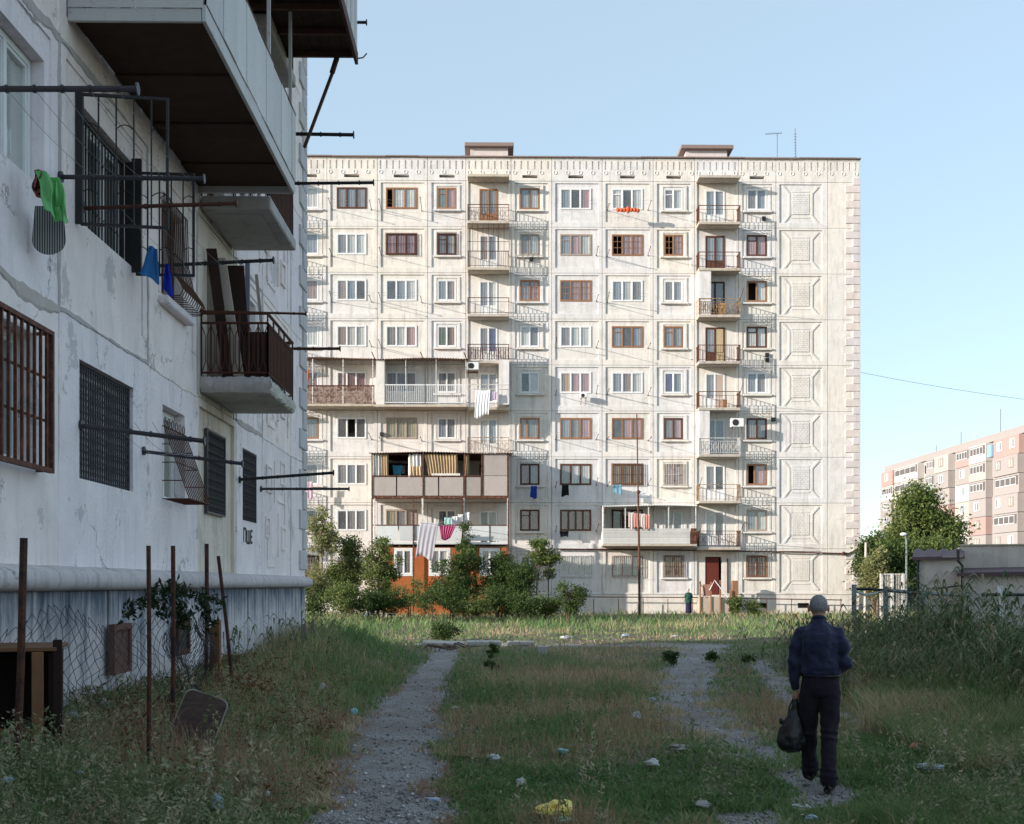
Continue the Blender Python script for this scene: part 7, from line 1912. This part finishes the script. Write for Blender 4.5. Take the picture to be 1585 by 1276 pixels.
def build_man(o):
    LS, LE, LW = (-0.178, -0.005, 1.37), (-0.226, -0.035, 1.12), (-0.212, 0.035, 0.875)
    RS, RE, RW = (0.188, -0.005, 1.37), (0.245, -0.04, 1.13), (0.13, 0.20, 1.04)
    lh, lk, la = (-0.085, 0.0, 0.90), (-0.095, 0.13, 0.50), (-0.085, 0.22, 0.12)
    rh, rk, ra = (0.10, 0.0, 0.90), (0.095, 0.0, 0.49), (0.085, -0.13, 0.09)
    # body: one continuous surface
    q = MB()
    ring_loft(q, [(0.01, 0, 0.86, 0.14, 0.10), (0.01, 0, 0.95, 0.155, 0.11), (0.015, 0, 1.05, 0.15, 0.10), (0.01, 0, 1.2, 0.165, 0.105), (0.005, -0.005, 1.33, 0.175, 0.10), (0.005, 0, 1.41, 0.14, 0.075), (0.003, 0.012, 1.455, 0.07, 0.06)])
    q.path([(0.003, 0.01, 1.42), (0.0, 0.028, 1.50), (0.0, 0.045, 1.56)], 0.056, 12, radii=[0.064, 0.056, 0.055])
    q.ell((0.0, 0.052, 1.612), (0.080, 0.092, 0.098), 18, 14); q.ell((0.0, 0.082, 1.565), (0.058, 0.062, 0.062), 14, 10)   # skull and jaw
    q.path([(0, 0.135, 1.635), (0, 0.162, 1.595), (0, 0.148, 1.588)], 0.012, 6, radii=[0.009, 0.015, 0.012])                  # nose
    for sx in (-1, 1):
        q.ell((sx * 0.086, 0.045, 1.595), (0.010, 0.020, 0.032), 8, 8); q.ell((sx * 0.03, 0.134, 1.622), (0.014, 0.010, 0.009), 8, 6); q.ell((sx * 0.028, 0.136, 1.642), (0.022, 0.008, 0.006), 8, 6)
    q.ell((0, 0.140, 1.562), (0.026, 0.008, 0.007), 8, 6); q.ell((0, 0.132, 1.53), (0.022, 0.018, 0.018), 8, 6)
    limb(q, [LS, LE, LW], [0.038, 0.030, 0.024]); limb(q, [RS, (0.215, -0.020, 1.25), (0.238, -0.03, 1.14), (0.20, 0.07, 1.085), RW], [0.034, 0.028, 0.022, 0.022, 0.022])
    hand(q, LW, (0.25, 0.9, 0), (0.05, 0.06, -1), 1, 2.3); hand(q, RW, (-0.5, 0.1, -0.9), (-0.45, 0.85, -0.1), 1, 1.3)
    limb(q, [lh, lk, la], [0.085, 0.055, 0.038]); limb(q, [rh, rk, ra], [0.085, 0.055, 0.038])
    soft(q.build('body', M_skin, o), 0.0062, 3)
    # hair cap, cut at the nape
    q = MB(); q.ell((0.0, 0.040, 1.620), (0.0865, 0.092, 0.095), 26, 22)
    for i, v in enumerate(q.v):
        x, y, z = v; cut = 1.584 + max(0, (y + 0.02)) * 0.95
        if z < cut: t = min(1, (cut - z) / 0.05); q.v[i] = (x * (1 - 0.20 * t), 0.05 + (y - 0.05) * (1 - 0.20 * t), z if z > 1.54 else 1.54 + (z - 1.54) * 0.2)
    soft(q.build('hair', M_hair, o), 0.006, 3, 0.0)
    for sx in (-1, 1):
        q = MB().ell((sx * 0.092, 0.048, 1.590), (0.011, 0.021, 0.034), 10, 10); q.build('ear', M_skin, o, True)
    # shirt
    q = MB()
    drape_loft(q, [(0.02, -0.01, 1.00, 0.160, 0.118), (0.022, -0.014, 1.03, 0.188, 0.142), (0.022, -0.014, 1.08, 0.192, 0.142), (0.014, -0.012, 1.20, 0.186, 0.13), (0.008, -0.018, 1.30, 0.192, 0.130), (0.006, -0.018, 1.365, 0.190, 0.115), (0.005, -0.010, 1.405, 0.165, 0.095), (0.004, 0.000, 1.435, 0.125, 0.08), (0.003, 0.008, 1.465, 0.085, 0.072), (0.002, 0.018, 1.490, 0.070, 0.070), (0.002, 0.022, 1.502, 0.066, 0.066)], 48, 0.045)
    limb(q, [(-0.12, -0.008, 1.385), (-0.165, -0.008, 1.365), (-0.206, -0.02, 1.26), LE, (-0.222, 0.0, 0.98), (-0.212, 0.03, 0.905)], [0.056, 0.066, 0.068, 0.064, 0.058, 0.045], 14)
    limb(q, [(0.13, -0.008, 1.385), (0.175, -0.008, 1.365), (0.222, -0.025, 1.25), RE, (0.205, 0.06, 1.085), (0.145, 0.175, 1.045)], [0.056, 0.067, 0.070, 0.068, 0.066, 0.056], 14)
    so_ = q.build('shirt', M_shirt, o); soft(so_, 0.008, 2, 0.045)
    q = MB().path([(0.060 * math.cos(t) + 0.003, 0.022 + 0.060 * math.sin(t), 1.502 - 0.010 * math.sin(t)) for t in [2 * math.pi * i / 20 for i in range(21)]], 0.010, 8, caps=False)
    for i, v in enumerate(q.v): x, y, z = v; q.v[i] = (x, y, 1.500 + (z - 1.500) * 1.7)
    q.build('collar', M_shirt, o, True)
    for sx, wpt in ((-1, (-0.2125, 0.032, 0.90)),): q = MB().path([(wpt[0], wpt[1] - 0.006, wpt[2] + 0.035), (wpt[0], wpt[1], wpt[2] - 0.02)], 0.038, 14, r1=0.036); q.build('cuff', M_shirt, o, True)
    # trousers
    q = MB()
    ring_loft(q, [(0.012, 0.005, 0.83, 0.165, 0.118), (0.014, 0.0, 0.90, 0.18, 0.126), (0.018, 0, 0.97, 0.178, 0.122), (0.02, -0.002, 1.03, 0.165, 0.115)], 24)
    limb(q, [(-0.075, 0.005, 0.86), (-0.088, 0.06, 0.70), (-0.092, 0.118, 0.50), (-0.088, 0.165, 0.30), (-0.082, 0.20, 0.13)], [0.104, 0.094, 0.078, 0.070, 0.072], 16)
    limb(q, [(0.10, 0.0, 0.86), (0.102, 0.005, 0.70), (0.10, -0.01, 0.50), (0.097, -0.07, 0.30), (0.09, -0.125, 0.10)], [0.104, 0.094, 0.080, 0.072, 0.074], 16)
    for (x_, y_, z_, r_) in ((-0.092, 0.10, 0.50, 0.080), (-0.09, 0.13, 0.45, 0.076), (0.10, -0.01, 0.51, 0.082), (0.099, -0.03, 0.455, 0.078), (-0.083, 0.19, 0.16, 0.075), (0.091, -0.115, 0.13, 0.077), (-0.083, 0.185, 0.21, 0.073), (0.093, -0.10, 0.185, 0.075)):
        q.path([(x_ + r_ * math.cos(t) , y_ + r_ * math.sin(t), z_ + 0.02 * math.cos(t * 1.0 + x_ * 20)) for t in [2 * math.pi * i / 16 for i in range(17)]], 0.010, 6, caps=False)
    soft(q.build('trousers', M_trou, o), 0.009, 3, 0.036)
    q = MB().path([(0.02 + 0.17 * math.cos(t), -0.002 + 0.118 * math.sin(t), 1.005) for t in [2 * math.pi * i / 24 for i in range(25)]], 0.016, 6, caps=False); q.build('belt', M_shoe, o, True)
    # shoes: back foot flat, front foot just landing
    for (x, y, z, yaw, pit, lift) in ((-0.085, 0.20, 0.0, 0.12, -0.12, 0.05), (0.088, -0.13, 0.0, -0.15, 0.0, 0.0)):
        q = MB(); vs = []
        for (f, w, h, zb) in ((-0.085, 0.025, 0.05, 0.012), (-0.07, 0.036, 0.075, 0.0), (-0.02, 0.038, 0.085, 0.0), (0.05, 0.040, 0.065, 0.003), (0.12, 0.048, 0.05, 0.0), (0.17, 0.042, 0.04, 0.004), (0.195, 0.022, 0.028, 0.01)):
            for k in range(12):
                t = 2 * math.pi * k / 12; px_ = w * math.cos(t); pz = zb + h / 2 + h / 2 * math.sin(t) * (1 if math.sin(t) > 0 else 1)
                vs.append((px_, f, pz if pz > zb + h * 0.1 else zb))
        n = 12; fs = [(i * n + k, i * n + (k + 1) % n, (i + 1) * n + (k + 1) % n, (i + 1) * n + k) for i in range(6) for k in range(n)] + [tuple(range(n)), tuple(6 * n + k for k in range(n))]
        Mx = Matrix.Translation((x, y, z + lift)) @ Matrix.Rotation(yaw, 4, 'Z') @ Matrix.Rotation(pit, 4, 'X'); q.add([Mx @ Vector(v) for v in vs], fs)
        q.build('shoe', M_shoe, o, True)
build_man(man); man.scale = (0.93, 1.0, 1.0)
# the bag he carries
mw = man.matrix_world if False else Matrix.Translation(man.location) @ Matrix.Rotation(R(-15.5), 4, 'Z')
hp = mw @ Vector((-0.195, 0.045, 0.775))
s_ = NT('black_plastic'); n_ = s_.noise(s_.pos(), 16, 5, 0.65); s_.bump(n_, 0.8, 0.02); M_bag = s_.fin((0.010, 0.010, 0.012), 0.32, 0.5)
bag = empty('plastic_bag', (hp.x - 0.02, hp.y + 0.01, hp.z - 0.46), R(-15.5), 'full black plastic bag hanging from the walking man\'s hand', 'plastic bag')
q = MB(); vs = []; nseg = 26
for (z, rx, ry, ox) in ((0.0, 0.05, 0.04, -0.02), (0.012, 0.09, 0.07, -0.02), (0.05, 0.118, 0.095, -0.022), (0.11, 0.126, 0.10, -0.022), (0.18, 0.115, 0.09, -0.018), (0.25, 0.092, 0.072, -0.01), (0.32, 0.06, 0.048, 0.0), (0.38, 0.034, 0.026, 0.01), (0.43, 0.022, 0.016, 0.018), (0.47, 0.018, 0.012, 0.02)):
    for k in range(nseg):
        t = 2 * math.pi * k / nseg; w = 1 + 0.05 * math.sin(5 * t + z * 14) + 0.04 * math.sin(9 * t - z * 20) * (z > 0.1)
        vs.append((ox + rx * w * math.cos(t), ry * w * math.sin(t), z))
fs = [(i * nseg + k, i * nseg + (k + 1) % nseg, (i + 1) * nseg + (k + 1) % nseg, (i + 1) * nseg + k) for i in range(9) for k in range(nseg)] + [tuple(range(nseg)), tuple(9 * nseg + k for k in range(nseg))]
q.add(vs, fs); b_ = q.build('sack', M_bag, bag, True); md = b_.modifiers.new('s', 'SUBSURF'); md.levels = 1; md.render_levels = 2
md = b_.modifiers.new('f', 'DISPLACE'); tx = bpy.data.textures.new('bag_creases', 'CLOUDS'); tx.noise_scale = 0.07; md.texture = tx; md.strength = 0.025; md.texture_coords = 'LOCAL'
q = MB(); q.path([(-0.05, 0, 0.30), (-0.035, 0.01, 0.40), (0.0, 0.02, 0.475), (0.03, 0.02, 0.482), (0.045, 0.01, 0.40), (0.06, 0, 0.30)], 0.009, 6); q.ell((-0.105, 0, 0.27), (0.018, 0.012, 0.03), 8, 6, 0.2)
q.build('handle', M_bag, bag, True)

# ------------------------------------------------------------------ the woman by the entrance
wp = PD(1066, 0, 68.2); wm = empty('person', (wp.x, wp.y, 0), R(10), 'small far-off figure in a dark green patterned top standing by the entrance steps, back turned', 'person')
q = MB(); ring_loft(q, [(0, 0, 0.75, 0.17, 0.13), (0, 0, 0.95, 0.15, 0.12), (0, 0.01, 1.15, 0.155, 0.11), (0, 0.03, 1.27, 0.13, 0.09), (0, 0.05, 1.33, 0.06, 0.05)]); q.path([(0, 0.05, 1.3), (0, 0.07, 1.4)], 0.045, 10); q.ell((0, 0.08, 1.46), (0.075, 0.085, 0.10), 14, 10); q.ell((0, 0.16, 1.44), (0.012, 0.015, 0.02), 6, 5)
for sx in (-1, 1): limb(q, [(sx * 0.15, 0.02, 1.24), (sx * 0.21, 0.02, 1.02), (sx * 0.17, 0.14, 0.88)], [0.045, 0.036, 0.025]); hand(q, (sx * 0.17, 0.14, 0.88), (0, 0.3, -1), (-sx * 0.2, 0.9, -0.4), sx, 0.8); limb(q, [(sx * 0.08, 0, 0.75), (sx * 0.08, 0, 0.4), (sx * 0.08, 0, 0.06)], [0.08, 0.05, 0.035])
soft(q.build('body', M_skin, wm), 0.011, 2)
q = MB(); q.ell((0, 0.065, 1.475), (0.083, 0.088, 0.10), 14, 10); soft(q.build('hair', simple('pale_grey_hair', (0.40, 0.38, 0.36), 0.8), wm), 0.011, 2)
s_ = NT('green_patterned_vest'); n_ = s_.noise(s_.pos(), 16, 2, 0.5); M_vest = s_.fin(s_.ramp(n_, [(0.42, (0.01, 0.04, 0.03)), (0.55, (0.04, 0.12, 0.09)), (0.7, (0.02, 0.03, 0.10))]), 0.9, 0.1)
q = MB(); ring_loft(q, [(0, 0, 0.72, 0.20, 0.16), (0, 0, 0.95, 0.19, 0.15), (0, 0, 1.15, 0.18, 0.135), (0, 0.02, 1.27, 0.15, 0.11), (0, 0.045, 1.33, 0.075, 0.07)])
for sx in (-1, 1): limb(q, [(sx * 0.15, 0.02, 1.24), (sx * 0.21, 0.02, 1.05)], [0.06, 0.055])
soft(q.build('vest', M_vest, wm), 0.014, 3, 0.02)
q = MB(); ring_loft(q, [(0, 0, 0.12, 0.19, 0.15), (0, 0, 0.5, 0.185, 0.15), (0, 0, 0.78, 0.19, 0.15)]); soft(q.build('skirt', simple('dark_skirt', (0.02, 0.02, 0.05), 0.9), wm), 0.014, 3, 0.02)
for sx in (-1, 1): MB().ell((sx * 0.08, 0.05, 0.04), (0.045, 0.12, 0.04), 10, 6).build('shoe', M_shoe, wm, True)

# ------------------------------------------------------------------ litter, stones, slabs
def crumple(px, py, wpx, hpx, mat, name, cat, label, seed, flat=0.5, group=None, sub=0.45):
    p = PGh(px, py + hpx / 2); d = (EYE - p.z) * F / max(4, (py + hpx / 2 - HY)); w = wpx * d / F / 2; h = max(0.015, hpx * d / F * 0.45)
    q = MB(); q.ell((0, 0, 0), (1, 1, 1), 14, 9); rs = np.random.RandomState(seed); A_ = np.array(q.v)
    n1 = vnoise(A_[:, 0] * 2 + seed, A_[:, 2] * 2 + A_[:, 1], 1.1, seed) - 0.5; n2 = rs.rand(len(A_)) - 0.5
    A_ = A_ * (1 + sub * 1.6 * n1 + sub * 0.45 * n2)[:, None]; A_ = A_ * np.array([w, w * 0.8, h])
    A_[:, 2] = np.maximum(A_[:, 2], -h * 0.6)
    q.v = [tuple(v) for v in A_]; o = q.build(name, mat, None, smooth=False); lo = A_[:, 2].min()
    o.location = (p.x, p.y, GH(p.x, p.y) + 0.03 + h * 0.35); o.rotation_euler = (0, 0, rs.rand() * 0.6 - 0.3); tag(o, label, cat, group)
    return o
PL = lambda n, c, r=0.4: simple(n, c, r, 0.45, 0.25, 25)
M_yb = PL('yellow_plastic', (0.85, 0.68, 0.16)); M_wb = PL('thin_white_plastic', (0.46, 0.47, 0.47)); M_gb = PL('pale_green_plastic', (0.35, 0.55, 0.40)); M_tb = PL('teal_plastic', (0.20, 0.42, 0.45)); M_bb = PL('light_blue_plastic', (0.30, 0.38, 0.48)); M_rb = PL('orange_wrapper', (0.50, 0.14, 0.05)); M_pb = PL('dusty_pink_rag', (0.33, 0.24, 0.30)); M_st = simple('pale_stone', (0.36, 0.34, 0.32), 0.9, 0.15, 0.3, 12)
G_ = 'litter in the grass'
L_ = [
 (857, 1258, 56, 32, M_yb, 'yellow_plastic_bag', 'plastic bag', 'crumpled yellow plastic bag at the front edge of the yard'),
 (872, 1274, 34, 12, M_gb, 'plastic_bag', 'plastic bag', 'green and white wrapper just below the yellow bag'),
 (805, 1215, 15, 13, M_wb, 'carton', 'litter', 'small pale carton left above the yellow bag'),
 (764, 1177, 20, 14, M_wb, 'plastic_bag', 'plastic bag', 'torn whitish bag on the edge of the dark grass'),
 (871, 1169, 16, 10, M_tb, 'plastic_wrapper', 'litter', 'teal wrapper in the middle of the grass'),
 (1008, 1185, 22, 13, M_wb, 'plastic_bag', 'plastic bag', 'white scrap of bag in the dark green patch right of the yellow bag'),
 (985, 1111, 17, 13, M_wb, 'plastic_bag', 'plastic bag', 'rounded milky bag beside the right gravel track'),
 (1010, 1086, 12, 7, M_bb, 'plastic_wrapper', 'litter', 'pale blue scrap above the milky bag'),
 (1052, 1161, 30, 13, M_st, 'stone', 'stone', 'flat grey stone pile between track and man'),
 (1090, 1250, 28, 12, M_st, 'stone', 'stone', 'grey stone at the bottom of the worn patch'),
 (1241, 1254, 30, 8, M_wb, 'cardboard_scrap', 'litter', 'flat whitish scrap in front of the man\'s shoes'),
 (1256, 1271, 20, 9, M_bb, 'plastic_wrapper', 'litter', 'bluish-white wrapper at the bottom edge below the man'),
 (1441, 1191, 38, 12, M_bb, 'crumpled_leaflet', 'litter', 'crumpled blue and white leaflet in the right grass'),
 (1417, 1161, 20, 15, M_rb, 'orange_wrapper', 'litter', 'orange wrapper right of the gravel spur'),
 (1457, 1168, 28, 14, M_pb, 'plastic_bag', 'plastic bag', 'dull lilac bag behind the crumpled leaflet'),
 (1403, 1152, 16, 6, M_wb, 'plastic_wrapper', 'litter', 'tiny white scrap left of the orange wrapper'),
 (671, 1243, 24, 6, M_bb, 'flattened_bottle', 'litter', 'flattened blue and white bottle on the left track'),
 (548, 1104, 11, 12, M_tb, 'plastic_bottle', 'bottle', 'small teal bottle beside the left track'),
 (500, 1065, 12, 13, M_wb, 'plastic_bag', 'plastic bag', 'white scrap high on the left bank'),
 (383, 1050, 10, 8, M_wb, 'plastic_wrapper', 'litter', 'small white scrap near the old timber posts'),
 (162, 1088, 12, 12, M_wb, 'plastic_wrapper', 'litter', 'little white scrap below the brown vent cover'),
 (112, 1112, 18, 14, M_bb, 'plastic_bag', 'plastic bag', 'pale crumpled bag right of the broken cabinet'),
 (298, 1122, 30, 18, M_pb, 'rag', 'rag', 'dusty lilac rag under the leaning tabletop'),
 (315, 1196, 30, 10, M_wb, 'torn_paper', 'litter', 'torn white paper in the foreground weeds'),
 (353, 1190, 18, 14, M_wb, 'plastic_bag', 'plastic bag', 'white bag clump right of the torn paper'),
 (378, 1183, 22, 10, M_bb, 'plastic_wrapper', 'litter', 'bluish strip of plastic on the left bank'),
 (336, 1246, 20, 34, M_bb, 'plastic_bottle', 'bottle', 'blue and white bottle standing in the front weeds'),
 (411, 1233, 16, 12, M_wb, 'plastic_bag', 'plastic bag', 'small white bag near the left track edge'),
 (122, 1192, 12, 8, M_bb, 'plastic_wrapper', 'litter', 'faint blue scrap low on the left bank'),
 (9, 1213, 26, 12, M_bb, 'plastic_bag', 'plastic bag', 'violet-blue bag at the far left edge'),
 (968, 985, 14, 6, M_bb, 'plastic_bag', 'plastic bag', 'light blue bag beyond the cross path'),
 (878, 991, 20, 6, M_wb, 'white_scrap', 'litter', 'white scrap by the cross path below the far grass'),
 (1047, 986, 12, 4, M_wb, 'white_scrap', 'litter', 'thin white scrap right of the light blue bag'),
 (706, 1100, 16, 8, M_st, 'stone', 'stone', 'pale stone at the left edge of the grass island'),
 (571, 952, 14, 7, M_bb, 'plastic_bag', 'plastic bag', 'pale bag in the grass below the tall sunlit shrub'),
 (1420, 1120, 12, 8, M_st, 'stone', 'stone', 'small stone above the gravel spur'),
]
for i, (px, py, w, h, m, nm, ct, lb_) in enumerate(L_): crumple(px, py, w, h, m, nm, ct, lb_, 100 + i, group=G_)
# fallen branch
a, b = PGh(700, 1176), PGh(746, 1180)
q = MB().path([(a.x, a.y, a.z + 0.03), ((a.x + b.x) / 2, (a.y + b.y) / 2 - 0.03, a.z + 0.05), (b.x, b.y, b.z + 0.03)], 0.014, 6, r1=0.009); tag(q.build('fallen_branch', M_bark, None), 'thin dark branch lying at the edge of the left track', 'branch')
# concrete kerb pieces by the cross path
def slab(px0, px1, py, hz, dy, label, mat=None, rz=0.0):
    a = PGh(px0, py); b = PGh(px1, py); L = b.x - a.x; o = MB().bbox(0, L, 0, dy, 0, hz, 0.015).build('concrete_slab', mat or M_slab2, None); o.location = ((a.x + b.x) / 2, a.y + dy / 2, GH(a.x, a.y) + 0.02); o.rotation_euler = (R(rnd.random() * 3), R(rnd.random() * 2), rz); tag(o, label, 'slab', 'broken concrete slabs by the cross path', 'thing'); return o
M_slab2 = concrete_panel('broken_concrete', (0.46, 0.44, 0.42), (0.26, 0.25, 0.24), 0.3)
slab(652, 720, 1001, 0.10, 0.7, 'long concrete slab at the left end of the cross path'); slab(722, 775, 999, 0.12, 0.5, 'second concrete slab right of the long one', None, 0.05); slab(786, 828, 1000, 0.10, 0.5, 'short concrete slab before the upright stump')
slab(833, 847, 1016, 0.22, 0.15, 'upright pale concrete stump in the middle of the yard'); slab(590, 611, 956, 0.2, 0.5, 'tan concrete block in the grass below the shrubs')
q = MB(); rg = random.Random(9)
for k in range(9):
    a = PGh(655 + k * 6, 1005 + rg.random() * 3); q.path([(a.x, a.y, a.z), (a.x + 0.3 * rg.random(), a.y + 0.1, a.z + 0.12 + 0.1 * rg.random()), (a.x + 0.5, a.y, a.z + 0.05)], 0.02, 4)
tag(q.build('brushwood', M_bark, None), 'heap of dark dead twigs before the long concrete slab', 'brushwood')

# no block is added at the left rear; nothing unseen shades the distant building
